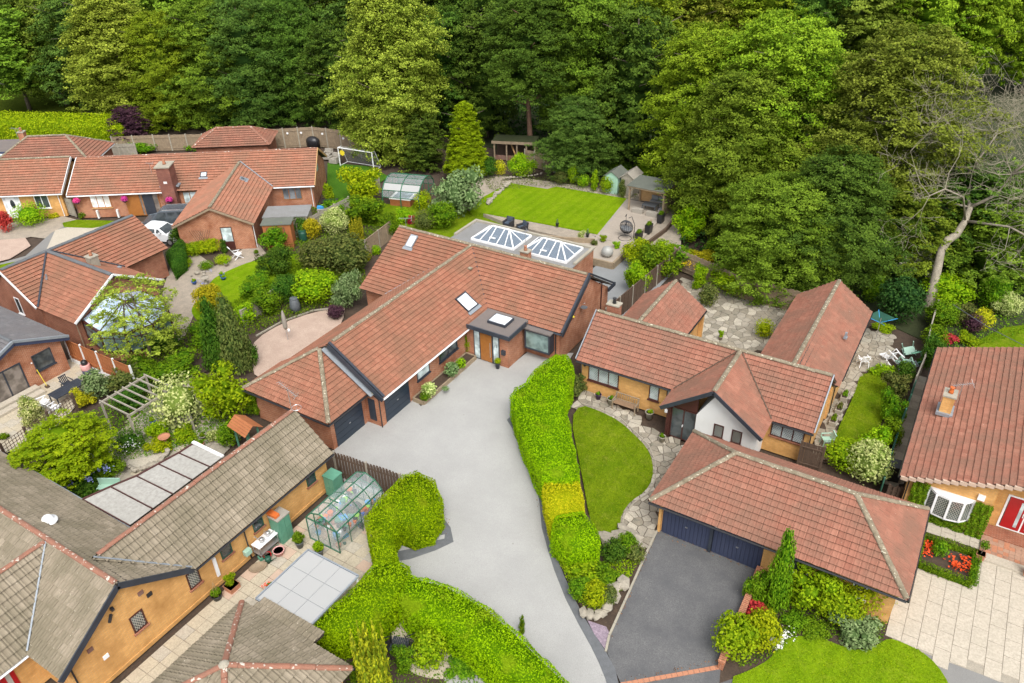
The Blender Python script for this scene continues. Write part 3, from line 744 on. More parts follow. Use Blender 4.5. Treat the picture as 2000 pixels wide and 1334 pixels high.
def hedge(name, poly, z0, z1, mat, label, leaf=.082, dens=470, seed=0, patch=None, round_=.22, group=None, cat='hedge', rough=.022):
    """a clipped hedge over any outline: leaves over its top and sides round a twiggy core"""
    rng = np.random.default_rng(seed); pl = [(p[0], p[1]) for p in poly]
    ar = sum(pl[i][0]*pl[(i+1)%len(pl)][1]-pl[(i+1)%len(pl)][0]*pl[i][1] for i in range(len(pl)))
    if ar < 0: pl = pl[::-1]
    A = np.array(pl); cx, cy = A.mean(axis=0); P = []; Nn = []
    mn, mx = A.min(axis=0), A.max(axis=0); n = int((mx-mn).prod()*dens); q = rng.uniform(mn, mx, (n, 2))
    def ins(q):
        c = np.zeros(len(q), bool); m_ = len(pl)
        for i in range(m_):
            x0, y0 = pl[i]; x1, y1 = pl[(i+1)%m_]
            if y0 == y1: continue
            t = ((y0 > q[:, 1]) != (y1 > q[:, 1])) & (q[:, 0] < (x1-x0)*(q[:, 1]-y0)/(y1-y0)+x0); c ^= t
        return c
    def edge_d(q):
        d = np.full(len(q), 9e9)
        for i in range(len(pl)):
            a = np.array(pl[i]); b = np.array(pl[(i+1)%len(pl)]); ab = b-a; t = np.clip(((q-a)@ab)/(ab@ab+1e-9), 0, 1); d = np.minimum(d, np.linalg.norm(q-(a+t[:, None]*ab), axis=1))
        return d
    def und(x, y): return .045*np.sin(x*1.7+seed)*np.sin(y*1.3)+.03*np.sin(x*4.1+y*2.3)+.02*np.sin(y*5.7-x*3.1)
    q = q[ins(q)]; ed = edge_d(q); z = z1-round_*np.clip(1-ed/round_/1.3, 0, 1)**2+und(q[:, 0], q[:, 1])+rng.normal(0, rough, len(q)); P.append(np.column_stack([q, z])); Nn.append(np.tile([0,0,1.], (len(q), 1)))
    for i in range(len(pl)):
        a = np.array(pl[i]); b = np.array(pl[(i+1)%len(pl)]); ab = b-a; L = np.linalg.norm(ab)
        if L < .02: continue
        k = int(L*(z1-z0)*dens*1.1); t = rng.uniform(0, 1, k); zz = rng.uniform(z0, z1, k); nv = np.array([ab[1], -ab[0]])/L
        o = rng.normal(0, rough, k)+.04*np.sin(t*L*3.3+zz*2.1+seed)-.12*np.clip((zz-(z1-round_))/round_, 0, 1)**2-.10*np.clip(1-(zz-z0)/.5, 0, 1)
        p = a+t[:, None]*ab+nv*o[:, None]; P.append(np.column_stack([p, zz])); Nn.append(np.tile([nv[0], nv[1], .15], (k, 1)))
    P = np.concatenate(P); Nn = np.concatenate(Nn); T = rng.uniform(0, 1, len(P))+.15*np.sin(P[:, 0]*3)*np.sin(P[:, 1]*4)
    m_ = MB(); sh = [(cx+(x-cx)*1, cy+(y-cy)*1) for x, y in pl]; 
    # core: outline moved inwards
    ins_ = []
    for i in range(len(pl)):
        a = np.array(pl[i-1]); b = np.array(pl[i]); c = np.array(pl[(i+1)%len(pl)]); n1 = np.array([-(b-a)[1], (b-a)[0]]); n2 = np.array([-(c-b)[1], (c-b)[0]]); n1 = n1/(np.linalg.norm(n1)+1e-9); n2 = n2/(np.linalg.norm(n2)+1e-9); nn = n1+n2; nn /= (np.linalg.norm(nn)+1e-9); ins_.append(tuple(b+nn*.16))
    m_.prism(ins_, z0, z1-.16)
    core = (np.array(m_.v), m_.f); me = leafmesh('foliage', P, Nn, rng.uniform(.7, 1.25, len(P))*leaf, T, core=core, jit=.6, rng=rng, mat=mat)
    o = bpy.data.objects.new(name, me); C.objects.link(o); return tag(o, label, cat, group)
def scatter(name, polys, mat, n_per, size, z=0, h=.15, kind='stuff', parent=None, seed=3, excl=(), up=1.5):
    rng = np.random.default_rng(seed); P = []
    for poly in polys:
        A = np.array([(p[0], p[1]) for p in poly]); mn, mx = A.min(axis=0), A.max(axis=0); k = int((mx-mn).prod()*n_per)
        for q in rng.uniform(mn, mx, (k, 2)):
            if inside(q, poly) and not any(inside(q, e) for e in excl): P.append(q)
    if not P: return
    P = np.array(P); z_ = z+rng.uniform(0, 1, len(P))*h*(.55+.45*np.sin(P[:, 0]*2.1)*np.sin(P[:, 1]*1.7)); P = np.column_stack([P, z_])
    me = leafmesh(name, P, np.tile([0,0,.6], (len(P), 1)), rng.uniform(.6, 1.3, len(P))*size, rng.uniform(0, 1, len(P)), jit=.9, up=up, rng=rng, mat=mat)
    o = bpy.data.objects.new(name, me); C.objects.link(o); o.parent = parent
    if kind: o['kind'] = kind
    return o
# trees
def crown_mesh(seed, style, nb=150, spr=13, leaves=50, leaf=.0115):
    """unit crown, 1 high: drooping boughs carrying flattened sprays of leaves, dark gaps between"""
    rng = np.random.default_rng(seed); P = []; Nn = []; T = []; cores = []; W_ = {'broad': .36, 'tall': .255, 'cone': .25, 'weep': .33, 'airy': .33}[style]
    def rad_at(z):
        if style == 'cone': return W_*(1-z)**.8+.01
        return W_*math.sqrt(max(.015, 1-((z-.40)/.63)**2))
    lumps = [(rng.uniform(0, 6.28), rng.uniform(.15, .9), rng.uniform(.8, 1.28)) for _ in range(9)]
    for i in range(nb):
        z = ((i+.5)/nb)**.92; a = i*2.39996+rng.normal(0, .3); rad = rad_at(z)*(rng.uniform(.92, 1.05) if style == 'cone' else rng.uniform(.72, 1.16))
        for la, lz, lk in lumps:
            if style != 'cone' and math.cos(a-la) > .75 and abs(z-lz) < .13: rad *= lk
        up = {'broad': .10, 'tall': .05, 'cone': .05, 'weep': .07, 'airy': .1}[style]; dr = {'broad': .11, 'tall': .12, 'cone': -.01, 'weep': .20, 'airy': .1}[style]; bt = rng.normal(0, .13); n = max(3, int(spr*(rad/W_+.25)*(1.9 if style == 'cone' else 1)))
        for k in range(n):
            t = .28+.76*math.sqrt((k+rng.uniform(0, 1))/n); lat = rng.normal(0, .075)*(1.15-t*.45); ca, sa = math.cos(a), math.sin(a); r = rad*t
            c = np.array([ca*r-sa*lat, sa*r+ca*lat, z*.93+.03+up*t*(rad/W_)-dr*t*t*(rad/W_)-abs(lat)*.4+rng.normal(0, .008)])
            m_ = int(leaves*rng.uniform(.5, 1.4)); s_ = .024*rng.uniform(.7, 1.35)*(1.0 if style != 'cone' else .75)
            d = rng.normal(0, 1, (m_, 3))*np.array([.62, .62, .26])*s_; d[:, 2] -= rng.exponential(.35 if style == 'weep' else .16, m_)*s_*(2.2 if style == 'weep' else 1)
            P.append(c+d); Nn.append(np.tile([ca*.45, sa*.45, .85], (m_, 1))); T.append(np.full(m_, bt+rng.normal(0, .10)+.20*(t-.6))+d[:, 2]/s_*.28)  # spray tops and bough tips lighter: daylight painted into the leaf tint
    if style != 'airy':
        for i in range(9):
            z = (i+.5)/10; rad = rad_at(z)*(.75 if style == 'cone' else .46); cores.append(ico((0,0,z*.90+.01), (rad, rad, .07), 1, .08, rng))
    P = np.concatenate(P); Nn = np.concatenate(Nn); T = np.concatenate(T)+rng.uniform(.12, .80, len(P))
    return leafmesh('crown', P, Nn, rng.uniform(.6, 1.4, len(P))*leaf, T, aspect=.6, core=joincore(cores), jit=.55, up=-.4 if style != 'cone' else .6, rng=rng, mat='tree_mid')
CROWN = {}
def trunk_mesh(h, r, seed, lean=.02, fork=True):
    m_ = MB(); rg = random.Random(seed); pts = []; n = 7
    for i in range(n): z = h*i/(n-1); pts.append(Vector((math.sin(i*1.3+seed)*lean*h*.3, math.cos(i*1.1+seed)*lean*h*.3, z)))
    m_.tube(pts, [r*(1.25 if i == 0 else 1-.8*i/(n-1)) for i in range(n)], 9)
    for k in range(9 if fork else 0):
        i = 2+k % (n-3); a = k*2.4+seed; L = h*rg.uniform(.16, .3); p = pts[i]; q = p+Vector((math.cos(a)*L, math.sin(a)*L, L*rg.uniform(.35, .8)))
        mid = (p+q)/2+Vector((0,0,L*.08)); m_.tube([p, mid, q], [r*.38*(1-i/n*.5), r*.24, r*.06], 6)
    return m_
TRUNK = {}
def tree(loc, h, w_, mat, label, style='broad', clear=.18, name='tree', cat='tree', bark='bark', seed=None, group=None, fine=False, rz=None, tr=None):
    sd = (seed if seed is not None else random.randrange(2)) % 2; key = (style, sd, fine)
    if key not in CROWN:
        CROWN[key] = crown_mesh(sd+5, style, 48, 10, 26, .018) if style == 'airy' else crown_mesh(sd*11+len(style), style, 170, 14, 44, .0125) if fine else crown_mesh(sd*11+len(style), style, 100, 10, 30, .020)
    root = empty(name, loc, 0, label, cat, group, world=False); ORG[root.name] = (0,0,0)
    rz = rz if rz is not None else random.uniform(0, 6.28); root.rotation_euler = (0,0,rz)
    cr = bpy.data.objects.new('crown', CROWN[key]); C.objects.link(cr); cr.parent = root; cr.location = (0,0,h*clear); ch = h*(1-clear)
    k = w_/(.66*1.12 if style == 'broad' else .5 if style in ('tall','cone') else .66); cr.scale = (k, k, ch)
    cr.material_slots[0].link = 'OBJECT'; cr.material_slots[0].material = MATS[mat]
    tk = ('t', sd, bark)
    if tk not in TRUNK:
        me = trunk_mesh(1, .018, sd).mesh('trunk'); me.materials.append(MATS[bark]); me.polygons.foreach_set('use_smooth', [True]*len(me.polygons)); TRUNK[tk] = me
    t = bpy.data.objects.new('trunk', TRUNK[tk]); C.objects.link(t); t.parent = root; t.scale = (h*(tr or 1), h*(tr or 1), h*.88)
    return root
# ================================================================ GROUND
GZ = 0.0
g = MB().box(-420, 420, -60, 620, -.6, -.12).build('ground', 'soil'); g['kind'] = 'structure'
# woodland floor behind the gardens (local line from far left to far right)
sheet('woodland_floor', [(-200, 20), (-112, 56), (-84, 62), (-68, 73), (-40, 70), (-20, 66), (-12, 57), (4, 50), (6, 49.5), (40, 62), (300, 120), (300, 560), (-300, 560)], -.05, 'forest_floor', .3)
# resin driveway of the long house with its dark border
drive = pxp([(648,862),(714,822),(748,834),(757,812),(806,776),(822,794),(938,690),(996,716),(1030,688),(1120,690),(1060,790),(1006,812),(1020,848),(1035,878),(1046,905),(1056,935),(1062,1000),(1072,1062),(1087,1110),(1109,1170),(1134,1220),(1160,1265),(1177,1300),(1195,1370),(900,1370),(700,1120),(690,1000)])
sheet('driveway', drive, .02, 'resin_drive')
def ribbon(name, outer, inner, z, mat):
    o = pxp(outer, z); i = pxp(inner, z); m_ = MB()
    for k in range(len(o)-1): m_.prism([(q.x,q.y) for q in (o[k], o[k+1], i[k+1], i[k])], z-.03, z)
    r = m_.build(name, mat); r['kind'] = 'structure'; return r
ribbon('driveway_edging', [(995,815),(1017,845),(1032,875),(1042,900),(1054,935),(1062,983),(1068,1025),(1078,1062),(1092,1100),(1113,1150),(1138,1200),(1162,1240),(1182,1270),(1202,1307),(1216,1370)],
  [(990,820),(1009,850),(1024,880),(1035,905),(1046,938),(1054,985),(1058,1030),(1069,1070),(1082,1112),(1104,1168),(1129,1217),(1154,1262),(1170,1295),(1182,1325),(1196,1370)], .028, 'dark_border')
ribbon('driveway_edging', [(858,1000),(880,1030),(886,1058),(850,1075),(800,1092),(760,1098)], [(862,1045),(869,1043),(868,1052),(840,1058),(800,1072),(760,1080)], .03, 'dark_border')
# tarmac drive of the yellow brick house
sheet('tarmac_drive', pxp([(1283,1032),(1486,1106),(1470,1160),(1408,1302),(1300,1318),(1213,1336),(1186,1275),(1192,1235),(1232,1150),(1264,1078)]), .015, 'tarmac')
sheet('road', pxp([(1206,1338),(1405,1304),(1445,1322),(1520,1380),(1180,1400)]), .014, 'tarmac')
sheet('front_lawn', smooth_poly(pxp([(1422,1326),(1462,1312),(1502,1290),(1517,1268),(1530,1252),(1550,1244),(1590,1243),(1625,1256),(1650,1266),(1677,1272),(1712,1262),(1735,1247),(1762,1256),(1800,1274),(1830,1300),(1855,1340),(1860,1380),(1450,1380)]), 1), .06, 'lawn_bright', .08)
sheet('tarmac_drive', pxp([(1795,1270),(2030,1340),(2030,1400),(1850,1400)]), .012, 'tarmac_pale')
# planting soil beds
sheet('flower_bed', pxp([(1060,990),(1220,1020),(1285,1035),(1262,1080),(1190,1240),(1184,1274),(1115,1150),(1075,1060)]), .012, 'soil')
sheet('flower_bed', pxp([(1484,1108),(1780,1180),(1735,1262),(1560,1262),(1505,1300),(1405,1335),(1408,1300)]), .02, 'soil')
sheet('slate_bed', pxp([(1147,1212),(1184,1225),(1192,1240),(1184,1272),(1160,1238)]), .03, 'plum_slate')
sheet('flower_bed', pxp([(590,1190),(1000,1200),(1140,1400),(700,1400)]), .0, 'soil')
# gravel yard behind the long garage
sheet('gravel_yard', smooth_poly(pxp([(488,690),(500,662),(550,632),(612,610),(655,604),(680,600),(640,690),(560,740),(500,745)]), 1), .02, 'pink_gravel')
# left garden: lawn with curved edge and paths
sheet('garden_path', pxp([(350,470),(420,520),(500,470),(520,495),(400,560),(380,610),(360,660),(300,690),(320,560)]), .01, 'gravel')
sheet('curved_lawn', smooth_poly(pxp([(370,605),(395,580),(412,550),(425,540),(455,525),(500,508),(560,500),(610,490),(600,520),(560,560),(500,590),(430,620),(400,630),(385,628)]), 2), .05, 'lawn_bright', .08)
sheet('garden_soil', pxp([(480,400),(700,430),(760,470),(705,560),(640,610),(480,700),(300,760),(330,560)]), -.01, 'soil')
# left-hand grey-roofed house patio and steps
# back garden terraces (z = .5)
BZ = .5
sheet('back_lawn', pxp([(995,357),(1069,369),(1086,364),(1226,388),(1174,458),(1060,436),(918,411),(943,385)], BZ), BZ, 'lawn_bright', .7)
sheet('lower_lawn', pxp([(735,400),(800,395),(918,411),(1010,430),(985,445),(880,470),(740,440),(640,430)], .1), .1, 'lawn', .3)
sheet('terrace_soil', pxp([(930,340),(1000,345),(1300,385),(1320,420),(1300,460),(1240,480),(1150,475),(1000,440),(900,400)], .4), .42, 'gravel', .6)
sheet('gravel_strip', pxp([(1300,440),(1330,440),(1330,480),(1255,500),(1235,490)], .35), .44, 'gravel', .5)
sheet('grey_terrace', [(-22.5, 44.0), (-19.0, 44.0), (-18.3, 47), (-18.3, 53.6), (-24, 53.6), (-24, 50), (-22.5, 48)], .03, 'grey_decking')
sheet('garden_ground', pxp([(560,600),(700,560),(760,480),(740,420),(600,400)]), .0, 'soil')
# side gardens of yellow brick house
sheet('oval_lawn', smooth_poly(pxp([(1134,790),(1170,802),(1210,822),(1240,850),(1262,872),(1275,900),(1275,935),(1260,960),(1232,978),(1214,1003),(1210,1032),(1195,1041),(1165,1044),(1150,1005),(1140,945),(1130,895),(1115,817)], .05), 1), .055, 'lawn', .1)
sheet('side_lawn', smooth_poly(pxp([(1680,731),(1727,724),(1734,760),(1728,800),(1715,850),(1704,887),(1680,897),(1652,892),(1628,872),(1636,838),(1660,790),(1674,755)], .05), 1), .055, 'lawn', .1)
sheet('far_right_lawn', pxp([(1910,665),(1960,640),(2040,630),(2060,690),(1900,690)]), .02, 'lawn', .1)
# artificial grass behind the left houses and their front gardens
sheet('play_lawn', pxp([(640,318),(720,325),(760,345),(700,385),(655,400),(638,380)]), .02, 'lawn_dark')
sheet('left_forecourt_gravel', pxp([(-20,440),(125,422),(160,432),(120,470),(60,462),(-20,480)]), .0, 'gravel')
sheet('left_drive', pxp([(-20,520),(50,500),(100,455),(130,440),(120,460),(95,490),(50,540),(-20,560)]), .012, 'tarmac_pale')
sheet('left_block_drive', pxp([(-20,470),(50,465),(60,480),(20,505),(-20,515)]), .01, 'pink_gravel')
sheet('left_path', pxp([(108,450),(150,440),(240,445),(190,470),(100,520),(85,500)]), .016, 'pale_slab')
sheet('left_strip_lawn', pxp([(122,436),(150,430),(225,432),(215,440),(180,446),(125,444)]), .05, 'lawn')
sheet('left_corner_lawn', pxp([(-10,520),(30,512),(20,530),(-10,545)]), .05, 'lawn')
sheet('parking_bay', pxp([(240,430),(350,440),(380,470),(300,480),(240,460)]), .005, 'tarmac_pale')
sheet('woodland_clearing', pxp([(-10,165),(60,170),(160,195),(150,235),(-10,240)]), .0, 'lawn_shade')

# ================================================================ PAVED AREAS (each slab and stone a piece)
MAINFOOT = [(-33, 26), (-19.9, 26), (-19.9, 37), (-17.5, 35.3)]
slabs('yard_paving', [(-24.52, 4.0), (-24.52, 22.0), (-21.0, 22.2), (-19.5, 18.6), (-18.0, 16.2), (-17.8, 12.6), (-21.0, 12.4), (-21.6, 4.0)], .03, ['buff_slab','buff_slab','grey_slab','buff_slab','buff_slab','pink_slab'], .62, .62, 0, 0, bed='brick_dark_bed', gap=.022)
slabs('forecourt_paving', pxp([(1720,1256),(1752,1180),(1780,1085),(1800,1010),(1850,1020),(1960,1070),(2060,1100),(2060,1360),(1990,1345),(1800,1274)]), .04, ['pale_slab','pale_slab','pale_slab'], .95, .62, 90, .5, bed='stone', gap=.02, excl=())
crazy('front_crazy_paving', pxp([(1118,792),(1140,750),(1290,845),(1350,875),(1300,950),(1287,1036),(1258,1078),(1213,1042),(1205,1046),(1190,1000),(1225,930),(1215,880),(1160,830)]), .035, ['paving_stone','stone','grey_slab'], .46, seed=4, gap=.035)
crazy('rear_crazy_patio', pxp([(1328,546),(1400,538),(1450,572),(1500,572),(1566,578),(1505,690),(1440,688),(1360,662),(1335,600)]), .035, ['paving_stone','stone','grey_slab','paving_stone'], .50, seed=9, gap=.03)
crazy('side_crazy_paving', pxp([(1685,640),(1745,655),(1740,692),(1727,716),(1682,732),(1674,758),(1655,792),(1636,832),(1625,866),(1622,905),(1590,900),(1596,850),(1640,742),(1665,690)]), .035, ['paving_stone','concrete','stone'], .44, seed=5, gap=.03)
slabs('side_path', pxp([(1790,732),(1835,745),(1765,945),(1728,945),(1760,850)]), .03, ['grey_slab','concrete'], .75, .75, 0, bed='concrete')
slabs('terrace_paving', pxp([(-30,840),(60,742),(130,705),(160,695),(240,730),(230,745),(150,790),(100,850),(-30,900)]), .03, ['buff_slab','pale_slab','grey_slab','buff_slab'], .75, .6, 0, .5, bed='pale_slab')
slabs('cottage_garden_paving', pxp([(200,870),(360,730),(470,850),(420,900),(250,960),(120,985),(60,930)]), .0, ['grey_slab','stone','buff_slab'], .6, .6, 12, .5, bed='stone')
sheet('slate_chip_bed', pxp([(155,712),(190,697),(205,730),(180,750)]), .05, 'slate_chips')

# ================================================================ 1 THE LONG RED-BRICK HOUSE (with the drive)
H = empty('bungalow', (-28, 34, 0), 0, 'long red-brick house with two garage doors and an oak front door, heading the pale drive', 'house')
rf = Roof(H, 'terracotta_tile')
ZR, ZE = 4.82, 2.35
rf.slope([(-25.35,26.40,ZE),(-25.35,37.40,ZE),(-28.94,41.06,ZR),(-28.94,26.40,ZR)])
rf.slope([(-33.1,38.2,2.1),(-33.1,26.40,2.1),(-28.94,26.40,ZR),(-28.94,41.06,ZR)])
rf.slope([(-25.35,37.40,ZE),(-19.82,37.40,ZE),(-19.82,41.06,ZR),(-28.94,41.06,ZR)])
rf.slope([(-35.39,36.1,2.05),(-33.1,36.1,2.05),(-28.94,41.06,ZR),(-35.39,41.06,ZR)])
rf.slope([(-19.82,44.85,ZE),(-35.39,44.85,ZE),(-35.39,41.06,ZR),(-19.82,41.06,ZR)], hidden=True)
rf.slope([(-33.0,23.15,2.35),(-26.42,23.15,2.35),(-29.6,26.30,4.38)])
rf.slope([(-26.42,23.15,2.35),(-26.42,26.30,2.35),(-29.6,26.30,4.38)])
rf.slope([(-33.0,26.30,2.35),(-33.0,23.15,2.35),(-29.6,26.30,4.38)])
ro = rf.done()
ridge(ro, (-28.94,26.75,ZR+.03), (-28.94,40.9,ZR+.03)); ridge(ro, (-35.35,41.06,ZR+.03), (-19.95,41.06,ZR+.03))
ridge(ro, (-26.42,23.15,2.38), (-29.55,26.25,4.42)); ridge(ro, (-33.0,23.15,2.38), (-29.65,26.25,4.42))
MB().bar((-25.5,37.5,2.47), (-28.9,40.95,4.83), .10, .02).build('valley_gutter', 'anthracite', ro)
MB().bar((-33.1,36.15,2.17), (-29,41.0,4.80), .16, .02).build('valley_gutter', 'lead', ro)
MB().bar((-26.0,26.36,2.36), (-29.3,26.36,4.50), .42, .05).build('box_gutter', 'lead', ro)
for y_, mt, w_ in ((26.36,'anthracite',.16),):
    MB().bar((-25.28,26.47,2.44), (-28.94,26.47,4.93), .15, .13).build('verge_trim', 'anthracite', ro); MB().bar((-25.28,26.33,2.25), (-28.94,26.33,4.74), .04, .30).build('bargeboard', 'anthracite', ro)
MB().bar((-19.80,37.3,2.41), (-19.80,41.06,4.93), .13, .12).build('verge_trim', 'anthracite', ro)
MB().bar((-19.80,41.06,4.93), (-19.80,44.95,2.41), .13, .12).build('verge_trim', 'anthracite', ro); MB().bar((-19.73,37.3,2.20), (-19.73,41.06,4.72), .03, .26).build('bargeboard', 'anthracite', ro)
wl = MB()
gwall(wl, -32.7, -25.85, 26.55, 41.0, 2.2, 4.60, 'y', ridge_at=-28.94); gwall(wl, -35.2, -20.05, 37.55, 44.6, 2.2, 4.60, 'x', ridge_at=41.06)
wl.box(-35.2, -32.7, 36.5, 38, 0, 2.0).box(-32.7, -26.85, 23.6, 26.55, 0, 2.33)
wl.build('wall', 'brick_orange', H, uv=True)
MB().box(-33.2, -22.85, 44.6, 47.9, 0, 3.0).build('extension_wall', 'brick_orange', H, uv=True)
fr = MB().box(-33.25, -22.8, 44.0, 47.95, 3.0, 3.05); fr.build('flat_roof', 'flat_membrane', H)
pr = MB().box(-33.3,-22.75,47.75,47.97,3.051,3.2).box(-22.98,-22.75,44.9,47.75,3.051,3.2).box(-33.3,-33.1,44.9,47.75,3.051,3.2); pr.build('parapet_coping', 'concrete', H)
for cx, cy, rz_ in ((-29.75, 46.1, 0), (-25.35, 46.1, 0)):     # two lantern roof lights
    Lb = MB().box(cx-1.9,cx+1.9,cy-1.35,cy-1.22,3.051,3.22).box(cx-1.9,cx+1.9,cy+1.22,cy+1.35,3.051,3.22).box(cx-1.9,cx-1.77,cy-1.22,cy+1.22,3.051,3.22).box(cx+1.77,cx+1.9,cy-1.22,cy+1.22,3.051,3.22).build('roof_lantern', 'white_plastic', H)
    zr = 3.95; A0, A1 = Vector((cx-.75, cy, zr)), Vector((cx+.75, cy, zr)); c4 = [Vector((cx-1.85,cy-1.3,3.22)),Vector((cx+1.85,cy-1.3,3.22)),Vector((cx+1.85,cy+1.3,3.22)),Vector((cx-1.85,cy+1.3,3.22))]
    b_ = MB().bar(A0, A1, .12, .08)
    for p, q in ((c4[0],A0),(c4[3],A0),(c4[1],A1),(c4[2],A1)): b_.bar(p, q, .10, .07)
    for i in range(1, 5):
        for sgn in (-1, 1):
            u = cx-1.85+3.7*i/5; t = min(max(u, cx-.75), cx+.75); b_.bar((u,cy+1.3*sgn,3.22), (t, cy, zr), .06, .05)
    for sgn, A_ in ((-1,A0),(1,A1)): b_.bar((cx+1.85*sgn, cy, 3.22), A_, .06, .05)
    b_.build('glazing_bar', 'white_plastic', Lb)
    for pts in ((c4[0],c4[1],A1,A0),(c4[2],c4[3],A0,A1),(c4[1],c4[2],A1),(c4[3],c4[0],A0)):
        nn = (pts[1]-pts[0]).cross(pts[2]-pts[1]).normalized(); MB().slab([p-nn*.012 for p in pts], nn, .012).build('pane', 'roof_light_glass', Lb)
    MB().box(cx-1.75,cx+1.75,cy-1.2,cy+1.2,3.06,3.075).build('room_below', 'cushion_grey', Lb)
    MB().box(cx-.45,cx+.05,cy-1.0,cy-.45,3.42,3.46).build('opening_light', 'white_plastic', Lb)
chimney(H, -26.3, 43.9, 2.8, 3.75, .62, .55, 'brick_orange', 1)
# porch
MB().box(-25.7,-22.55,35.30,37.6,0,2.45).build('porch_wall','brick_orange',H,uv=True)
po = MB().box(-25.3,-22.25,34.95,37.35,2.46,2.66).build('porch_roof','flat_felt',H); MB().box(-25.38,-22.17,34.87,34.95,2.42,2.70).box(-22.25,-22.17,34.95,37.0,2.42,2.70).build('fascia','anthracite',po)
sk_ = MB().box(-24.35,-23.0,35.75,36.85,2.66,2.84).build('roof_window','anthracite',H); MB().box(-24.27,-23.08,35.83,36.77,2.841,2.86).build('pane','glass_pale',sk_)
dw, M_ = window(H, -24.15, 35.28, -90, 1.95, 2.15, .06, 1, 'anthracite', 'glass_inside', name='front_door')
dd = MB().box(-.45,.42,-.02,.05,.08,2.12,M_).build('door_leaf','oak_wood',dw)
for i in range(6): MB().box(-.44+.142*i,-.44+.142*i+.136,.05,.06,.10,2.10,M_).build('door_plank','oak_wood',dw)
MB().box(.30,.33,.06,.11,.5,1.6,M_).build('handle','aluminium',dw)
for u in (-.93, .53):
    MB().box(u, u+.38, .014, .03, .12, 2.12, M_).build('pane','glass_frost',dw)
MB().box(-.50,-.45,-.01,.055,.06,2.2,M_).box(.42,.50,-.01,.055,.06,2.2,M_).build('door_frame','anthracite',dw)
def text(body, loc, size, ang, mat, parent, ext=.004):
    cu = bpy.data.curves.new(body, 'FONT'); cu.body = body; cu.size = size; cu.extrude = ext; cu.align_x = 'CENTER'; cu.align_y = 'CENTER'
    tmp = bpy.data.objects.new('tmp', cu); C.objects.link(tmp); bpy.context.view_layer.update()
    me = bpy.data.meshes.new_from_object(tmp.evaluated_get(bpy.context.evaluated_depsgraph_get())); bpy.data.objects.remove(tmp)
    me.materials.clear(); me.materials.append(MATS[mat]); o = link('lettering', me, parent); off = Vector(ORG.get(parent.name, (0,0,0)))
    o.location = Vector(loc)-off; o.rotation_euler = (R(90), 0, R(ang+90)); return o
text('15', (-23.42, 35.22, 1.45), .26, -90, 'anthracite', H)
MB().box(-22.98,-22.72,35.14,35.30,1.0,1.32).build('post_box','anthracite',H)
# box window
bx = MB().box(-22.3,-20.45,36.93,37.56,.75,.86).box(-22.3,-20.45,36.93,37.56,2.1,2.24).box(-22.3,-22.2,36.93,37.56,.86,2.1).box(-20.55,-20.45,36.93,37.56,.86,2.1).build('box_window','anthracite',H)
MB().box(-22.2,-20.55,36.97,36.99,.86,2.1).build('pane','glass_green',bx); MB().box(-22.4,-20.35,36.85,37.56,2.245,2.33).build('window_canopy','flat_felt',bx)
window(H, -25.85, 30.75, 0, 1.25, 1.05, 1.05, 1, 'anthracite', 'glass_frost', 'anthracite'); window(H, -25.85, 33.4, 0, 2.0, 1.1, 1.05, 2, 'anthracite', 'glass_dark', 'anthracite')
garage_door(H, -25.85, 28.15, 0, 2.25, 2.12, 5); garage_door(H, -26.85, 25.05, 0, 2.3, 2.1, 5)
MB().box(-25.83,-25.78,26.57,26.95,.0,2.2).build('brick_pier','brick_orange',H,uv=True)
mb_ = MB().box(-26.6,-26.12,26.49,26.53,.35,1.85).build('meter_box','anthracite',H); MB().box(-26.56,-26.16,26.46,26.487,1.15,1.8).build('box_lid','anthracite',mb_); MB().box(-26.56,-26.16,26.46,26.487,.4,1.08).build('box_lid','anthracite',mb_)
MB().tube([(-25.98,26.48,2.5),(-26.0,26.47,2.56),(-26.02,26.46,2.5)],.14,8).build('alarm_box','yellow_plastic',H)
gutter(H,(-25.28,26.4,2.33),(-25.28,35.0,2.33),'white_plastic'); gutter(H,(-26.34,23.05,2.33),(-26.34,26.3,2.33)); gutter(H,(-33.0,23.05,2.33),(-26.34,23.05,2.33)); gutter(H,(-22.2,37.3,2.33),(-19.8,37.3,2.33),'anthracite')
pipe(H,-25.74,26.5,2.35,off=(-.6,0)); pipe(H,-20.3,37.47,2.3); MB().bar((-19.75,44.0,2.3),(-19.75,45.1,2.3),.1,.25).build('soffit','anthracite',H)
P_ = Vector((-27.05,37.0,3.65)); e_ = Vector((0,-1,0)); n_ = Vector((2.47,0,3.59)).normalized()
rooflight(H, (-26.45,36.55,3.19), (0,1,0), n_, 1.15, 1.25, glass='glass_pale'); nB = Vector((0,-2.47,3.66)).normalized()
rooflight(H, (-33.6,40.15,4.40), (1,0,0), Vector((0,-.555,.83)), .62, 1.05, glass='glass_pale', mat='lead')
for y_ in (38.9,): MB().box(-27.9,-27.65,y_,y_+.25,4.17,4.27).build('tile_vent','ridge_grey',H)
MB().tube([(-19.98,40.6,2.9),(-19.9,40.6,2.9),(-19.8,40.5,3.0)],.02,5).build('dish_arm','aluminium',H)
MB().lathe([(.02,0),(.20,.03),(.24,.07)],(-19.75,40.3,2.75),12).build('satellite_dish','grey_plastic',H)
MB().lathe([(.12,-.03),(.14,0),(.12,.03)],(-20.0,39.2,2.6),10).build('alarm_box','yellow_plastic',H)
MB().tube([(-20.0,43.4,.3),(-19.97,43.4,3.1),(-20.02,43.1,3.2)],.04,6).build('soil_pipe','maroon_wood',H)

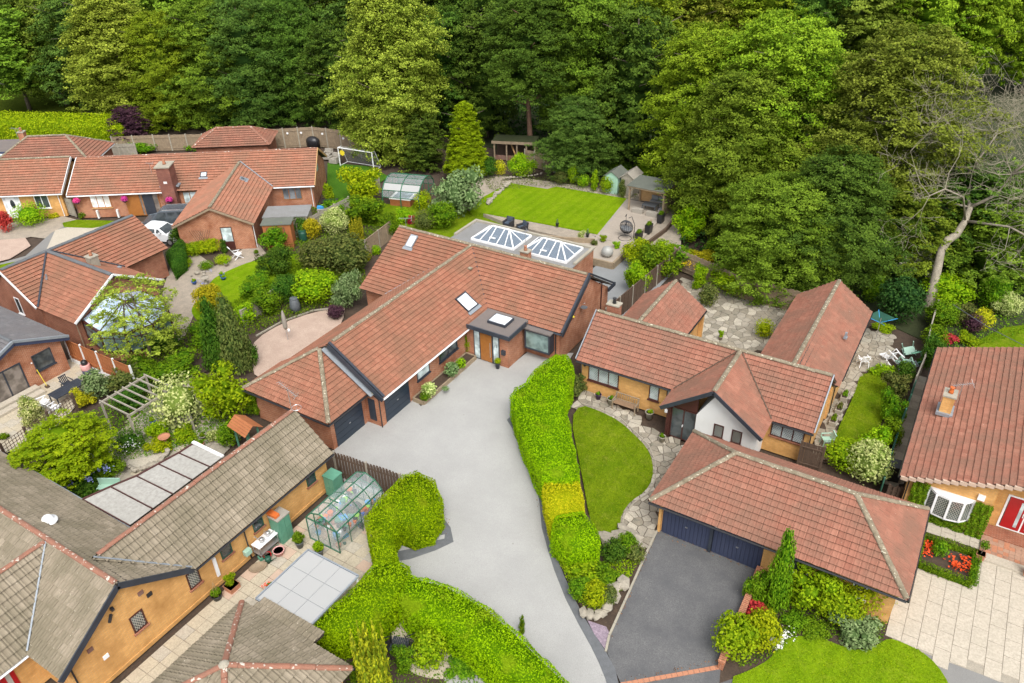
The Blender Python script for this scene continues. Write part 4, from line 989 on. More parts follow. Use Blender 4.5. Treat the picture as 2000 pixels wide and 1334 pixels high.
# ================================================================ 2 YELLOW-BRICK HOUSE WITH WHITE GABLE
H = empty('bungalow', (-10.7, 37.8, 0), 0, 'yellow-brick house with white rendered gable between the oval lawn and crazy paving', 'house')
rf = Roof(H, 'terracotta_tile_brown')
rf.slope([(-17.65,35.26,ZE),(-11.52,35.26,ZE),(-8.77,37.85,4.40),(-17.65,37.85,4.40)]); rf.slope([(-5.99,35.26,ZE),(-3.78,35.26,ZE),(-3.78,37.85,4.40),(-8.77,37.85,4.40)])
rf.slope([(-3.78,40.44,ZE),(-17.65,40.44,ZE),(-17.65,37.85,4.40),(-3.78,37.85,4.40)])
rf.slope([(-5.99,33.46,ZE),(-5.99,35.26,ZE),(-8.77,37.80,4.36),(-8.77,33.46,4.33)]); rf.slope([(-11.52,35.26,ZE),(-11.52,33.46,ZE),(-8.77,33.46,4.33),(-8.77,37.80,4.36)])
rf.slope([(-3.62,40.1,ZE),(-3.62,49.57,ZE),(-5.95,49.57,4.05),(-5.95,38.25,4.10)]); rf.slope([(-8.28,49.57,ZE),(-8.28,40.1,ZE),(-5.95,38.25,4.10),(-5.95,49.57,4.05)])
rf.slope([(-13.0,40.2,ZE),(-13.0,44.61,ZE),(-15.2,44.61,3.95),(-15.2,38.45,3.98)]); rf.slope([(-17.3,44.61,ZE),(-17.3,40.2,ZE),(-15.2,38.45,3.98),(-15.2,44.61,3.95)])
ro = rf.done()
ridge(ro,(-17.6,37.85,4.43),(-3.8,37.85,4.43)); ridge(ro,(-8.77,33.5,4.36),(-8.77,37.7,4.41)); ridge(ro,(-5.95,38.4,4.12),(-5.95,49.55,4.08)); ridge(ro,(-15.2,38.6,4.0),(-15.2,44.6,3.98))
for a_,b_ in (((-5.99,35.26,2.46),(-8.7,37.8,4.45)),((-11.52,35.26,2.46),(-8.84,37.8,4.45))): MB().bar(a_,b_,.07,.02).build('valley_gutter','dark_wood',ro)
for a_,b_ in (((-11.55,33.42,2.28),(-8.77,33.42,4.30)),((-5.96,33.42,2.28),(-8.77,33.42,4.30))): MB().bar(a_,b_,.05,.22).build('bargeboard','anthracite',ro)
MB().bar((-3.74,35.2,2.44),(-3.74,37.85,4.5),.06,.1).build('verge_trim','lead',ro); MB().bar((-17.7,35.2,2.44),(-17.7,37.85,4.5),.05,.1).build('verge_trim','lead',ro)
wl = MB(); gwall(wl,-17.45,-3.95,35.6,40.2,2.25,4.2,'x',ridge_at=37.85); gwall(wl,-8.1,-3.85,40,49.4,2.2,3.85,'y',ridge_at=-5.95); gwall(wl,-17.1,-13.25,40,44.4,2.2,3.8,'y',ridge_at=-15.2); wl.build('wall','brick_yellow',H,uv=True)
MB().bar((-13.1,44.35,0),(-13.1,44.35,2.2),.25,.25).build('brick_pier','brick_yellow',H,uv=True)
gb = MB(); gwall(gb,-9.65,-6.3,33.95,37.0,2.2,3.72,'y',ridge_at=-8.77); gb.build('gable_wall','white_paint',H)
MB().add([(-11.25,34.05,2.2),(-9.66,34.05,2.2),(-9.66,34.05,3.55),(-11.25,34.15,2.2),(-9.66,34.15,2.2),(-9.66,34.15,3.55)],[(0,1,2),(3,5,4),(0,3,4,1),(1,4,5,2),(2,5,3,0)]).build('gable_cladding','maroon_wood',H)
MB().box(-11.3,-11.12,34.0,35.6,0,2.25).build('porch_cladding','maroon_wood',H)
for i in range(14): MB().box(-11.34,-11.10,33.97,34.0,.1+i*.15,.225+i*.15).build('cladding_board','maroon_wood',H)
dw,M_ = window(H,-10.38,34.1,-90,1.45,2.1,.05,2,'maroon_wood','glass_dark',name='porch_door'); MB().box(-.02,.02,.05,.12,1.0,1.12,M_).build('handle','white_plastic',dw)
window(H,-16.0,35.6,-90,2.0,1.2,.95,3,'maroon_wood','glass_lattice','maroon_wood'); window(H,-12.75,35.6,-90,.62,1.1,.95,1,'maroon_wood','glass_lattice','maroon_wood'); window(H,-11.75,35.6,-90,.5,1.1,.95,1,'maroon_wood','glass_lattice')
window(H,-8.35,33.95,-90,.55,.85,1.15,1,'maroon_wood','glass_lattice_dark','maroon_wood'); window(H,-7.35,33.95,-90,.55,.85,1.15,1,'maroon_wood','glass_lattice_dark','maroon_wood'); window(H,-5.1,35.6,-90,1.75,.95,1.15,3,'maroon_wood','glass_lattice','brick_red')
gutter(H,(-17.65,35.18,2.33),(-11.6,35.18,2.33)); gutter(H,(-5.95,35.18,2.33),(-3.75,35.18,2.33)); gutter(H,(-3.55,40.9,2.33),(-3.55,49.5,2.33)); gutter(H,(-12.92,41,2.33),(-12.92,44.6,2.33)); pipe(H,-3.9,35.5,2.3); pipe(H,-3.8,40.6,2.3)
chimney(H,-16.85,38.55,3.6,4.75,.75,.5,'brick_red',1,pot='black_plastic')
MB().box(-4.35,-4.15,44.1,44.35,3.1,3.22).box(-4.32,-4.2,44.15,44.3,3.22,3.5).build('flue_vent','lead',H)
L_ = MB().lathe([(.02,0),(.09,.05),(.09,.2),(.03,.26)],(-17.2,35.45,1.9),8).build('wall_lamp','black_plastic',H); MB().lathe([(.02,0),(.09,.05),(.09,.2),(.03,.26)],(-11.36,33.9,1.7),8).build('wall_lamp','white_plastic',H)

# ================================================================ 3 DOUBLE GARAGE
H = empty('garage', (-3.5, 29.4, 0), 0, 'hipped double garage with navy timber doors facing the dark tarmac drive', 'garage')
rf = Roof(H, 'terracotta_tile_brown'); e4 = [(-9.18,26.4),(2.07,26.4),(2.07,32.3),(-9.18,32.3)]; a_, b_ = (-6.27,29.38,4.3),(-.88,29.38,4.3)
z_ = [(x,y,ZE) for x,y in e4]
rf.slope([z_[0],z_[1],b_,a_]); rf.slope([z_[1],z_[2],b_]); rf.slope([z_[2],z_[3],a_,b_]); rf.slope([z_[3],z_[0],a_]); ro = rf.done()
ridge(ro,(a_[0],a_[1],4.33),(b_[0],b_[1],4.33))
for c_, t_ in ((z_[0],a_),(z_[3],a_),(z_[1],b_),(z_[2],b_)): ridge(ro,(c_[0],c_[1],2.39),(t_[0],t_[1],4.33))
wl = MB().box(-8.85,-8.72,26.95,32,0,2.3).box(-8.72,-3.8,27.1,32,0,2.3).box(-3.8,1.75,26.9,32,0,2.3); wl.build('wall','brick_yellow',H,uv=True)
garage_door(H,-7.45,27.06,-90,2.3,2.05,12,'navy_paint',False); garage_door(H,-4.98,27.06,-90,2.3,2.05,12,'navy_paint',False)
MB().box(-6.29,-6.15,26.93,27.08,0,2.2).build('door_post','anthracite',H); MB().box(-8.7,-3.8,26.97,27.06,2.14,2.3).build('door_lintel','dark_wood',H)
gutter(H,(-9.2,26.32,2.33),(2.1,26.32,2.33)); gutter(H,(2.15,26.35,2.33),(2.15,32.3,2.33)); MB().box(-6.1,-5.85,26.86,26.95,1.80,1.98).build('security_light','white_plastic',H)
window(H,-2.15,26.9,-90,.8,.9,.9,1,'white_plastic','glass_dark','white_plastic'); window(H,.35,26.9,-90,.6,.8,.9,1,'white_plastic','glass_dark','white_plastic')

# ================================================================ 4 HOUSE ON THE RIGHT EDGE
H = empty('bungalow', (5, 40, 0), 0, 'house at the right edge with ivy-framed white bow window and red double door', 'house')
rf = Roof(H,'terracotta_tile_brown'); rf.slope([(.65,34.0,2.35),(.65,47.1,2.35),(8.8,47.1,5.01),(8.8,34.0,5.01)][::-1][::-1]); rf.slope([(17,47.1,2.35),(17,34,2.35),(8.8,34,5.01),(8.8,47.1,5.01)]); ro = rf.done()
for i in range(24): MB().box(.65+i*.34,.65+(i+1)*.34-.012,33.93,34.02,2.25+i*.111,2.44+i*.111).build('verge_tile','pink_slab',ro)
wl = MB().box(1.0,4.65,34.35,46.8,0,2.4).box(4.65,8.4,35.35,46.79,0,2.39).box(8.4,16.5,34.35,46.78,0,2.4); wl.add([(1.0,34.35,2.4),(4.65,34.35,2.4),(4.65,34.35,3.52),(1.0,46.8,2.4),(4.65,46.8,2.4),(4.65,46.8,3.52)],[(0,1,2),(3,5,4),(0,2,5,3),(1,4,5,2)]); wl.add([(4.651,35.35,2.39),(8.8,35.35,2.39),(8.8,35.35,4.8),(4.651,35.35,3.52),(4.651,46.8,2.39),(8.8,46.8,2.39),(8.8,46.8,4.8),(4.651,46.8,3.52)],[(0,1,2,3),(3,2,6,7),(4,7,6,5)]); wl.build('wall','brick_yellow',H,uv=True)
MB().bar((.7,34.05,2.25),(8.8,34.05,4.9),.04,.22).build('bargeboard','maroon_wood',ro); gutter(H,(.58,34,2.33),(.58,47,2.33)); pipe(H,1.05,34.2,2.3)
c_ = chimney(H,1.75,39.9,2.7,3.95,.55,.75,'brick_yellow',1,pot='orange_plastic')
bw = MB(); cx = 2.95; segs = [(-.95,0),(-.6,-.34),(0,-.46),(.6,-.34),(.95,0)]
for z0,z1,k in ((.75,.86,1.05),(1.98,2.1,1.08)): bw.prism([(cx+a*k,34.36+b*k) for a,b in segs]+[(cx+.95,34.4),(cx-.95,34.4)],z0,z1)
for a,b in segs: bw.box(cx+a-.05,cx+a+.05,34.33+b-.05,34.33+b+.05,.86,1.98)
bo = bw.build('bow_window','white_plastic',H)
for i in range(4):
    a,b = segs[i],segs[i+1]; p=Vector((cx+a[0],34.34+a[1],1.42)); q=Vector((cx+b[0],34.34+b[1],1.42)); d=(q-p).normalized(); MB().bar(p+d*.06,q-d*.06,.03,1.12).build('pane','glass_lattice_dark',bo,uv=True)
MB().box(4.66,8.3,34.5,35.3,0,.22).build('porch_step','brick_red',H,uv=True)
dw,M_ = window(H,6.15,35.35,-90,1.9,2.05,.25,2,'white_plastic','glass_dark',name='front_door',fw=.09)
for u in (-.82,.03): 
    MB().box(u,u+.78,-.02,.045,.33,2.22,M_).build('door_leaf','red_paint',dw); MB().box(u+.14+(.36 if u<0 else 0)-.0,u+.28+(.36 if u<0 else 0),.045,.052,.5,2.05,M_).build('pane','glass_frost',dw)
MB().box(-.12,-.08,.05,.12,1.25,1.45,M_).box(.08,.12,.05,.12,1.25,1.45,M_).build('handle','white_plastic',dw)
MB().box(3.95,4.25,34.25,34.35,2.25,2.55).build('alarm_box','white_plastic',H)
slabs('porch_tiles',[(4.7,33.3),(8.2,33.3),(8.2,34.5),(4.7,34.5)],.14,['brick_red','terracotta_pot'],.24,.24,0,t=.02,bed='concrete')
sheet('door_step',[(4.6,32.8),(8.2,32.8),(8.2,33.3),(4.6,33.3)],.16,'pale_slab',.15)
def ivy(name, quads, mat, label, dens=330, leaf=.10, seed=2):
    rng=np.random.default_rng(seed);P=[];Nn=[]
    for o,u,v,nv in quads:
        o,u,v,nv=[np.array(t,float) for t in (o,u,v,nv)]; k=int(np.linalg.norm(u)*np.linalg.norm(v)*dens); a=rng.uniform(0,1,(k,2)); p=o+a[:,:1]*u+a[:,1:]*v+nv*(.08+rng.uniform(0,.12,(k,1))+.06*np.sin(a[:,:1]*17)*np.sin(a[:,1:]*9)); P.append(p);Nn.append(np.tile(nv+np.array([0,0,.25]),(k,1)))
    P=np.concatenate(P);Nn=np.concatenate(Nn); me=leafmesh('ivy',P,Nn,rng.uniform(.7,1.3,len(P))*leaf,rng.uniform(0,1,len(P)),jit=.5,rng=rng,mat=mat); o=bpy.data.objects.new(name,me); C.objects.link(o); return tag(o,label,'climbing plant')
ivy('wall_ivy',[((1.25,34.35,0),(.72,0,0),(0,0,2.25),(0,-1,0)),((1.97,34.35,0),(1.95,0,0),(0,0,.78),(0,-1,0)),((3.95,34.35,0),(.75,0,0),(0,0,2.15),(0,-1,0))],'leaf_mid','dense green ivy wrapped round the white bow window of the right-hand house',1100,.10)

# ================================================================ 5 GREY-BROWN ROOFED YELLOW BUNGALOW (near left)
H = empty('bungalow', (-28, 12, 0), 0, 'yellow-brick house with lichened brown concrete roof and red ridge tiles at the near left', 'house')
rf = Roof(H,'concrete_tile','big')
rf.slope([(-24.6,12.62,2.35),(-24.6,21.45,2.35),(-26.81,21.45,4.30),(-26.81,9.9,4.32)][:4]); 
rf.slope([(-29.05,21.45,2.35),(-29.05,12.62,2.35),(-26.81,9.9,4.32),(-26.81,21.45,4.30)])
rf.slope([(-26.9,6.45,2.28),(-24.72,6.45,2.28),(-24.72,9.55,4.45),(-29.3,9.55,4.45)]); rf.slope([(-44,6.45,2.28),(-31.7,6.45,2.28),(-29.3,9.55,4.45),(-44,9.55,4.45)])
rf.slope([(-24.72,12.62,2.35),(-29.0,12.72,2.35),(-29.0,12.72,2.35),(-26.81,9.95,4.25),(-26.0,9.55,4.45),(-24.72,9.55,4.45)][:1]+[(-44,12.72,2.35),(-44,9.55,4.45),(-24.72,9.55,4.45)])
rf.slope([(-26.9,1.0,2.28),(-26.9,6.45,2.28),(-29.3,9.5,4.43),(-29.3,1.0,4.43)]); rf.slope([(-31.7,6.45,2.28),(-31.7,1.0,2.28),(-29.3,1.0,4.43),(-29.3,9.5,4.43)])
ro = rf.done()
ridge(ro,(-26.81,10.15,4.38),(-26.81,21.4,4.36),'ridge_red',.12); ridge(ro,(-44,9.55,4.5),(-24.75,9.55,4.5),'ridge_red',.12); ridge(ro,(-29.3,1,4.47),(-29.3,9.4,4.47),'ridge_red',.12)
for a_,b_ in (((-24.65,12.6,2.48),(-26.81,9.98,4.42)),((-26.9,6.45,2.42),(-29.25,9.45,4.5))): MB().bar(a_,b_,.07,.03).build('valley_gutter','lead',ro)
for a_,b_ in (((-24.66,6.35,2.2),(-24.66,9.55,4.36)),((-24.66,12.66,2.24),(-24.66,9.55,4.36))): MB().bar(a_,b_,.06,.28).build('bargeboard','anthracite',ro)
MB().lathe([(.40,0),(.38,.06),(.26,.08),(.25,.16),(.2,.26),(.11,.33),(.02,.35)],(-31.0,10.45,3.86),16).build('sun_tube','white_plastic',H,True)
wl = MB(); gwall(wl,-28.8,-24.95,12.401,21.2,2.2,4.05,'y',ridge_at=-26.81); gwall(wl,-43,-24.95,6.8,12.4,2.15,4.2,'x',ridge_at=9.55); gwall(wl,-31.4,-27.25,1,8,2.1,4.2,'y',ridge_at=-29.3); wl.build('wall','brick_yellow',H,uv=True)
MB().box(-24.94,-24.90,6.8,21.2,0,.22).build('plinth','brick_yellow',H,uv=True)
for y_,z0 in ((20.05,1.2),(16.45,1.2),(14.5,1.2),(12.65,1.05),(9.85,1.25)): window(H,-24.95,y_,0,.62,.95,z0,1,'maroon_wood' if y_<13 else 'dark_green_plastic','glass_lattice_dark' if y_<13 else 'glass_dark','brick_red')
gutter(H,(-24.52,12.7,2.33),(-24.52,21.45,2.33)); gutter(H,(-44,12.8,2.33),(-29.1,12.8,2.33),'lead'); gutter(H,(-26.84,1,2.26),(-26.84,6.4,2.26),'white_plastic'); pipe(H,-24.88,15.6,2.3); pipe(H,-24.88,6.9,2.2)
lt = MB().box(-24.93,-24.85,13.7,13.85,.6,1.75).build('wall_light','white_plastic',H)
cc = MB().bar((-24.9,9.0,3.1),(-24.7,8.75,3.0),.10,.10).bar((-24.93,9.1,3.35),(-24.8,9.1,3.3),.12,.16).build('security_camera','black_plastic',H)
for y_,z_,mt in ((10.35,2.95,'brick_dark'),(10.65,2.55,'black_plastic'),(7.8,2.25,'brick_dark'),(8.2,1.35,'white_plastic')): MB().box(-24.95,-24.9,y_-.12,y_+.12,z_-.1,z_+.1).build('air_vent',mt,H)
dw,M_ = window(H,-27.25,5.35,0,.95,2.05,.1,1,'red_paint','glass_dark',name='front_door'); MB().box(-.42,.42,.0,.045,.15,2.1,M_).build('door_leaf','red_paint',dw); MB().box(-.3,-.12,.045,.055,1.0,1.95,M_).build('pane','glass_lattice_dark',dw); MB().box(.12,.3,.045,.055,1.0,1.95,M_).build('pane','glass_lattice_dark',dw)
MB().tube([(-.0,.05,1.35),(0,.08,1.4),(0,.05,1.45)],.03,5).build('knocker','aluminium',dw)

# ================================================================ 6 HIPPED ROOF AT THE BOTTOM
H = empty('garage', (-18.5, 9.3, 0), 0, 'square building under a hipped grey-brown roof with red hip tiles, bottom edge', 'garage')
rf = Roof(H,'concrete_tile','big'); q = [(-21.4,6.3,2.35),(-15.36,6.3,2.35),(-15.36,12.38,2.35),(-21.4,12.43,2.35)]; t_ = (-18.45,9.35,4.05)
for i in range(4): rf.slope([q[i],q[(i+1)%4],t_])
rf.slope([(-20.9,12.5,2.28),(-17.5,12.5,2.28),(-17.5,13.1,2.18),(-20.9,13.1,2.18)][::-1]); ro = rf.done(limit=300)
for c_ in q: ridge(ro,(c_[0],c_[1],2.4),(t_[0],t_[1],4.1),'ridge_red',.12)
MB().box(-21.1,-15.7,6.6,12.1,0,2.3).build('wall','brick_yellow',H,uv=True); gutter(H,(-21.4,12.5,2.33),(-15.3,12.45,2.33),'black_plastic')
MB().lathe([(.16,0),(.2,.06),(.12,.14),(.05,.17)],(-18.45,9.35,4.08),8).build('mortar_cap','concrete',ro)
# ================================================================ 7 LONG HOUSE AT THE TOP LEFT (turned 34.8 degrees)
EO = (-69.6, 35.99, 0); EA = 34.8
def eloc(u, v, z=0): c, s = math.cos(R(EA)), math.sin(R(EA)); return Vector((EO[0]+u*c-v*s, EO[1]+u*s+v*c, z))
H = empty('bungalow', EO, EA, 'long red-brick house with a tall front chimney and oak porch beside the parked vehicles', 'house', world=False); ORG[H.name] = (0,0,0)
rf = Roof(H,'terracotta_tile_pale'); rf.slope([(0,0,2.35),(22.12,0,2.35),(22.12,3.9,4.48),(0,3.9,4.48)]); rf.slope([(22.12,7.8,2.35),(0,7.8,2.35),(0,3.9,4.48),(22.12,3.9,4.48)],hidden=True)
rf.slope([(18.35,-8.0,2.35),(18.35,.0,2.35),(15.05,2.75,3.87),(15.05,-8.0,3.87)]); rf.slope([(11.7,.0,2.35),(11.7,-8.0,2.35),(15.05,-8.0,3.87),(15.05,2.75,3.87)]); ro = rf.done()
ridge(ro,(0,3.9,4.51),(22.1,3.9,4.51),'ridge_red',.09); ridge(ro,(15.05,-7.95,3.9),(15.05,2.6,3.9),'ridge_grey',.14)
for a_,b_ in (((11.7,-8.05,2.28),(15.05,-8.05,3.80)),((18.35,-8.05,2.28),(15.05,-8.05,3.80))): MB().bar(a_,b_,.1,.14).build('bargeboard','aged_wood',ro)
for u_ in (22.15,-.05): MB().bar((u_,0,2.34),(u_,3.9,4.47),.06,.2).bar((u_,7.8,2.34),(u_,3.9,4.47),.06,.2).build('bargeboard','light_wood' if u_>0 else 'white_paint',ro)
MB().bar((18.35,.0,2.46),(15.1,2.72,3.98),.10,.02).build('valley_gutter','lead',ro)
wl = MB(); gwall(wl,.3,21.85,.35,7.4,2.25,4.28,'x',ridge_at=3.9); gwall(wl,12.0,18.05,-7.75,2,2.25,3.7,'y',ridge_at=15.05); wl.build('wall','brick_orange',H,uv=True)
c_ = MB().box(8.6,9.75,-.55,.9,0,4.75).build('chimney','brick_dark',H,uv=True); MB().box(8.5,9.85,-.65,1.0,4.75,4.85).build('chimney_cap','concrete',c_); MB().lathe([(.16,0),(.13,.15),(.12,.35),(.15,.4),(.07,.4)],(9.2,.2,4.85),10).build('chimney_pot','terracotta_pot',c_,True); MB().box(9.0,9.3,-.57,-.55,3.3,3.5).build('plaque','white_paint',c_)
for u_,z_ in ((8.45,2.75),(9.9,2.75)): MB().box(u_-.12,u_+.12,.0,.75,z_,z_+.12).build('flashing','lead',c_)
window(H,2.6,.35,-90,1.8,1.25,.95,3,'oak_wood','glass_blind','light_wood'); window(H,11.0,.35,-90,1.9,1.15,1.0,3,'oak_wood','glass_frost',None); window(H,19.9,.35,-90,1.75,1.2,.95,3,'oak_wood','glass_slat',None)
dw,M_ = window(H,6.35,.30,-90,3.0,2.2,.05,4,'oak_wood','glass_inside',name='oak_porch'); MB().box(.1,1.0,.04,.07,.1,2.1,M_).build('door_leaf','anthracite',dw); MB().box(-1.5,-.2,.036,.06,.1,2.1,M_).build('door_panel','oak_wood',dw)
dw,M_ = window(H,15.9,-7.75,-90,.95,2.0,.05,1,'maroon_wood','glass_frost',name='back_door'); MB().box(-.42,.42,-.03,.03,.1,.75,M_).build('door_panel','maroon_wood',dw)
tr = MB()
for i in range(5):
    for s_ in (-1,1): tr.bar((13.4+i*.18,-7.82,.7+.0),(13.4+i*.18+s_*.5,-7.82,1.9),.02,.02)
tr.build('wall_trellis','dark_wood',H)
rooflight(H,(11.95,1.55,3.22),(1,0,0),Vector((0,-2.13,3.9)),.6,.62,glass='glass_pale'); rooflight(H,(16.0,-.6,3.45),(0,1,0),Vector((1.52,0,3.3)),.6,.5,mat='lead',glass='glass_dark')
gutter(H,(-.05,-.06,2.33),(8.5,-.06,2.33),'white_plastic'); gutter(H,(18.4,-.06,2.33),(22.1,-.06,2.33),'white_plastic'); pipe(H,21.7,.25,2.3,'white_plastic'); pipe(H,.35,.25,2.3,'brick_dark'); pipe(H,18.12,-7.6,2.3,'white_plastic')
MB().box(21.85,21.93,3.2,3.9,2.5,3.0).build('gable_light','glass_sky',H)
MB().box(2.0,2.15,.1,.35,0,.75).box(3.8,3.95,.1,.35,0,.75).build('sill_bracket','white_paint',H)
# its small hip-roofed outbuilding and the neighbour at the left edge
def hip(root, cx, cy, hw, hl, ze, zr, mat='terracotta_tile', rm='ridge_grey', limit=250, wall='brick_red', ins=.3, axis='u'):
    rf = Roof(root, mat); q=[(cx-hw,cy-hl,ze),(cx+hw,cy-hl,ze),(cx+hw,cy+hl,ze),(cx-hw,cy+hl,ze)]; 
    if hw > hl: a=(cx-hw+hl,cy,zr); b=(cx+hw-hl,cy,zr); F=[(q[0],q[1],b,a),(q[1],q[2],b),(q[2],q[3],a,b),(q[3],q[0],a)]; E_=[(q[0],a),(q[3],a),(q[1],b),(q[2],b)]
    elif hl > hw: a=(cx,cy-hl+hw,zr); b=(cx,cy+hl-hw,zr); F=[(q[0],q[1],a),(q[1],q[2],b,a),(q[2],q[3],b),(q[3],q[0],a,b)]; E_=[(q[0],a),(q[1],a),(q[2],b),(q[3],b)]
    else: a=b=(cx,cy,zr); F=[(q[i],q[(i+1)%4],a) for i in range(4)]; E_=[(q[i],a) for i in range(4)]
    for f in F: rf.slope(list(f))
    ro = rf.done(limit=limit)
    for p,q_ in E_: ridge(ro,(p[0],p[1],p[2]+.03),(q_[0],q_[1],q_[2]+.03),rm)
    if a!=b: ridge(ro,(a[0],a[1],a[2]+.03),(b[0],b[1],b[2]+.03),rm)
    MB().box(cx-hw+ins,cx+hw-ins,cy-hl+ins,cy+hl-ins,0,ze-.02).build('wall',wall,root,uv=True); return ro
H = empty('garden_room', eloc(11.6,14.6), EA, 'low hipped tiled roof just behind the long top-left house', 'outbuilding', world=False); hip(H,0,0,4.0,2.2,2.2,3.5,'terracotta_tile_brown','ridge_red')
H = empty('bungalow', eloc(0,0), EA, 'yellow-brick house with white door and white windows at the left edge', 'house', world=False)
rf = Roof(H,'terracotta_tile_pale'); rf.slope([(-14,.65,2.35),(-.75,.65,2.35),(-.75,4.3,4.46),(-14,4.3,4.46)]); rf.slope([(-.75,8,2.35),(-14,8,2.35),(-14,4.3,4.46),(-.75,4.3,4.46)],hidden=True); ro=rf.done()
ridge(ro,(-14,4.3,4.49),(-.8,4.3,4.49)); MB().bar((-.72,.6,2.32),(-.72,4.3,4.45),.05,.24).build('bargeboard','white_paint',ro); wl=MB(); gwall(wl,-13.7,-1.05,1.0,7.6,2.25,4.25,'x',ridge_at=4.3); wl.build('wall','brick_yellow',H,uv=True)
window(H,-2.9,1.0,-90,1.25,1.25,.9,2,'white_plastic','glass_dark','white_plastic'); dw,M_=window(H,-5.6,1.0,-90,1.5,2.15,.05,1,'white_plastic','glass_pale',name='front_door'); MB().box(-.45,.35,-.02,.05,.1,2.1,M_).build('door_leaf','white_plastic',dw); MB().lathe([(.2,0),(.2,.02)],(0,0,0),12).build('oval_light','glass_dark',dw).matrix_basis = Matrix.Translation((-5.55,.94,1.4)) @ Matrix.Rotation(R(90),4,'X') @ Matrix.Diagonal((1,2.1,1,1))
gutter(H,(-14,.6,2.33),(-.7,.6,2.33),'white_plastic'); pipe(H,-1.3,.9,2.3,'white_plastic'); window(H,-7.6,1.0,-90,1.2,1.2,.9,2,'white_plastic','glass_dark','white_plastic')
H = empty('bungalow', eloc(-6.0,11.4), EA, 'red hip-roofed house with an orange chimney pot beside the long clipped hedge', 'house', world=False)
hip(H,0,0,5.0,3.1,2.4,4.35,'terracotta_tile_brown','ridge_grey'); chimney(H,-2.6,.5,3.5,4.7,.55,.6,'brick_orange',1,pot='terracotta_pot'); gutter(H,(5.0,-3.1,2.33),(5.0,3.1,2.33),'white_plastic')
H = empty('flat_roof_extension', eloc(-13.0,13.6), EA, 'dark flat-roofed building with white windows at the top-left corner', 'outbuilding', world=False)
MB().box(-4,4,-1.6,2.2,0,2.6).build('wall','grey_wood',H); MB().box(-4.2,4.15,-1.8,2.4,2.6,2.75).build('flat_roof','flat_felt',H); MB().box(-4.25,4.2,-1.86,-1.8,2.45,2.8).box(4.15,4.21,-1.8,2.4,2.45,2.8).build('fascia','navy_paint',H); window(H,2.2,-1.6,-90,1.9,.9,1.3,3,'white_plastic','glass_dark')
H = empty('conservatory', eloc(-12.6,10.6), EA, 'white-framed glazed lean-to roof with blue panes at the far left', 'conservatory', world=False)
MB().box(-2.2,2.2,-1.0,1.2,0,2.3).build('wall','white_plastic',H); MB().box(-2.6,2.6,-1.6,1.4,2.3,2.38).build('flat_roof','flat_membrane',H)
f_=MB(); zz=lambda x,y:2.5
for a,b in (((-1.7,-1.2,2.55),(1.7,-1.2,2.55)),((1.7,-1.2,2.55),(1.7,1,2.55)),((1.7,1,2.55),(-1.7,1,2.55)),((-1.7,1,2.55),(-1.7,-1.2,2.55)),((-1.7,-1.2,2.55),(-.5,0,3)),((1.7,-1.2,2.55),(.5,0,3)),((1.7,1,2.55),(.5,0,3)),((-1.7,1,2.55),(-.5,0,3)),((-.5,0,3),(.5,0,3))): f_.bar(a,b,.16,.1)
fo=f_.build('glazing_bar','white_plastic',H)
for p in (((-1.7,-1.2,2.53),(1.7,-1.2,2.53),(.5,0,2.97),(-.5,0,2.97)),((1.7,-1.2,2.53),(1.7,1,2.53),(.5,0,2.97)),((1.7,1,2.53),(-1.7,1,2.53),(-.5,0,2.97),(.5,0,2.97)),((-1.7,1,2.53),(-1.7,-1.2,2.53),(-.5,0,2.97))): v_=[Vector(t) for t in p]; MB().slab(v_,(v_[1]-v_[0]).cross(v_[2]-v_[1]).normalized(),.02).build('pane','glass_teal',fo)
# ================================================================ 8 HOUSE WITH THE CONSERVATORY (left middle)
H = empty('bungalow', (-53, 27, 0), 0, 'red-brick house with crossing tiled roofs and slate ridges beside the conservatory', 'house')
rf = Roof(H,'terracotta_tile')
rf.slope([(-52.45,22.6,2.35),(-52.45,33.3,2.35),(-55.7,33.3,4.42),(-55.7,22.6,4.42)]); rf.slope([(-58.95,33.3,2.35),(-58.95,22.6,2.35),(-55.7,22.6,4.42),(-55.7,33.3,4.42)])
rf.slope([(-52.45,22.70,2.35),(-48.2,22.70,2.35),(-48.2,26.1,4.40),(-55.7,26.1,4.40)]); rf.slope([(-48.2,29.5,2.35),(-52.45,29.5,2.35),(-55.7,26.1,4.40),(-48.2,26.1,4.40)])
ro = rf.done(); ridge(ro,(-55.7,22.7,4.45),(-55.7,33.2,4.45),'ridge_slate',.15); ridge(ro,(-55.6,26.1,4.43),(-48.3,26.1,4.43),'ridge_slate',.15)
MB().bar((-52.4,22.65,2.5),(-55.6,26.0,4.5),.12,.03).build('valley_gutter','anthracite',ro); MB().bar((-52.4,29.5,2.5),(-55.6,26.2,4.5),.12,.03).build('valley_gutter','anthracite',ro)
for a_,b_ in (((-48.15,22.6,2.42),(-48.15,26.1,4.47)),((-48.15,29.6,2.42),(-48.15,26.1,4.47)),((-52.4,22.52,2.42),(-55.7,22.52,4.47)),((-59.0,22.52,2.42),(-55.7,22.52,4.47))): MB().bar(a_,b_,.08,.14).build('verge_trim','white_paint',ro)
wl=MB(); gwall(wl,-58.6,-52.75,22.9,33,2.2,4.2,'y',ridge_at=-55.7); gwall(wl,-53,-48.55,23.0,29.2,2.2,4.15,'x',ridge_at=26.1); wl.build('wall','brick_red',H,uv=True)
chimney(H,-51.8,27.0,3.3,4.55,.6,.6,'stone',1); window(H,-55.6,22.9,-90,.6,1.3,.9,1,'white_plastic','glass_dark','white_plastic'); MB().box(-53.8,-53.6,24.4,24.6,3.4,3.5).box(-53.73,-53.67,24.45,24.55,3.5,3.8).build('flue_vent','lead',H)
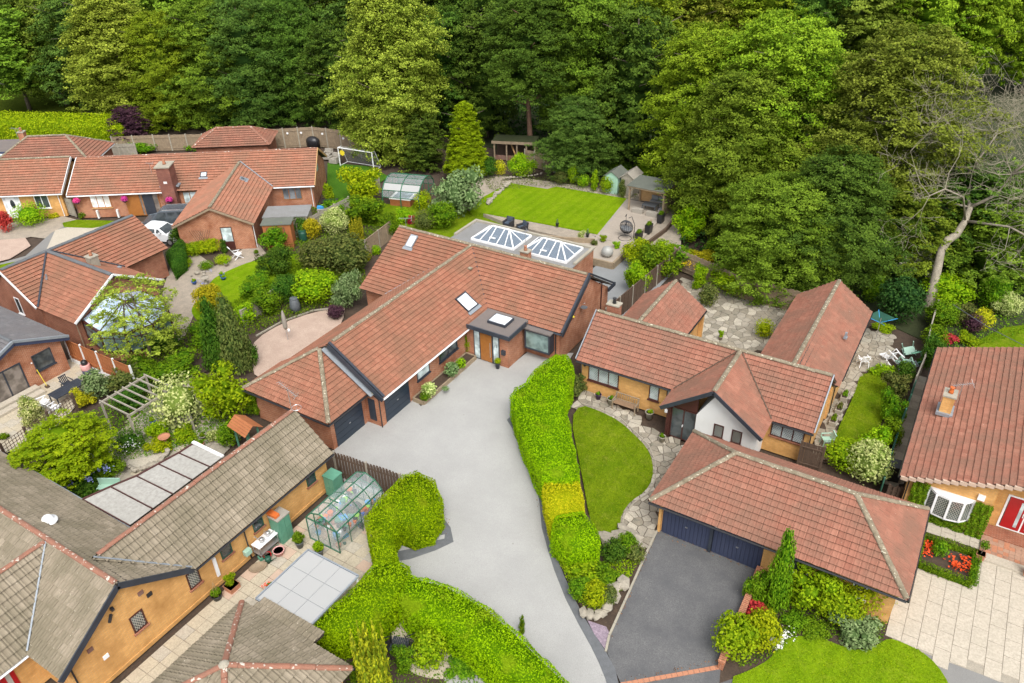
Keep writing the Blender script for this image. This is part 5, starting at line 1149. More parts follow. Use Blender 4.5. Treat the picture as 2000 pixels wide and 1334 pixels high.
pipe(H,-48.45,22.8,2.3,'aged_wood'); MB().box(-51.9,-51.6,28.5,28.8,2.9,3.0).build('tile_vent','lead',H)
H2 = empty('porch', (-57.5, 30.5, 0), 0, 'small hipped tiled roof with slate ridges beside the left concrete path', 'porch'); hip(H2,-58.2,30.2,1.7,1.3,2.2,3.0,'terracotta_tile','ridge_slate',200)
MB().tube([(-57.7,28.9,2.1),(-57.7,28.9,3.1)],.06,6).build('flue_pipe','navy_paint',H2)
# conservatory
H = empty('conservatory', (-46.2,25.6,0), 0, 'conservatory with blue-white glass roof against the crossing-roof house', 'conservatory')
cx, cy = -46.3, 25.4; ring=[(-48.5,23.3),(-46.2,22.95),(-44.6,23.7),(-43.9,25.3),(-44.5,27.0),(-46.2,27.9),(-48.5,27.9)]
MB().prism(ring,0,.65).build('dwarf_wall','brick_orange',H,uv=True)
f_=MB(); top=(-46.8,25.5,3.1); bk=(-48.5,25.5,3.15)
for i,(x,y) in enumerate(ring): f_.bar((x,y,.65),(x,y,2.15),.12,.12); f_.bar((x,y,2.2),top if 0<i<6 else (bk if i in(0,6) else top),.09,.07)
for i in range(len(ring)-1):
    a,b=ring[i],ring[i+1]; f_.bar((*a,2.18),(*b,2.18),.14,.14); f_.bar((*a,.7),(*b,.7),.14,.1); f_.bar((*a,1.75),(*b,1.75),.06,.06); m__=((a[0]+b[0])/2,(a[1]+b[1])/2); f_.bar((*m__,.7),(*m__,2.15),.06,.06); f_.bar((*m__,2.2),top,.05,.05)
f_.bar(bk,top,.12,.08); fo=f_.build('frame','maroon_wood',H)
for i in range(len(ring)-1):
    a,b=Vector((*ring[i],0)),Vector((*ring[i+1],0)); m__=(a+b)/2
    for p,q in ((a,m__),(m__,b)):
        MB().bar((p.x,p.y,1.42),(q.x,q.y,1.42),.02,1.42).build('pane','glass_green',fo)
        t_=Vector(top) if 0<i<5 else Vector(top); v_=[Vector((p.x,p.y,2.2)),Vector((q.x,q.y,2.2)),t_]; nn=(v_[1]-v_[0]).cross(v_[2]-v_[1]).normalized()
        MB().slab(v_,nn,.02).build('roof_pane','glass_blueish',fo)
for y0,y1 in ((23.3,25.5),(25.5,27.9)): 
    v_=[Vector((-48.5,y0,2.25)),Vector(bk),Vector(top)] if y0<25 else [Vector((-48.5,y1,2.25)),Vector(bk),Vector(top)]; nn=(v_[1]-v_[0]).cross(v_[2]-v_[1]).normalized(); MB().slab(v_,nn if nn.z>0 else -nn,.02).build('roof_pane','glass_blueish',fo)
# ================================================================ 9 GREY-SLATE ROOFED HOUSE (left edge)
H = empty('bungalow', (-49.5,18.4,0), 0, 'red-brick house with grey slate roof and dark sliding doors at the left edge', 'house')
rf = Roof(H,'slate_tile','flat'); rf.slope([(-47.3,21.45,2.35),(-58,21.45,2.35),(-58,18.3,3.7),(-47.3,18.3,3.7)]); rf.slope([(-58,15.0,2.35),(-47.3,15.0,2.35),(-47.3,18.3,3.7),(-58,18.3,3.7)]); ro=rf.done(limit=300)
ridge(ro,(-58,18.3,3.73),(-47.4,18.3,3.73),'ridge_slate',.12)
for a_,b_ in (((-47.2,21.5,2.40),(-47.2,18.3,3.75)),((-47.2,15,2.40),(-47.2,18.3,3.75))): MB().bar(a_,b_,.12,.16).build('verge_trim','lead',ro)
for a_,b_ in (((-47.22,21.5,2.2),(-47.22,18.3,3.55)),((-47.22,15,2.2),(-47.22,18.3,3.55))): MB().bar(a_,b_,.06,.22).build('bargeboard','navy_paint',ro)
wl=MB(); gwall(wl,-57.5,-47.5,15.3,21.0,2.2,3.5,'x',ridge_at=18.3); wl.build('wall','brick_orange',H,uv=True); gutter(H,(-58,21.5,2.33),(-47.3,21.5,2.33),'white_plastic')
window(H,-47.5,19.65,0,1.25,1.15,1.0,1,'anthracite','glass_dark','anthracite'); window(H,-47.5,17.2,0,2.2,2.1,.05,2,'anthracite','glass_inside',fw=.09,name='sliding_door'); MB().tube([(-47.45,18.9,1.75),(-47.4,18.9,1.75)],.05,6).build('wall_lamp','white_plastic',H)
for i in range(2): sheet('patio_step',[(-47.4+.55*i,15.2),(-46.9+.55*i,15.2),(-46.9+.55*i,18.6),(-47.4+.55*i,18.6)],.32-.12*i,'pale_slab',.3)

# ================================================================ FENCES AND WALLS
fence([at(125,662,1.8),at(253,716,1.8)],1.8,'bright orange-brown panel fence with pale concrete posts beside the conservatory',mat='orange_wood',post='white_paint',pw=1.5,base=.3,boards=12)
fence([(-25.2,22.05),(-21.1,22.45)],1.7,'dark slatted fence between the near greenhouse and the pale drive',mat='dark_wood',style='gap',post='grey_wood',pw=1.95)
fence([(-18.3,53.8),(-19.2,42.6)],1.7,'dark horizontal-board fence between the grey terrace and the yellow-brick house garden',mat='dark_wood',style='waney',post='grey_wood')
fence([(-19.2,42.6),(-17.75,36.2)],1.7,'dark panel fence in the gap between the long house and the yellow-brick house',mat='dark_wood',style='waney',post='concrete')
fence([at(1318,487,1.6),at(1400,520,1.6),at(1450,545,1.6),at(1570,574,1.6)],1.7,'weathered stake fence behind the yellow flowers and flower pots',mat='aged_wood',style='poles',post='aged_wood')
fence([at(1832,590,1.2),at(1818,640,1.2),at(1806,700,1.2),at(1790,738,1.2)],1.3,'leaning weathered fence below the bare tree',mat='grey_wood',style='waney',post='grey_wood')
fence([at(1789,745,1.2),at(1770,800,1.2),at(1757,838,1.2),at(1742,885,1.2),at(1728,935,1.2)],1.2,'thin green rail fence between the side lawn and the slab path',mat='dark_green_plastic',style='gap',post='green_plastic',postw=.06)
fence([at(0,868,1.7),at(90,805,1.7),at(140,770,1.7)],1.7,'dark trellis-topped fence beside the slab terrace at the far left',mat='dark_wood',style='trellis',post='dark_wood')
fence([at(0,880,1.9),at(55,903,1.9)],1.5,'dark lattice screen beside the grey-roofed corner',mat='dark_wood',style='trellis',post='dark_wood')
fence([eloc(-3,18.6),eloc(1.5,18.6),eloc(14.2,17.75)],1.8,'weathered close-board fence behind the long top-left house',mat='aged_wood',pw=1.9)
fence([eloc(14.3,17.7),eloc(19.1,18.0),eloc(22.3,16.5),eloc(26.0,12.0)],2.2,'taller weathered fence round the play lawn with round lights',mat='aged_wood',pw=1.8)
fence([at(195,282,1.6),at(262,280,1.6)],1.6,'grey fence between the clipped hedge and the red hip-roofed house',mat='grey_wood',pw=1.8)
fence([at(705,370,1.4),at(740,350,1.4)],1.5,'weathered fence section beside the arched greenhouse',mat='grey_wood',pw=1.8)
fence([at(592,430,1.6),at(680,385,1.6)],1.6,'weathered board fence behind the grey shed roof',mat='grey_wood',pw=1.8)
fence([at(712,470,1.6),at(762,432,1.6)],1.6,'mossy panel fence beside the long tiled roof end',mat='aged_wood',pw=1.8,style='waney')
fence([at(470,610,1.2),at(545,560,1.2)],1.3,'pale grey panel fence at the end of the curved lawn',mat='grey_wood',pw=1.7,style='waney')
fence([at(1025,292,1.7),at(1082,305,1.7)],1.7,'grey board fence beside the rustic lean-to shed',mat='aged_wood',pw=1.2)
fence([at(1566,868,1.5),at(1610,880,1.5)],1.7,'dark stained gate at the corner of the yellow-brick house','gate',mat='dark_wood',pw=1.2,name='garden_gate',post='dark_wood')
fence([at(1738,948,1.2),at(1772,955,1.2)],1.2,'dark picket gate beside the right-hand house','gate',mat='dark_wood',style='gap',pw=1.0,name='garden_gate',post='dark_wood')
fence([at(120,385,1.7),at(138,390,1.7)],1.7,'narrow weathered gate between the two top-left houses','gate',mat='grey_wood',pw=1.0,name='garden_gate',post='grey_wood')
fence([at(325,785,1.0),at(372,815,1.0)],1.1,'low grey fence behind the pale green ball tree',mat='grey_wood',pw=1.6,style='waney')
# low brick wall with soldier course beside the tarmac
a,b = at(1484,1112,.35),at(1408,1298,.35); W_ = empty('brick_wall',(a.x,a.y,0),0,'low brick wall with tilted red coping bricks along the tarmac drive','wall')
MB().bar((a.x,a.y,.22),(b.x,b.y,.22),.22,.44).build('wall_base','brick_orange',W_,uv=True); d=(b-a); L=Vector((d.x,d.y,0)).length; n=int(L/.10); me=None
for i in range(n):
    p=a+d*(i+.5)/n
    if me is None: me=MB().box(-.038,.038,-.14,.14,0,.11).mesh('brick'); me.materials.append(MATS['terracotta_pot'])
    o=link('brick',me,W_); o.location=(p.x-a.x,p.y-a.y,.44); o.rotation_euler=(random.uniform(-.03,.03),random.uniform(-.05,.05),math.atan2(d.y,d.x)+random.uniform(-.03,.03))
a,b = at(1213,1338,.0),at(1408,1303,.0); d=b-a; n=int(d.length/.235); bs=sheet('brick_edging',[(a.x,a.y),(b.x,b.y),(b.x-.2,b.y-.1),(a.x-.2,a.y-.1)],.018,'concrete'); me=MB().box(-.11,.11,-.09,.09,-.05,.012).mesh('brick'); me.materials.append(MATS['terracotta_pot'])
for i in range(n): p=a+d*(i+.5)/n; o=link('brick',me,bs); o.location=(p.x,p.y,.028); o.rotation_euler=(0,0,math.atan2(d.y,d.x)+random.uniform(-.02,.02))
# edging stones of the oval lawn and drive
def edging(name, pts, z, mat, w=.10, h=.12, L=.6, piece='edging_stone'):
    P=pxp(pts,z); root=None; me=MB().box(0,L*.97,-w/2,w/2,-h,0).mesh(piece); me.materials.append(MATS[mat]); base=MB().bar(P[0],P[0]+Vector((.02,0,0)),.02).build(name,mat); base['kind']='structure'
    for a,b in zip(P,P[1:]):
        d=b-a; n=max(1,round(d.length/L)); s_=d.length/n
        for i in range(n): o=link(piece,me,base); o.location=a+d*i/n; o.rotation_euler=(0,0,math.atan2(d.y,d.x)); o.scale=(s_/L,1,1)
edging('drive_edging',[(1283,1036),(1262,1080),(1230,1152),(1190,1240),(1183,1272)],.08,'concrete')
edging('lawn_edging',[(1134,786),(1172,798),(1214,818),(1244,846),(1268,870),(1280,900),(1280,937),(1265,964),(1237,982),(1219,1006),(1214,1036)],.07,'stone',.07)
edging('gravel_yard_edging',[(500,655),(550,627),(612,605),(660,600)],.08,'concrete')
# timber raised bed in front of the long house
def sleepers(pts, z0, n, label, cat='planter', name='raised_bed', w=.18, h=.2, L=2.2, mat='sleeper_wood', closed=False, fill=None):
    P=[Vector(p) for p in pts]; root=empty(name,(P[0].x,P[0].y,z0),0,label,cat); ORG[root.name]=(0,0,0)
    if closed: P=P+[P[0]]
    for a,b in zip(P,P[1:]):
        d=b-a; k=max(1,round(d.length/L)); s_=d.length/k
        for i in range(k):
            for j in range(n):
                key=(round(s_,2),w,h,mat)
                if key not in SLABM: m__=MB().box(.01,s_-.01,-w/2,w/2,0,h-.012).mesh('sleeper'); m__.materials.append(MATS[mat]); SLABM[key]=m__
                q=a+d*i/k-P[0]; o=link('sleeper',SLABM[key],root); o.location=(q.x,q.y,h*j); o.rotation_euler=(0,0,math.atan2(d.y,d.x)+random.uniform(-.006,.006))
    if fill: o=MB().prism([(p.x-P[0].x,p.y-P[0].y) for p in P[:len(P)-(1 if closed else 0)]],.02,h*n-.06).build('soil_fill',fill); o.parent=root
    return root
sleepers([(-25.75,29.45),(-24.95,29.45),(-24.95,35.15),(-25.75,35.15)],0,2,'long low timber planter against the front wall of the long house',w=.1,h=.15,closed=True,fill='soil')
sleepers([(-33.5,51.5),(-28.0,52.6),(-25.5,53.6)],BZ-.2,3,'timber retaining wall edging the bright back lawn','retaining wall','timber_retaining_wall')
sleepers([(-28.2,50.9),(-22.6,50.95),(-22.6,55.3),(-23.2,60)],0,3,'pale sleeper wall round the raised corner of the deck','retaining wall','timber_retaining_wall')
sleepers([(-21.6,55.6),(-21.3,58.5),(-21.6,63)],BZ-.1,2,'dark timber edge beside the deck planters','retaining wall','timber_retaining_wall',mat='dark_wood')
sheet('raised_corner', [(-28.2,51.0),(-22.7,51.05),(-22.7,55.3),(-25.6,55.2),(-28.2,53.4)], .5, 'decking', .5)
dk=sheet('timber_deck', pxp([(1226,388),(1306,402),(1240,480),(1160,462),(1174,458)],BZ), BZ+.0, 'underlay', .45)
P=[Vector((p.x,p.y,0)) for p in pxp([(1226,386),(1312,402),(1242,482),(1162,464)],BZ)]; k=0
for i in range(60):
    y=54.3+i*.15; xs=[]
    for j in range(4):
        a,b=P[j],P[(j+1)%4]
        if (a.y-y)*(b.y-y)<0: xs.append(a.x+(b.x-a.x)*(y-a.y)/(b.y-a.y))
    if len(xs)==2: MB().box(min(xs),max(xs),y,y+.14,BZ+.005,BZ+.03+random.uniform(-.003,.003)).build('deck_board','decking',dk)
for i in range(6): sheet('garden_step',[(-29.3+i*.35,51.0),(-28.98+i*.35,51.0),(-28.98+i*.35,52.1),(-29.3+i*.35,52.1)],.12+.075*(5-i),'sleeper_wood',.1)
for a in range(3): sheet('water_rill',pxp([(1083,462),(1120,470),(1115,478),(1078,470)],.52),.53,'slate_chips',.05) if a==0 else None
# low stone rockery walls by the back lawn
def rocks(name, pts, z, label, n, size=.4, mat='stone', jit=.25, cat='rockery', px_=True):
    P=[at(x,y,z) if px_ else Vector((x,y,z)) for x,y in pts]; root=empty(name,P[0],0,label,cat); ORG[root.name]=(0,0,0); ms=[]
    for s_ in range(4):
        rg=np.random.default_rng(s_+5); v,f=ico((0,0,0),(1,.8,.6),1,.14,rg); me=bpy.data.meshes.new('rock'); me.from_pydata(v.tolist(),[],f); me.materials.append(MATS[mat]); ms.append(me)
    T=sum((P[i+1]-P[i]).length for i in range(len(P)-1))
    for i in range(n):
        t=T*(i+.5)/n; k=0
        while k<len(P)-2 and t>(P[k+1]-P[k]).length: t-=(P[k+1]-P[k]).length; k+=1
        q=P[k]+(P[k+1]-P[k]).normalized()*t-P[0]; o=link('rock',ms[i%4],root); s2=size*random.uniform(.65,1.3)/2; o.location=(q.x+random.uniform(-jit,jit),q.y+random.uniform(-jit,jit),s2*.4); o.scale=(s2*1.2,s2,s2); o.rotation_euler=(0,0,random.uniform(0,6))
    return root
rocks('rockery',[(950,400),(975,375),(1000,355)],.5,'row of pale boulders along the left edge of the bright back lawn',14,.55,jit=.1)
rocks('rockery',[(1172,1058),(1200,1050),(1222,1060),(1240,1048),(1215,1035)],.05,'cluster of grey rocks below the oval lawn',9,.75,jit=.2)
rocks('rockery',[(1222,1130),(1210,1150),(1190,1175),(1168,1210),(1150,1205),(1140,1195)],.05,'rocks edging the wedge-shaped bed between the two drives',12,.7,jit=.12)
rocks('rockery',[(230,900),(265,920),(310,905),(330,880)],.15,'curved stone edging round the mossy bed beside the awning',16,.35,jit=.06)
rocks('rockery',[(370,540),(395,530),(410,560),(395,590)],.1,'small stones around the cottage garden bird bath',12,.3,jit=.2)
rocks('rockery',[(980,350),(1030,345),(1060,340)],.6,'low stone edging behind the bright back lawn',12,.4,jit=.05)
# ================================================================ VEGETATION
def hz(pts, z): return pxp(pts, z)
hedge('laurel_hedge', hz([(1083,690),(1108,690),(1121,712),(1119,745),(1106,772),(1108,800),(1118,850),(1128,900),(1133,932),(1058,935),(1044,905),(1020,850),(1003,800),(996,772),(1004,756),(1026,745),(1043,718)],1.9), 0, 1.9, 'leaf_laurel', 'long bright laurel hedge running from the box window down beside the pale drive', seed=1)
hedge('laurel_hedge', hz([(1060,932),(1131,924),(1143,995),(1116,1008),(1072,1012),(1063,975)],1.6), 0, 1.6, 'leaf_laurel_gold', 'golden-yellow patch of hedge between the two green laurel hedges', seed=2)
hedge('laurel_hedge', hz([(1086,1003),(1140,996),(1166,1030),(1173,1058),(1115,1072),(1076,1040)],1.7), 0, 1.7, 'leaf_laurel', 'square block of laurel hedge above the rocks and the wedge-shaped bed', seed=3)
hedge('laurel_hedge', hz([(712,1005),(738,972),(785,925),(815,916),(850,935),(864,975),(846,1008),(805,1022),(778,1012),(765,1035),(775,1088),(750,1098),(732,1095),(720,1045)],2.0), 0, 2.0, 'leaf_laurel', 'tall rounded laurel hedge block between the pale drive and the near greenhouse', seed=4)
hedge('laurel_hedge', hz([(732,1092),(775,1088),(800,1103),(797,1130),(768,1172),(712,1228),(650,1232),(603,1228),(612,1204),(680,1152),(716,1112)],2.0), 0, 2.0, 'leaf_laurel', 'laurel hedge running down left beside the hipped roof and polycarbonate canopy', seed=5)
hedge('laurel_hedge', hz([(797,1117),(830,1125),(875,1137),(950,1178),(1010,1228),(1062,1280),(1115,1330),(1160,1400),(1060,1400),(1000,1332),(935,1270),(860,1215),(795,1192),(776,1168)],2.0), 0, 2.0, 'leaf_laurel', 'curved laurel hedge between the pale drive and the black garden chairs, bottom centre', seed=6)
hedge('conifer_hedge', hz([(-60,216),(232,222),(236,244),(-60,240)],3.0), 0, 3.0, 'leaf_yellowgreen', 'long clipped yellow-green hedge below the trees at the top left', seed=7, leaf=.20, dens=80, rough=.12)
for i,(a,b) in enumerate((((1800,1040),(1912,1078)),((1903,1137),(1790,1094)))):
    a,b=at(*a,.4),at(*b,.4); d=(b-a).normalized(); n=Vector((-d.y,d.x,0))*.2; hedge('box_hedge',[a-n,b-n,b+n,a+n],0,.42,'leaf_mid',('back','front')[i]+' strip of low box hedging round the red flower bed',leaf=.07,dens=500,seed=10+i,round_=.06,rough=.02)
for i,(a,b) in enumerate((((1910,1080),(1902,1134)),((1800,1042),(1791,1092)))):
    a,b=at(*a,.4),at(*b,.4); d=(b-a).normalized(); n=Vector((-d.y,d.x,0))*.2; hedge('box_hedge',[a-n,b-n,b+n,a+n],0,.42,'leaf_mid',('right-hand','left-hand')[i]+' end strip of low box hedging round the red flower bed',leaf=.07,dens=500,seed=14+i,round_=.06,rough=.02)
sheet('flower_bed', pxp([(1796,1036),(1916,1076),(1906,1141),(1786,1097)]), .06, 'soil')
a,b=at(1803,898,1.6),at(1732,940,1.6)
plants = [
 # front right bed and corner
 (1518,1200,60,180,'leaf_conifer_deep','tall narrow conifer standing in front of the double garage roof','spire','conifer','tree'),
 (1478,1218,44,36,'leaf_red','bright red shrub beside the tall narrow conifer','round','shrub','shrub'),
 (1440,1308,90,100,'leaf_lime','bright green bush at the end of the low brick wall','round','shrub','shrub'),
 (1490,1290,75,95,'leaf_yellowgreen','yellow-green bush between the brick wall and front lawn','round','shrub','shrub'),
 (1600,1210,110,110,'leaf_lime','large leafy lime shrub below the garage eaves, next to the narrow conifer','loose','shrub','shrub'),
 (1640,1235,100,90,'leaf_lime','lime green shrub in the middle of the garage bed','round','shrub','shrub'),
 (1700,1215,115,100,'leaf_yellowgreen','big yellow-green shrub at the outer corner of the garage bed','round','shrub','shrub'),
 (1680,1270,90,60,'leaf_grey','pale variegated shrub spilling over the top of the front lawn','loose','shrub','shrub'),
 (1560,1245,60,45,'leaf_mid','low green plants behind the front lawn edge','low','plant','plant'),
 (1600,1255,60,35,'leaf_mid','low mid-green plant in front of the large lime shrub','low','plant','plant'),
 (1480,1190,50,70,'leaf_mid','dark green climber behind the red shrub','loose','shrub','shrub'),
 (1520,1265,40,30,'petal_white','small white-flowered plant by the front lawn edge','low','plant','plant'),
 # wedge bed between drives
 (1225,1095,45,50,'leaf_mid','grey-green bush right of the square hedge block','round','shrub','shrub'),
 (1200,1110,48,52,'leaf_dark','dark shrub against the square hedge block','round','shrub','shrub'),
 (1242,1105,38,40,'leaf_olive','clipped olive-green ball beside the tarmac drive','ball','shrub','shrub'),
 (1140,1145,80,55,'leaf_lime','yellow-green low plants below the square hedge block','low','plant','plant'),
 (1190,1150,60,45,'leaf_mid','mixed green plants in the wedge-shaped bed','low','plant','plant'),
 (1135,1180,50,45,'leaf_mid','green bush on the drive side of the wedge-shaped bed','round','shrub','shrub'),
 (1165,1195,52,55,'leaf_yellowgreen','golden heather-like bush at the tip of the wedge-shaped bed','round','shrub','shrub'),
 (1190,1190,34,45,'leaf_olive','small olive shrub on the stones of the wedge-shaped bed','round','shrub','shrub'),
 (1160,1150,22,24,'heather','small rusty plant in the middle of the wedge-shaped bed','low','plant','plant'),
 (1125,780,48,55,'leaf_olive','grassy green shrub between the long hedge and the crazy paving','loose','shrub','shrub'),
 # right house
 (1912,1100,1,1,'leaf_mid',None,'ball','shrub','shrub'),
 # right garden
 (1665,935,90,65,'leaf_lime','lime green shrub behind the double garage ridge','round','shrub','shrub'),
 (1705,960,90,90,'leaf_cream','cream variegated shrub behind the double garage ridge','round','shrub','shrub'),
 (1715,915,70,70,'leaf_lime','bright ferny plant at the foot of the side lawn','loose','plant','plant'),
 (1740,880,50,60,'leaf_mid','green bush on the right of the side lawn bottom','loose','shrub','shrub'),
 (1745,835,50,70,'leaf_mid','mixed green shrub along the middle of the side lawn','loose','shrub','shrub'),
 (1750,790,50,60,'leaf_olive','olive green shrub beside the top half of the side lawn','loose','shrub','shrub'),
 (1740,745,55,40,'leaf_lime','low lime bush at the top of the side lawn','low','shrub','shrub'),
 (1770,755,40,45,'leaf_dark','dark bush by the fence near the fallen chairs','round','shrub','shrub'),
 (1820,730,45,70,'leaf_dark','dark green bush in the gap left of the right-hand roof','loose','shrub','shrub'),
 (1765,645,90,95,'leaf_deep','dark evergreen bush beside the rotary drier','round','shrub','shrub'),
 (1708,600,45,60,'leaf_mid','upright green bush by the north end of the right rear wing','round','shrub','shrub'),
 (1730,650,45,22,'leaf_lime','low green ground plant in front of the dark evergreen bush','low','plant','plant'),
 (1790,560,110,90,'leaf_blossom','white blossoming dogwood beside the bare tree trunk','loose','shrub','shrub'),
 (1865,610,100,70,'leaf_lime','bright spreading acer right of the bare tree','round','shrub','shrub'),
 (1845,650,60,60,'leaf_mid','glossy green shrub below the bright acer','round','shrub','shrub'),
 (1880,640,55,50,'leaf_olive','grey-green shrub between acer and dark ball','loose','shrub','shrub'),
 (1905,655,36,40,'leaf_purple','dark purple-brown clipped ball by the far right lawn','ball','shrub','shrub'),
 (1922,650,40,45,'leaf_gold','golden shrub behind the dark purple ball','ball','shrub','shrub'),
 (1945,615,60,70,'leaf_mid','green shrub at the back of the far right lawn','round','shrub','shrub'),
 (1975,625,60,50,'leaf_cream','pale variegated shrub at the back of the far right lawn','round','shrub','shrub'),
 (1860,672,40,25,'leaf_red','red-leaved low shrub near the top of the right-hand roof','low','shrub','shrub'),
 (1895,680,45,35,'leaf_lime','green hosta-like plant beside the far right lawn','low','plant','plant'),
 (1830,690,50,50,'leaf_mid','green bush just above the right-hand roof corner','round','shrub','shrub'),
 # rear patio of yellow house
 (1495,665,36,40,'leaf_yellowgreen','yellow-green bush on the crazy patio by the rear wing','ball','shrub','shrub'),
 (1440,585,95,60,'leaf_lime','large spreading shrub on the curved bed of the crazy patio','round','shrub','shrub'),
 (1385,605,40,45,'leaf_olive','olive shrub on the raised patio beside the small rear roof','round','shrub','shrub'),
 (1368,570,30,50,'leaf_lime','slender sapling on the upper crazy patio','loose','shrub','shrub'),
 (1365,535,75,50,'leaf_gold','yellow-flowered plants against the stake fence','loose','plant','plant'),
 (1280,560,100,90,'leaf_mid','leafy green shrub along the terrace fence','loose','shrub','shrub'),
 (1250,530,60,60,'leaf_yellowgreen','golden green shrub beside the grey terrace','round','shrub','shrub'),
 (1250,585,60,70,'leaf_lime','green shrub overhanging the dark boards above the small rear roof','loose','shrub','shrub'),
 (1318,532,90,60,'leaf_mid','green shrub at the corner of the terrace fence','loose','shrub','shrub'),
 (1300,522,50,50,'leaf_lime','lime shrub beside the deck planters','round','shrub','shrub'),
 (1348,480,75,85,'leaf_lime','tall lime-green shrub beside the black planters','loose','shrub','shrub'),
 (1420,520,70,60,'leaf_mid','green ivy-like shrub over the stake fence','loose','shrub','shrub'),
 # back lawn borders
 (1020,352,55,48,'leaf_lime','clipped rounded block of golden-green privet behind the back lawn','round','shrub','shrub'),
 (976,345,26,30,'leaf_gold','small yellow shrub left of the clipped privet','ball','shrub','shrub'),
 (955,350,40,40,'leaf_dark','dark shrub at the foot of the tall green conifer','round','shrub','shrub'),
 (1096,362,26,26,'leaf_olive','bronze-green dome shrub at the back of the lawn','ball','shrub','shrub'),
 (1120,362,24,34,'leaf_lime','small clipped standard beside the bronze-green dome','round','shrub','shrub'),
 (1140,368,24,26,'leaf_lime','third small green bush along the back of the lawn','ball','shrub','shrub'),
 (1162,375,26,40,'leaf_lime','upright clipped bush behind the lawn','column','shrub','shrub'),
 (1187,380,28,34,'leaf_lime','bright round bush left of the grey sheds','ball','shrub','shrub'),
 (1216,388,26,36,'leaf_olive','brown-green bush next to the pergola post','column','shrub','shrub'),
 (1210,335,50,24,'leaf_mid','green bush behind the sheds','low','shrub','shrub'),
 (1260,345,80,22,'leaf_lime','lime climbing plant behind the pergola roof','low','shrub','shrub'),
 (890,440,98,110,'leaf_grey','silvery willow-like bush left of the bright back lawn','loose','shrub','shrub'),
 (862,455,60,58,'leaf_mid','broad green laurel bush in front of the silvery willow','round','shrub','shrub'),
 (830,455,48,44,'leaf_olive','fine-leaved dome shrub behind the long roof end','ball','shrub','shrub'),
 (826,415,34,40,'leaf_yellowgreen','yellow-green ball shrub beside the arched greenhouse','ball','shrub','shrub'),
 (795,440,50,40,'leaf_lime','soft green shrub between greenhouse and long roof end','low','shrub','shrub'),
 (804,442,16,22,'leaf_red','small pink-red shrub above the long roof end','loose','shrub','shrub'),
 (760,470,40,50,'leaf_mid','green bush against the mossy panel fence','round','shrub','shrub'),
 (1110,478,30,16,'heather','rusty low plant in the gravel above the lantern roof','low','plant','plant'),
 (1070,462,30,16,'leaf_mid','low green plant in the gravel beside the black armchairs','low','plant','plant'),
 (1140,486,26,18,'leaf_grey','silvery tuft in the gravel above the lantern roof','low','plant','plant'),
 # left-centre garden
 (705,410,80,80,'leaf_yellowgreen','bright yellow-green bamboo clump left of the arched greenhouse','loose','shrub','shrub'),
 (715,450,90,70,'leaf_mid','mid-green leafy shrub behind the mossy panel fence','loose','shrub','shrub'),
 (698,478,36,52,'leaf_conifer_gold','golden-tipped upright yew beside the variegated ball shrub','plume','shrub','shrub'),
 (652,465,54,54,'leaf_cream','variegated ball shrub beside the golden-tipped yew','round','shrub','shrub'),
 (608,472,36,42,'leaf_gold','bright golden round shrub beside the small brown shed','round','shrub','shrub'),
 (590,470,34,44,'leaf_dark','dark green shrub right of the small brown shed','round','shrub','shrub'),
 (655,430,40,40,'leaf_mid','green bush behind the variegated ball shrub','loose','shrub','shrub'),
 (597,488,20,16,'leaf_mid','small green mound on the garden path','ball','plant','plant'),
 (672,548,100,85,'leaf_olive','large variegated olive and green bush left of the long roof end','round','shrub','shrub'),
 (620,540,80,70,'leaf_olive','broad dull-green bush in the middle garden','round','shrub','shrub'),
 (530,500,62,60,'leaf_mid','green shrub below the small brown shed','loose','shrub','shrub'),
 (535,550,70,70,'leaf_dark','grey-green apple-like shrub at the end of the curved lawn','loose','shrub','shrub'),
 (612,605,90,75,'leaf_lime','bushy green laurel behind the gravel yard','round','shrub','shrub'),
 (560,600,60,60,'leaf_dark','dark green bush by the compost bin','round','shrub','shrub'),
 (675,612,60,80,'leaf_grey','silver-variegated shrub at the edge of the gravel yard','loose','shrub','shrub'),
 (655,628,34,30,'leaf_purple','dark purple low bush at the gravel yard edge','round','shrub','shrub'),
 (735,500,18,20,'leaf_lime','tiny round bush beside the long roof verge','ball','plant','plant'),
 (715,512,20,20,'leaf_gold','tiny golden plant beside the long roof verge','ball','plant','plant'),
 (500,590,70,50,'leaf_mid','green bush at the near end of the curved lawn','loose','shrub','shrub'),
 (520,625,70,60,'leaf_mid','leafy bush left of the compost bin','loose','shrub','shrub'),
 (470,645,50,50,'leaf_lime','light green bush behind the paired dark conifers','loose','shrub','shrub'),
 (405,500,50,34,'leaf_yellowgreen','golden green rounded bush under the garage wall','round','shrub','shrub'),
 (375,505,40,30,'leaf_lime','lime bush beside the water butt','round','shrub','shrub'),
 (437,498,24,30,'leaf_dark','narrow dark bush under the garage trellis','column','shrub','shrub'),
 (433,520,30,22,'leaf_yellowgreen','flat golden dome at the cottage garden path','ball','plant','plant'),
 (400,530,28,20,'leaf_mid','round moss-green cushion plant','ball','plant','plant'),
 (360,525,30,24,'leaf_lime','small green plant beside the path stones','low','plant','plant'),
 (350,485,36,40,'leaf_dark','dark hedge-like bush beside the white car','round','shrub','shrub'),
 (405,620,60,60,'leaf_gold','golden orange-tipped shrub at the near end of the curved lawn','round','shrub','shrub'),
 (400,680,90,60,'leaf_mid','green shrub behind the paired dark conifers on the left','loose','shrub','shrub'),
 (460,735,70,150,'leaf_olive','twin-topped dark conifer at the left edge of the gravel yard','spire','conifer','tree'),
 (425,730,66,140,'leaf_dark','dark conifer leaning left of its twin','spire','conifer','tree'),
 (480,720,50,60,'leaf_dark','dark shrub between the conifer and the gravel yard','loose','shrub','shrub'),
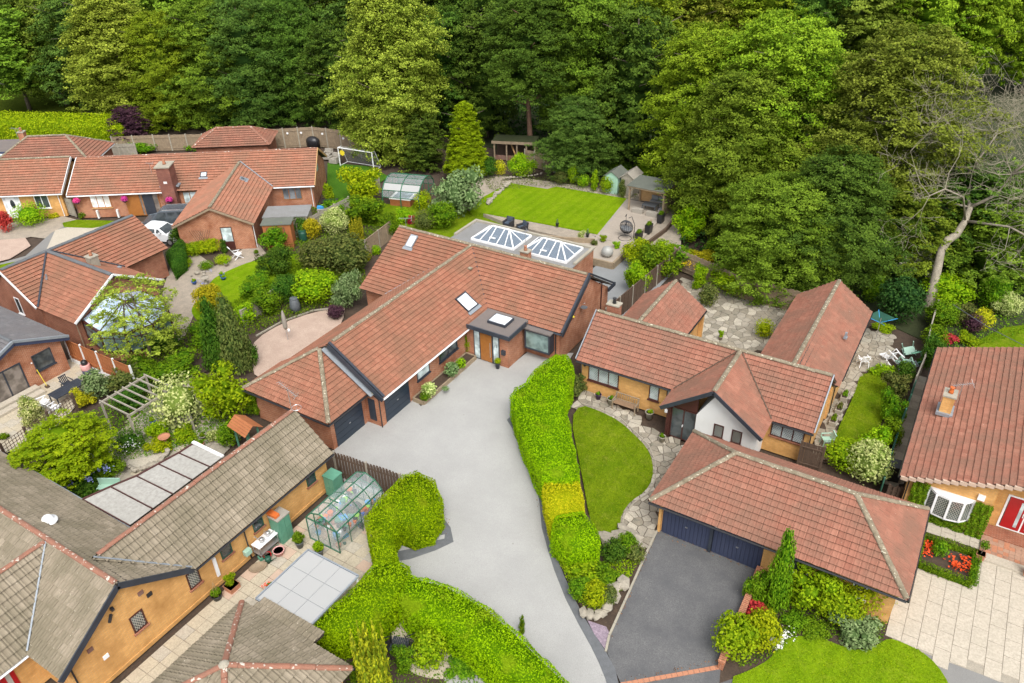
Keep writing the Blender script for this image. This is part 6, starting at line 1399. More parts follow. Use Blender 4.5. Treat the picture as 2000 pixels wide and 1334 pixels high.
 (348,850,100,110,'leaf_cream','pale cream-green ball tree in the cottage garden','ball','shrub','shrub'),
 (440,850,120,130,'leaf_lime','fresh green bushy tree left of the garage hip','loose','shrub','shrub'),
 (310,700,70,60,'leaf_dark','dark shrub in front of the conservatory','loose','shrub','shrub'),
 (340,760,90,60,'leaf_mid','green bush above the low grey fence','loose','shrub','shrub'),
 (230,780,90,60,'leaf_olive','rambling green shrub in front of the panel fence','loose','shrub','shrub'),
 (280,760,80,60,'leaf_mid','climber growing over the pergola bars, upper side','loose','shrub','shrub'),
 (250,810,70,50,'leaf_dark','dark green climber below the pergola bars','loose','shrub','shrub'),
 (180,790,60,60,'leaf_grey','grey-green shrub beside the terrace table','loose','shrub','shrub'),
 (160,800,40,40,'leaf_gold','yellow flowered bush behind the white armchairs','loose','shrub','shrub'),
 (62,840,50,60,'leaf_cream','pale yellow acer on the slab terrace','loose','shrub','shrub'),
 (5,862,24,20,'leaf_mid','green plant at the left edge of the terrace','low','plant','plant'),
 (150,985,100,70,'leaf_dark','dark leafy bed below the big lime tree','low','shrub','shrub'),
 (205,945,60,45,'leaf_mid','blue hydrangea bush beside the awning','round','shrub','shrub'),
 (160,955,60,40,'leaf_mid','hydrangea bush near the grey roof corner','round','shrub','shrub'),
 (247,890,56,44,'leaf_dark','dark mound shrub dotted with white flowers','ball','shrub','shrub'),
 (300,860,50,44,'leaf_lime','broad-leaved hosta clump left of the terracotta bird bath','low','plant','plant'),
 (350,870,55,40,'leaf_lime','second broad-leaved clump right of the bird bath','low','plant','plant'),
 (305,890,60,34,'leaf_yellowgreen','mossy lime carpet plant by the curved stone edging','low','plant','plant'),
 (375,895,24,20,'leaf_mid','small green plant near the awning corner','low','plant','plant'),
 (420,870,40,40,'leaf_cream','pale leaved plant beside the wooden lych roof','low','plant','plant'),
 (445,880,50,50,'leaf_mid','green bush behind the wooden lych roof','round','shrub','shrub'),
 (500,820,40,60,'leaf_mid','green shrub right of the wooden lych roof','loose','shrub','shrub'),
 # house front planting
 (838,780,30,30,'leaf_cream','pale shrub at the garage end of the timber planter','round','shrub','shrub'),
 (830,785,20,18,'leaf_mid','small sage-green plant at the corner of the timber planter','ball','plant','plant'),
 (882,740,28,30,'leaf_grey','silver-green shrub in the middle of the timber planter','round','shrub','shrub'),
 (900,722,20,22,'leaf_lime','small green bush towards the door end of the planter','ball','plant','plant'),
 (917,695,26,44,'leaf_lime','glossy green bush against the wall beside the oak front door','round','shrub','shrub'),
 (870,765,14,10,'leaf_grey','tiny grey cushion plant in the timber planter','ball','plant','plant'),
 # bottom centre
 (733,1400,88,215,'leaf_conifer_gold','golden upright yew at the bottom edge left of the black chairs','plume','conifer','shrub'),
 (840,1320,75,80,'leaf_lime','bright green round bush in front of the black chairs','round','shrub','shrub'),
 (790,1320,45,60,'leaf_mid','mid-green feathery bush beside the golden yew','loose','shrub','shrub'),
 (938,1295,42,45,'leaf_lime','small lime bush against the curved hedge','round','shrub','shrub'),
 (900,1335,70,40,'leaf_mid','green plants at the bottom edge below the round paving','low','plant','plant'),
 (965,1335,60,40,'heather','coppery red-tipped plant at the bottom edge','low','plant','plant'),
 (1020,1245,22,50,'leaf_mid','wispy shoot poking from the curved hedge','column','plant','plant'),
 (700,1335,40,50,'leaf_mid','green bush beside the hipped roof corner, bottom edge','loose','shrub','shrub'),
 # top left
 (50,448,64,50,'leaf_lime','round lime bush in front of the white front door','ball','shrub','shrub'),
 (8,458,30,42,'leaf_red','deep red bush at the left edge','round','shrub','shrub'),
 (102,428,22,16,'leaf_gold','small yellow-green plant under the white window','low','plant','plant'),
 (262,305,80,36,'leaf_mid','green laurel below the purple tree','round','shrub','shrub'),
 (375,295,55,34,'leaf_mid','palm-like green bush by the garden lamp','low','shrub','shrub'),
 (160,428,14,16,'leaf_mid','small plant beside the oak porch house corner','loose','plant','plant'),
 (238,420,16,20,'leaf_lime','potted plant left of the oak porch','loose','plant','plant'),
 (640,400,40,40,'leaf_lime','tall thin grasses on the play lawn edge','column','plant','plant'),
]
for i, p in enumerate(plants):
    px, py, wp, hp, mt, lab, st, nm, ct = p
    if lab is None: continue
    zb = BZ if (py < 400 and 940 < px < 1320) else 0
    if lab.startswith(('pale shrub at the garage end','small sage','silver-green','small green bush towards','tiny grey')): zb = .3
    plant(px, py, wp, hp, mt, lab, st, nm, ct, z=zb, seed=i)
# flowers: countless little heads, one object per patch
def flowers(px_pts, z, mat, n, size, label_parent=None, spread=.25, name='flower_heads', seed=0):
    rng=np.random.default_rng(seed+n); P=[]
    for x,y in px_pts:
        c=at(x,y,z); P.append(np.array(c)+rng.normal(0,spread,(n,3))*np.array([1,1,.35]))
    P=np.concatenate(P); me=leafmesh(name,P,np.tile([0,0,1.],(len(P),1)),rng.uniform(.8,1.3,len(P))*size,rng.uniform(0,1,len(P)),aspect=1,jit=.4,rng=rng,mat=mat); o=bpy.data.objects.new(name,me); C.objects.link(o); o['kind']='stuff'; return o
flowers([(1808,1062),(1812,1070),(1806,1080),(1862,1095),(1885,1090),(1888,1102),(1863,1105),(1880,1108),(1815,1060)],.22,'petal_red',26,.10,spread=.13,name='red_bedding_flowers')
flowers([(139,842),(158,851),(155,822),(132,838),(160,862)],2.9,'petal_red',10,.12,spread=.08,name='red_rose_flowers')
flowers([(180,918),(200,908),(165,930),(175,935),(210,915),(132,945)],.9,'petal_blue',22,.11,spread=.16,name='hydrangea_flowers')
flowers([(245,868),(255,860),(235,875),(262,875)],.85,'petal_white',16,.06,spread=.2,name='white_flowers')
flowers([(1345,515),(1365,518),(1385,522),(1355,508)],1.0,'petal_yellow',60,.09,spread=.3,name='yellow_flowers')
flowers([(395,555),(388,548),(410,528)],.3,'petal_blue',16,.08,spread=.12,name='blue_flowers')
flowers([(1530,1240),(1540,1236)],.3,'petal_white',16,.07,spread=.15,name='white_flowers')
flowers([(385,868),(392,875),(400,880)],.3,'petal_orange',12,.08,spread=.12,name='orange_flowers')
scatter('leaf_litter',[pxp(p) for p in ([(1280,1036),(1288,1040),(1240,1150),(1198,1240),(1188,1265),(1182,1262),(1228,1150),(1262,1080)],[(1290,1040),(1480,1108),(1476,1116),(1286,1050)],[(1408,1296),(1214,1332),(1210,1326),(1402,1288)],[(1480,1112),(1484,1116),(1412,1296),(1404,1296)],[(870,985),(880,1020),(876,1050),(868,1040)],[(1005,830),(1030,880),(1050,940),(1056,990),(1050,990),(1040,930),(1016,870)])],'leaf_litter',45,.07,.035,.02,seed=31)
hedge('privet_screen', pxp([(322,492),(352,462),(360,470),(362,502),(338,522)],1.2), 0, 1.2, 'leaf_dark', 'dark green screen hedge between the white car and the water butt', seed=9)
# soil-covering leaves in the planting beds
scatter('ground_cover',[pxp([(1080,1080),(1180,1100),(1250,1095),(1220,1150),(1175,1205),(1130,1180)])],'leaf_lime',420,.11,.05,.30,seed=1)
scatter('ground_cover',[pxp([(1490,1160),(1740,1190),(1720,1262),(1560,1245),(1500,1290),(1440,1310)])],'leaf_mid',260,.11,.05,.35,seed=2)
scatter('ground_cover',[pxp([(130,830),(330,740),(470,830),(400,870),(250,900),(140,980)])],'leaf_mid',190,.12,.05,.35,seed=3)
scatter('ground_cover',[pxp([(440,600),(520,560),(600,520),(700,480),(720,560),(640,600),(500,650),(420,700),(300,720),(330,660)])],'leaf_mid',170,.13,.05,.6,seed=4)
scatter('ground_cover',[pxp([(730,930),(1735,780),(1760,790),(1735,900)]) if 0 else pxp([(1730,770),(1775,775),(1745,900),(1705,905)])],'leaf_olive',120,.10,.05,.3,seed=5)
scatter('ground_cover',[pxp([(660,1235),(800,1200),(1000,1340),(1100,1400),(690,1400)])],'leaf_mid',150,.10,.02,.25,seed=6)
scatter('ground_cover',[pxp([(600,400),(730,400),(760,460),(700,540),(560,560),(540,470)])],'leaf_mid',110,.14,.05,.6,seed=7)
scatter('ground_cover',[pxp([(1840,600),(1990,590),(2010,650),(1830,700)])],'leaf_mid',55,.14,.05,.5,seed=8)
scatter('ground_cover',[pxp([(940,350),(1020,340),(1310,390),(1300,400),(1060,365),(960,375)],.45)],'leaf_olive',50,.13,.5,.3,seed=9)
# grass blades standing out of the lawns
scatter('grass_blades',[smooth_poly(pxp([(1134,790),(1170,802),(1210,822),(1240,850),(1262,872),(1275,900),(1275,935),(1260,960),(1232,978),(1214,1003),(1210,1032),(1195,1041),(1165,1044),(1150,1005),(1140,945),(1130,895),(1115,817)],.05),1),pxp([(1680,731),(1727,724),(1734,760),(1728,800),(1715,850),(1704,887),(1652,892),(1628,872),(1636,838),(1660,790)],.05)],'leaf_grass',200,.075,.055,.04,seed=21)
scatter('grass_blades',[smooth_poly(pxp([(1422,1326),(1462,1312),(1502,1290),(1517,1268),(1530,1252),(1550,1244),(1590,1243),(1625,1256),(1650,1266),(1677,1272),(1712,1262),(1735,1247),(1762,1256),(1800,1274),(1830,1300),(1855,1340),(1860,1380),(1450,1380)]),1)],'leaf_grass_bright',200,.075,.06,.04,seed=22)
# woodland undergrowth
def worldpoly(pts): return [Vector((x,y,0)) for x,y in pts]
scatter('woodland_undergrowth',[pxp([(240,262),(620,235),(900,262),(960,255),(1060,300),(1180,330),(1240,330),(1340,360),(1320,480),(1400,520),(1560,570),(1640,560),(1700,600),(1780,600),(1830,580),(2050,600),(2100,420),(1500,230),(700,140),(200,140)])],'leaf_deep',14,.42,0,1.6,seed=11)
# ---------------------------------------------------------------- trees
def T(px, py, h, w_, mat, label, style='broad', clear=.16, **kw):
    p = at(px, py, 0); return tree((p.x, p.y, 0), h, w_, mat, label, style, clear, **kw)
T(778,306,18.5,9.0,'tree_gold','very tall yellow-green lime tree right of the goal, reaching the top edge','tall',.03,fine=True,seed=0,name='lime_tree')
T(914,350,8.0,4.3,'leaf_conifer','bright green conifer pyramid beside the back lawn','cone',.01,fine=True,seed=0,name='conifer_tree')
T(1035,300,17.5,9.5,'tree_dark','tall dark cedar with bare reddish double trunk behind the rustic shed','broad',.36,fine=True,seed=1,bark='red_bark',name='cedar_tree')
T(1125,350,8.4,6.6,'tree_blue','dark dense walnut-like tree at the back right of the lawn','broad',.08,fine=True,seed=1)
T(1362,372,15.5,10.5,'tree_bright','broad bright beech overhanging the timber pergola','broad',.1,fine=True,seed=0,name='beech_tree')
T(1425,440,14,10.5,'tree_mid','green beech behind the gravel strip right of the pergola','broad',.05,fine=True,seed=1,name='beech_tree')
T(1490,420,17.5,12,'tree_bright','tall bright beech whose top nears the upper edge, centre right','broad',.12,fine=True,seed=0,name='beech_tree')
T(1505,560,9,8.5,'tree_mid','low dark glossy tree over the flower pots and stake fence','broad',.02,fine=True,seed=0)
T(1600,550,10.5,9,'tree_dark','dark ivy-clad tree behind the right rear wing','broad',.03,fine=True,seed=1)
T(1690,475,17.5,11.5,'tree_olive','large olive-green beech with slanting trunk left of the bare tree','broad',.20,fine=True,seed=1,name='beech_tree')
T(1745,530,7.5,7,'tree_mid','mid-green understorey tree behind the white dogwood','broad',.05,seed=0)
T(1930,560,7,7,'tree_mid','green garden tree behind the far right lawn','broad',.05,seed=1)
T(1860,520,9,8,'tree_dark','dark tree behind the bare tree trunk','broad',.05,seed=0)
T(1985,520,8.5,8,'tree_mid','green tree at the right edge behind the bare branches','broad',.05,seed=0)
# left wood edge
T(262,284,4.6,4.4,'leaf_purple','dark purple-leaved tree between the clipped hedge and the long top-left roof','broad',.1,seed=0,name='purple_tree')
T(60,215,13,11,'tree_mid','drooping green tree over the shaded clearing at the far left','broad',.2,seed=0)
T(130,205,14,9,'tree_olive','weeping olive-green tree beside the shaded clearing','weep',.16,seed=1)
T(265,238,16,10.5,'tree_gold','tall yellow-green tree above the end of the clipped hedge','tall',.06,fine=True,seed=1)
T(345,246,13.5,9,'tree_bright','bright leafy tree above the left part of the weathered fence','broad',.02,fine=True,seed=0)
T(430,240,14.5,11,'tree_mid','full green chestnut-like tree above the middle of the weathered fence','broad',.02,fine=True,seed=1)
T(505,243,15,11,'tree_blue','blue-green maple above the hipped garden room','broad',.02,fine=True,seed=0)
T(590,236,14.5,10,'tree_dark','dark maple above the right part of the weathered fence','broad',.05,fine=True,seed=1)
T(672,262,13,8,'tree_dark','dark tree tucked behind the tall lime tree on its left','broad',.05,seed=0)
T(190,225,15,9,'tree_blue','blue-green tree between the weeping and the yellow-green trees','broad',.1,seed=1)
T(830,330,6,4.6,'tree_dark','small dark tree behind the arched greenhouse','broad',.02,seed=0)
T(950,268,15,9,'tree_dark','deep green tree in the shade right of the tall lime','broad',.06,seed=0)
T(880,262,14,8.5,'tree_dark','dark tree behind the right flank of the tall lime','broad',.06,seed=1)
T(1140,290,19,11,'tree_mid','layered green tree behind the dark cedar','broad',.12,seed=0,fine=True)
T(1230,318,16,10,'tree_dark','dark tree behind the grey sheds','broad',.04,seed=1)
T(1215,250,20,11,'tree_bright','bright crowned tree behind the walnut-like tree','broad',.15,seed=0)
tl = [('tree_mid','broad'),('tree_bright','broad'),('tree_dark','broad'),('tree_olive','tall'),('tree_blue','broad'),('tree_gold','broad')]
rg = random.Random(12); k = 0
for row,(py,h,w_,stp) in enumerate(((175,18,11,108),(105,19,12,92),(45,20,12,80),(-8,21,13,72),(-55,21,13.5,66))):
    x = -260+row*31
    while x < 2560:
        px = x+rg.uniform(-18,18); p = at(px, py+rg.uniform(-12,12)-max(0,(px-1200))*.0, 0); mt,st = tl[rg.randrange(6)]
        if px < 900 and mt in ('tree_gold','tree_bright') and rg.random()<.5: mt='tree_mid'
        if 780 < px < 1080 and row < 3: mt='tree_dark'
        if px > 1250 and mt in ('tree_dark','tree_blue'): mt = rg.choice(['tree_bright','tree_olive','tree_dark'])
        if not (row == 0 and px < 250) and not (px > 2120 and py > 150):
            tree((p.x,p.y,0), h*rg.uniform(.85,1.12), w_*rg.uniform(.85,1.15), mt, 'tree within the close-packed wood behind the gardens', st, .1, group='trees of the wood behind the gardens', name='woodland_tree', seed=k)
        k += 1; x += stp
# big lime-green shrub-tree in the near-left cottage garden, and the airy rowan
T(150,940,3.9,4.8,'leaf_lime','spreading lime-green tree with gnarled trunk and red roses in the cottage garden','broad',.28,name='garden_tree',seed=0,tr=1.6)
p=at(300,705,0); tree((p.x,p.y,0),6.4,5.0,'tree_gold','airy pale rowan tree in front of the conservatory','airy',.18,name='rowan_tree',seed=1)
# the bare tree
def bare_tree():
    base=at(1812,602,0); root=empty('bare_tree',base,0,'large leafless pale tree with twisted trunk at the right','tree'); rg=random.Random(5)
    def A(px,py,dd=0): return at_far(px,py,base)+FWD*dd-base
    tk=MB(); tp=[A(1812,602),A(1822,565),A(1832,520),A(1838,490),A(1850,470),A(1868,458),A(1885,432),A(1895,405)]
    tp=[Vector((p.x,p.y,max(p.z,0)))for p in tp]; tk.tube(tp,[.40,.33,.29,.27,.31,.27,.22,.19],12); tk.build('trunk','pale_bark',None,True).parent=root
    lm=MB(); tw=MB(); starts=[(tp[-1],[A(1905,380,1),A(1915,345,1)],.15),(tp[-1],[A(1930,385,-1),A(1942,352,-2)],.13),(tp[-2],[A(1850,395,-2),A(1800,385,-3),A(1765,400,-3.5)],.08),(tp[-1],[A(1860,380,2),A(1810,350,3)],.08),(tp[-2],[A(1930,440,-1),A(2000,445,-2)],.09),(tp[-2],[A(1920,455,-3),A(1960,490,-4)],.09),
      (A(1915,345,1),[A(1890,310,1),A(1850,305,0),A(1830,270,0)],.10),(A(1915,345,1),[A(1925,320,2),A(1960,290,2),A(1990,240,3)],.08),(A(1942,352,-2),[A(1970,320,-3),A(2010,300,-3)],.10),(A(1942,352,-2),[A(1960,350,-3),A(2010,370,-4)],.09),(A(1915,345,1),[A(1912,310,0),A(1930,270,-1)],.09),(A(1850,305,0),[A(1825,290,1),A(1815,250,2)],.05),(A(1890,310,1),[A(1880,270,2),A(1890,230,3)],.07)]
    ends=[]
    for s_,pts,r in starts:
        P=[s_]+pts; lm.tube(P,[r*(1-.5*i/(len(P)-1)) for i in range(len(P))],7)
        for i in range(1,len(P)): ends.append((P[i],(P[i]-P[i-1]).normalized(),r*.5*(1 if i==len(P)-1 else .8),3 if i==len(P)-1 else 2))
    def grow(p,d,r,L,depth):
        n=3; P=[p]; 
        for i in range(n):
            d=(d+Vector((rg.gauss(0,.3),rg.gauss(0,.3),rg.gauss(.03,.26)))).normalized(); P.append(P[-1]+d*L/n)
        (lm if r>.03 else tw).tube(P,[max(.007,r*(1-.22*i)) for i in range(n+1)],4 if r<.03 else 5,False)
        if depth<=0: return
        for k in range(rg.choice([3,3,4])):
            i=rg.randrange(1,n+1); dd=(d+Vector((rg.gauss(0,.75),rg.gauss(0,.75),rg.gauss(0,.6)))).normalized(); grow(P[i],dd,r*.52,L*rg.uniform(.55,.85),depth-1)
    for p,d,r,n in ends:
        for k in range(n): grow(p,(d+Vector((rg.gauss(0,.7),rg.gauss(0,.7),rg.gauss(0,.5)))).normalized(),max(.028,r*.55),rg.uniform(1.8,3.4),3)
    a=lm.build('limbs','pale_bark',None,True); a.parent=root; b=tw.build('twigs','twig_bark',None); b.parent=root; b['kind']='stuff'; return root
bare_tree()
# ================================================================ THINGS
def thing(name, loc, rz, label, cat, group=None):
    return empty(name, loc, rz, label, cat, group, world=False)
def pot(loc, r, h, mat, label, leaf=None, lw=.5, lh=.6, name='plant_pot', style='round', cat='potted plant', sq=False):
    t = thing(name, loc, 0, label, cat)
    if sq: MB().box(-r,r,-r,r,0,h).box(-r-.02,r+.02,-r-.02,r+.02,h-.04,h).build('pot',mat,t)
    else: MB().lathe([(r*.68,0),(r*.95,h*.85),(r*1.05,h*.88),(r*1.05,h),(r*.9,h),(r*.88,h*.9)],(0,0,0),12).build('pot',mat,t,True)
    MB().lathe([(r*.85,h*.86),(r*.84,h*.90)],(0,0,0),12).build('soil_fill','soil',t)
    if leaf:
        f=shrub((0,0,h*.85),lw,lh,leaf,None,style,'foliage',None,seed=1); f.parent=t
    return t
def chair(loc, rz, label, mat, kind='plastic', cmat=None, group=None, s=1, tilt=None):
    t = thing('garden_chair', loc, rz, label, 'chair', group); m_=mat
    if kind == 'plastic':
        MB().box(-.24,.24,-.22,.24,.40,.43).build('seat',m_,t)
        b=MB()
        for i in range(5): b.bar((-.2+.1*i,.23,.43),(-.2+.1*i,.36,.86),.06,.02)
        b.bar((-.25,.36,.86),(.25,.36,.86),.06,.04).build('backrest',m_,t)
        for x,y in ((-.25,-.22),(.25,-.22),(-.25,.26),(.25,.26)): MB().bar((x*1.12,y*1.15,0),(x,y,.41),.05).build('leg',m_,t)
        for x in (-.28,.28): MB().bar((x,-.24,.62),(x,.30,.64),.06,.03).bar((x,-.22,.4),(x,-.24,.62),.04).build('armrest',m_,t)
    elif kind == 'recliner':
        MB().box(-.26,.26,-.28,.25,.36,.40).build('seat',m_,t); b=MB()
        for i in range(6): b.bar((-.22+.088*i,.24,.40),(-.22+.088*i,.62,1.10),.07,.02)
        b.bar((-.26,.62,1.1),(.26,.62,1.1),.07,.04).build('backrest',m_,t)
        for x in (-.27,.27): MB().bar((x,-.35,0),(x,.3,.5),.05).bar((x,.4,0),(x,-.2,.5),.05).build('leg',m_,t); MB().bar((x,-.3,.56),(x,.35,.6),.07,.03).build('armrest',m_,t)
    elif kind == 'armchair':
        MB().box(-.38,.38,-.36,.36,.06,.36).box(-.38,-.26,-.36,.36,.36,.60).box(.26,.38,-.36,.36,.36,.60).build('frame',m_,t,bevel=.02)
        M=Matrix.Translation((0,.30,.36)) @ Matrix.Rotation(R(-12),4,'X'); MB().box(-.38,.38,-.04,.07,0,.46,M).build('backrest',m_,t,bevel=.02)
        MB().box(-.25,.25,-.34,.27,.365,.46).build('seat_cushion',cmat or m_,t,bevel=.03); MB().box(-.25,.25,-.13,-.02,.10,.44,M).build('back_cushion',cmat or m_,t,bevel=.03)
    if tilt: t.rotation_euler=(R(tilt[0]),R(tilt[1]),R(rz))
    t.scale=(s,s,s); return t
def table(loc, rz, w_, l, h, mat, label, slats=8, cat='table'):
    t=thing('garden_table',loc,rz,label,cat)
    MB().box(-w_/2,w_/2,-l/2,l/2,h-.05,h-.022).build('tabletop',mat,t)
    for i in range(slats): MB().box(-w_/2+w_*i/slats+.006,-w_/2+w_*(i+1)/slats-.006,-l/2,l/2,h-.022,h).build('slat',mat,t)
    for x in (-1,1):
        for y in (-1,1): MB().bar((x*(w_/2-.06),y*(l/2-.06),0),(x*(w_/2-.06),y*(l/2-.06),h-.05),.06).build('leg',mat,t)
    return t
def greenhouse(loc, rz, w_, l, he, hr, label, frame='green_metal', bays=4, shelf=True):
    """barn-shaped aluminium greenhouse; w across, l along y"""
    t=thing('greenhouse',loc,rz,label,'greenhouse'); sec=[(-w_/2,0),(-w_/2,he),(-w_*.30,hr-.22),(0,hr),(w_*.30,hr-.22),(w_/2,he),(w_/2,0)]; f=MB()
    for i in range(bays+1):
        y=l*i/bays
        for a,b in zip(sec,sec[1:]): f.bar((a[0],y,a[1]),(b[0],y,b[1]),.045 if i in(0,bays) else .03)
    for a in sec: f.bar((a[0],0,a[1]),(a[0],l,a[1]),.05)
    for x in (-w_/2,w_/2): f.bar((x,0,he*.5),(x,l,he*.5),.03)
    for y in (0,l):
        for x in (-.38,.38): f.bar((x,y,0),(x,y,hr-.12),.04)
        f.bar((-w_/2,y,.04),(w_/2,y,.04),.06).bar((-w_/2,y,he),(w_/2,y,he),.05)
    f.build('frame',frame,t)
    for i in range(bays):
        for a,b in zip(sec,sec[1:]):
            y0,y1=l*i/bays+.02,l*(i+1)/bays-.02; MB().add([(a[0],y0,a[1]),(b[0],y0,b[1]),(b[0],y1,b[1]),(a[0],y1,a[1])],[(0,1,2,3)]).build('pane','greenhouse_glass',t)
    for y in (0.01,l-.01):
        for x0,x1 in ((-w_/2,-.4),(-.36,.36),(.4,w_/2)): MB().box(x0,x1,y-.004,y+.004,.05,he+.02).build('pane','greenhouse_glass',t)
    if shelf:
        s_=MB()
        for k in (.75,): s_.box(-w_/2+.08,-w_/2+.5,.1,l-.1,k,k+.03).box(w_/2-.5,w_/2-.08,.1,l-.9,k,k+.03)
        s_.build('staging','aluminium',t)
        rg=random.Random(3); cols=['terracotta_pot','sky_plastic','black_plastic','soil','dark_green_plastic','white_plastic','orange_plastic','red_paint','grey_plastic','green_plastic','lime_plastic','blue_glaze']
        for k in range(60):
            x=rg.choice((-1,1))*(w_/2-rg.uniform(.15,.42)); y=rg.uniform(.2,l-.3); z=rg.choice((0,.78,.78)); r=rg.uniform(.07,.16); o=MB().lathe([(r*.7,0),(r,r*1.5),(r*.85,r*1.5)],(0,0,0),8).build('stored_pot',rg.choice(cols),t); o.location=(x,y,z)
        for k in range(14): o=MB().box(-.2,.2,-.15,.15,0,.16).build('seed_tray',rg.choice(['black_plastic','dark_wood','sky_plastic','green_plastic','soil']),t); o.location=(rg.uniform(-.5,.5),rg.uniform(.5,l-.5),rg.uniform(0,.3)); o.rotation_euler=(.2,.1,rg.uniform(0,3))
    MB().box(-.3,.3,l*.3,l*.3+.05,hr+.02,hr+.05).build('roof_vent',frame,t)
    return t
greenhouse((-22.35,17.98,0),0,1.95,3.35,1.45,2.12,'green-framed greenhouse crowded with pots on the slab yard by the yellow wall',bays=4)
# arched greenhouse with hot tub
def arched():
    p=at(746,402,0); t=thing('greenhouse',(-45.2,54.3,0),16,'arched green greenhouse sheltering a wooden hot tub by the back lawn','greenhouse'); w_,l=3.6,3.2; sec=[(-w_/2,.05)]+[(-w_/2*math.cos(a),.95+1.25*math.sin(a)) for a in [math.pi*i/7 for i in range(8)]]+[(w_/2,.05)]; f=MB()
    # runs along x; sections stacked across y
    for i in range(3):
        y=-l/2+l*i/2
        for a,b in zip(sec,sec[1:]): f.bar((y*1.0,a[0],a[1]),(y*1.0,b[0],b[1]),.07)
    for a in sec: f.bar((-l/2,a[0],a[1]),(l/2,a[0],a[1]),.05)
    for x in (-l/2,l/2):
        for y in (-.5,.5): f.bar((x,y,0),(x,y,2.0),.05)
        f.bar((x,-w_/2,.95),(x,w_/2,.95),.05)
    f.build('frame','green_metal',t)
    for i in range(2):
        for k,(a,b) in enumerate(zip(sec,sec[1:])):
            x0,x1=-l/2+l*i/2+.03,-l/2+l*(i+1)/2-.03
            if k==0 or k==len(sec)-2: continue
            MB().add([(x0,a[0],a[1]),(x1,a[0],a[1]),(x1,b[0],b[1]),(x0,b[0],b[1])],[(0,1,2,3)]).build('pane','poly_sheet' if k in (2,) else 'greenhouse_glass',t)
    h=thing('hot_tub',(-45.3,53.6,0),16,'square wooden-sided hot tub inside the arched greenhouse','hot tub'); MB().box(-1,1,-.9,.9,0,.72).build('cabinet','orange_wood',h)
    MB().box(-1.05,1.05,-.95,.95,.72,.80).build('shell_rim','white_plastic',h); MB().box(-.8,.8,-.7,.7,.801,.81).build('water','glass_sky',h)
    for i in range(10): MB().box(-1+.2*i+.01,-.8+.2*i-.01,-.93,-.905,.02,.7).build('side_board','orange_wood',h)
arched(); bpy.data.objects['greenhouse.001'].scale=(1.12,1.12,1.12)
# polycarbonate canopy over the slab yard
t=thing('canopy',(-19.7,14.5,0),0,'flat grey translucent canopy between the hipped roof and the laurel hedge','canopy')
for i in range(3):
    for j in range(3): MB().box(-1.42+.95*i+.01,-1.42+.95*(i+1)-.01,-1.52+1.01*j+.01,-1.52+1.01*(j+1)-.01,2.2,2.215).build('roof_panel','poly_sheet',t)
f=MB()
for i in range(4): f.bar((-1.42+.95*i,-1.55,2.17),(-1.42+.95*i,1.55,2.17),.05)
for j in range(4): f.bar((-1.45,-1.52+1.01*j,2.168),(1.45,-1.52+1.01*j,2.168),.05)
f.bar((-1.47,-1.56,2.2),(1.47,-1.56,2.2),.07).bar((-1.47,1.56,2.2),(1.47,1.56,2.2),.07).bar((-1.47,-1.56,2.2),(-1.47,1.56,2.2),.07).bar((1.47,-1.56,2.2),(1.47,1.56,2.2),.07); f.build('frame','lead',t)
for x,y in ((-1.4,1.5),(1.4,1.5),(-1.4,-1.5),(1.4,-1.5)): MB().bar((x,y,0),(x,y,2.15),.07).build('post','white_plastic',t)
# verandah roof with grey panels
t=thing('verandah',(-29.2,12.8,0),0,'verandah roof of five grey panels in the angle of the brown-roofed house','verandah'); ys=[0,1.25,2.4,3.55,4.65,5.6]; xs=[-3.6,-3.2,-2.75,-2.55,-2.35,-2.3]
for i in range(5):
    MB().add([(xs[i],ys[i]+.04,2.34),(0,ys[i]+.04,2.46),(0,ys[i+1]-.04,2.46),(xs[i+1],ys[i+1]-.04,2.34)],[(0,1,2,3)]).build('roof_panel','awning_panel',t)
    MB().bar((xs[i],ys[i],2.33),(xs[i+1],ys[i+1],2.33),.1,.12).build('gutter','maroon_wood',t)
for i in range(6): MB().bar((xs[i],ys[i],2.35),(0,ys[i],2.47),.045,.06).build('glazing_bar','maroon_wood',t); MB().bar((xs[i]+.1,ys[i],0),(xs[i]+.1,ys[i],2.3),.09).build('post','maroon_wood',t)
MB().box(-2.3,.0,5.45,5.62,2.42,2.50).build('end_panel','white_plastic',t)
# yard clutter along the yellow wall
def cupboard(loc,rz,w_,d,h,mat,label,cap=None):
    t=thing('storage_cupboard',loc,rz,label,'cupboard'); MB().box(-w_/2,w_/2,-d/2,d/2,0,h).build('body',mat,t,bevel=.02)
    for x0,x1 in ((-w_/2+.02,-.01),(.01,w_/2-.02)):
        for z0,z1 in ((.04,h*.48),(h*.5,h-.04)): MB().box(x0,x1,-d/2-.02,-d/2,z0,z1).build('door',mat,t)
    MB().box(-w_/2-.03,w_/2+.03,-d/2-.04,d/2+.02,h,h+.07).build('lid',cap or mat,t); return t
cupboard((-24.5,17.35,0),90,.75,.65,1.55,'green_plastic','pale green plastic cupboard against the yellow wall, topped by an orange box',cap='wicker_grey')
o=MB().box(-.28,.28,-.14,.14,0,.16).build('storage_box','orange_plastic'); o.location=(-24.6,17.15,1.64); tag(o,'long orange box lying on the pale green cupboard','box')
cupboard((-24.4,21.0,0),0,.7,.65,1.3,'green_plastic','green plastic store behind the near greenhouse in the wall corner')
t=thing('shelf_unit',(-24.6,16.35,0),0,'low white potting shelf with watering cans by the green cupboard','shelf'); MB().box(-.28,.28,-.6,.6,.75,.79).build('shelf_board','white_plastic',t); MB().box(-.28,.28,-.6,.6,.3,.33).build('shelf_board','aluminium',t)
for x in(-.25,.25):
    for y in(-.55,.55): MB().bar((x,y,0),(x,y,.75),.04).build('leg','aluminium',t)
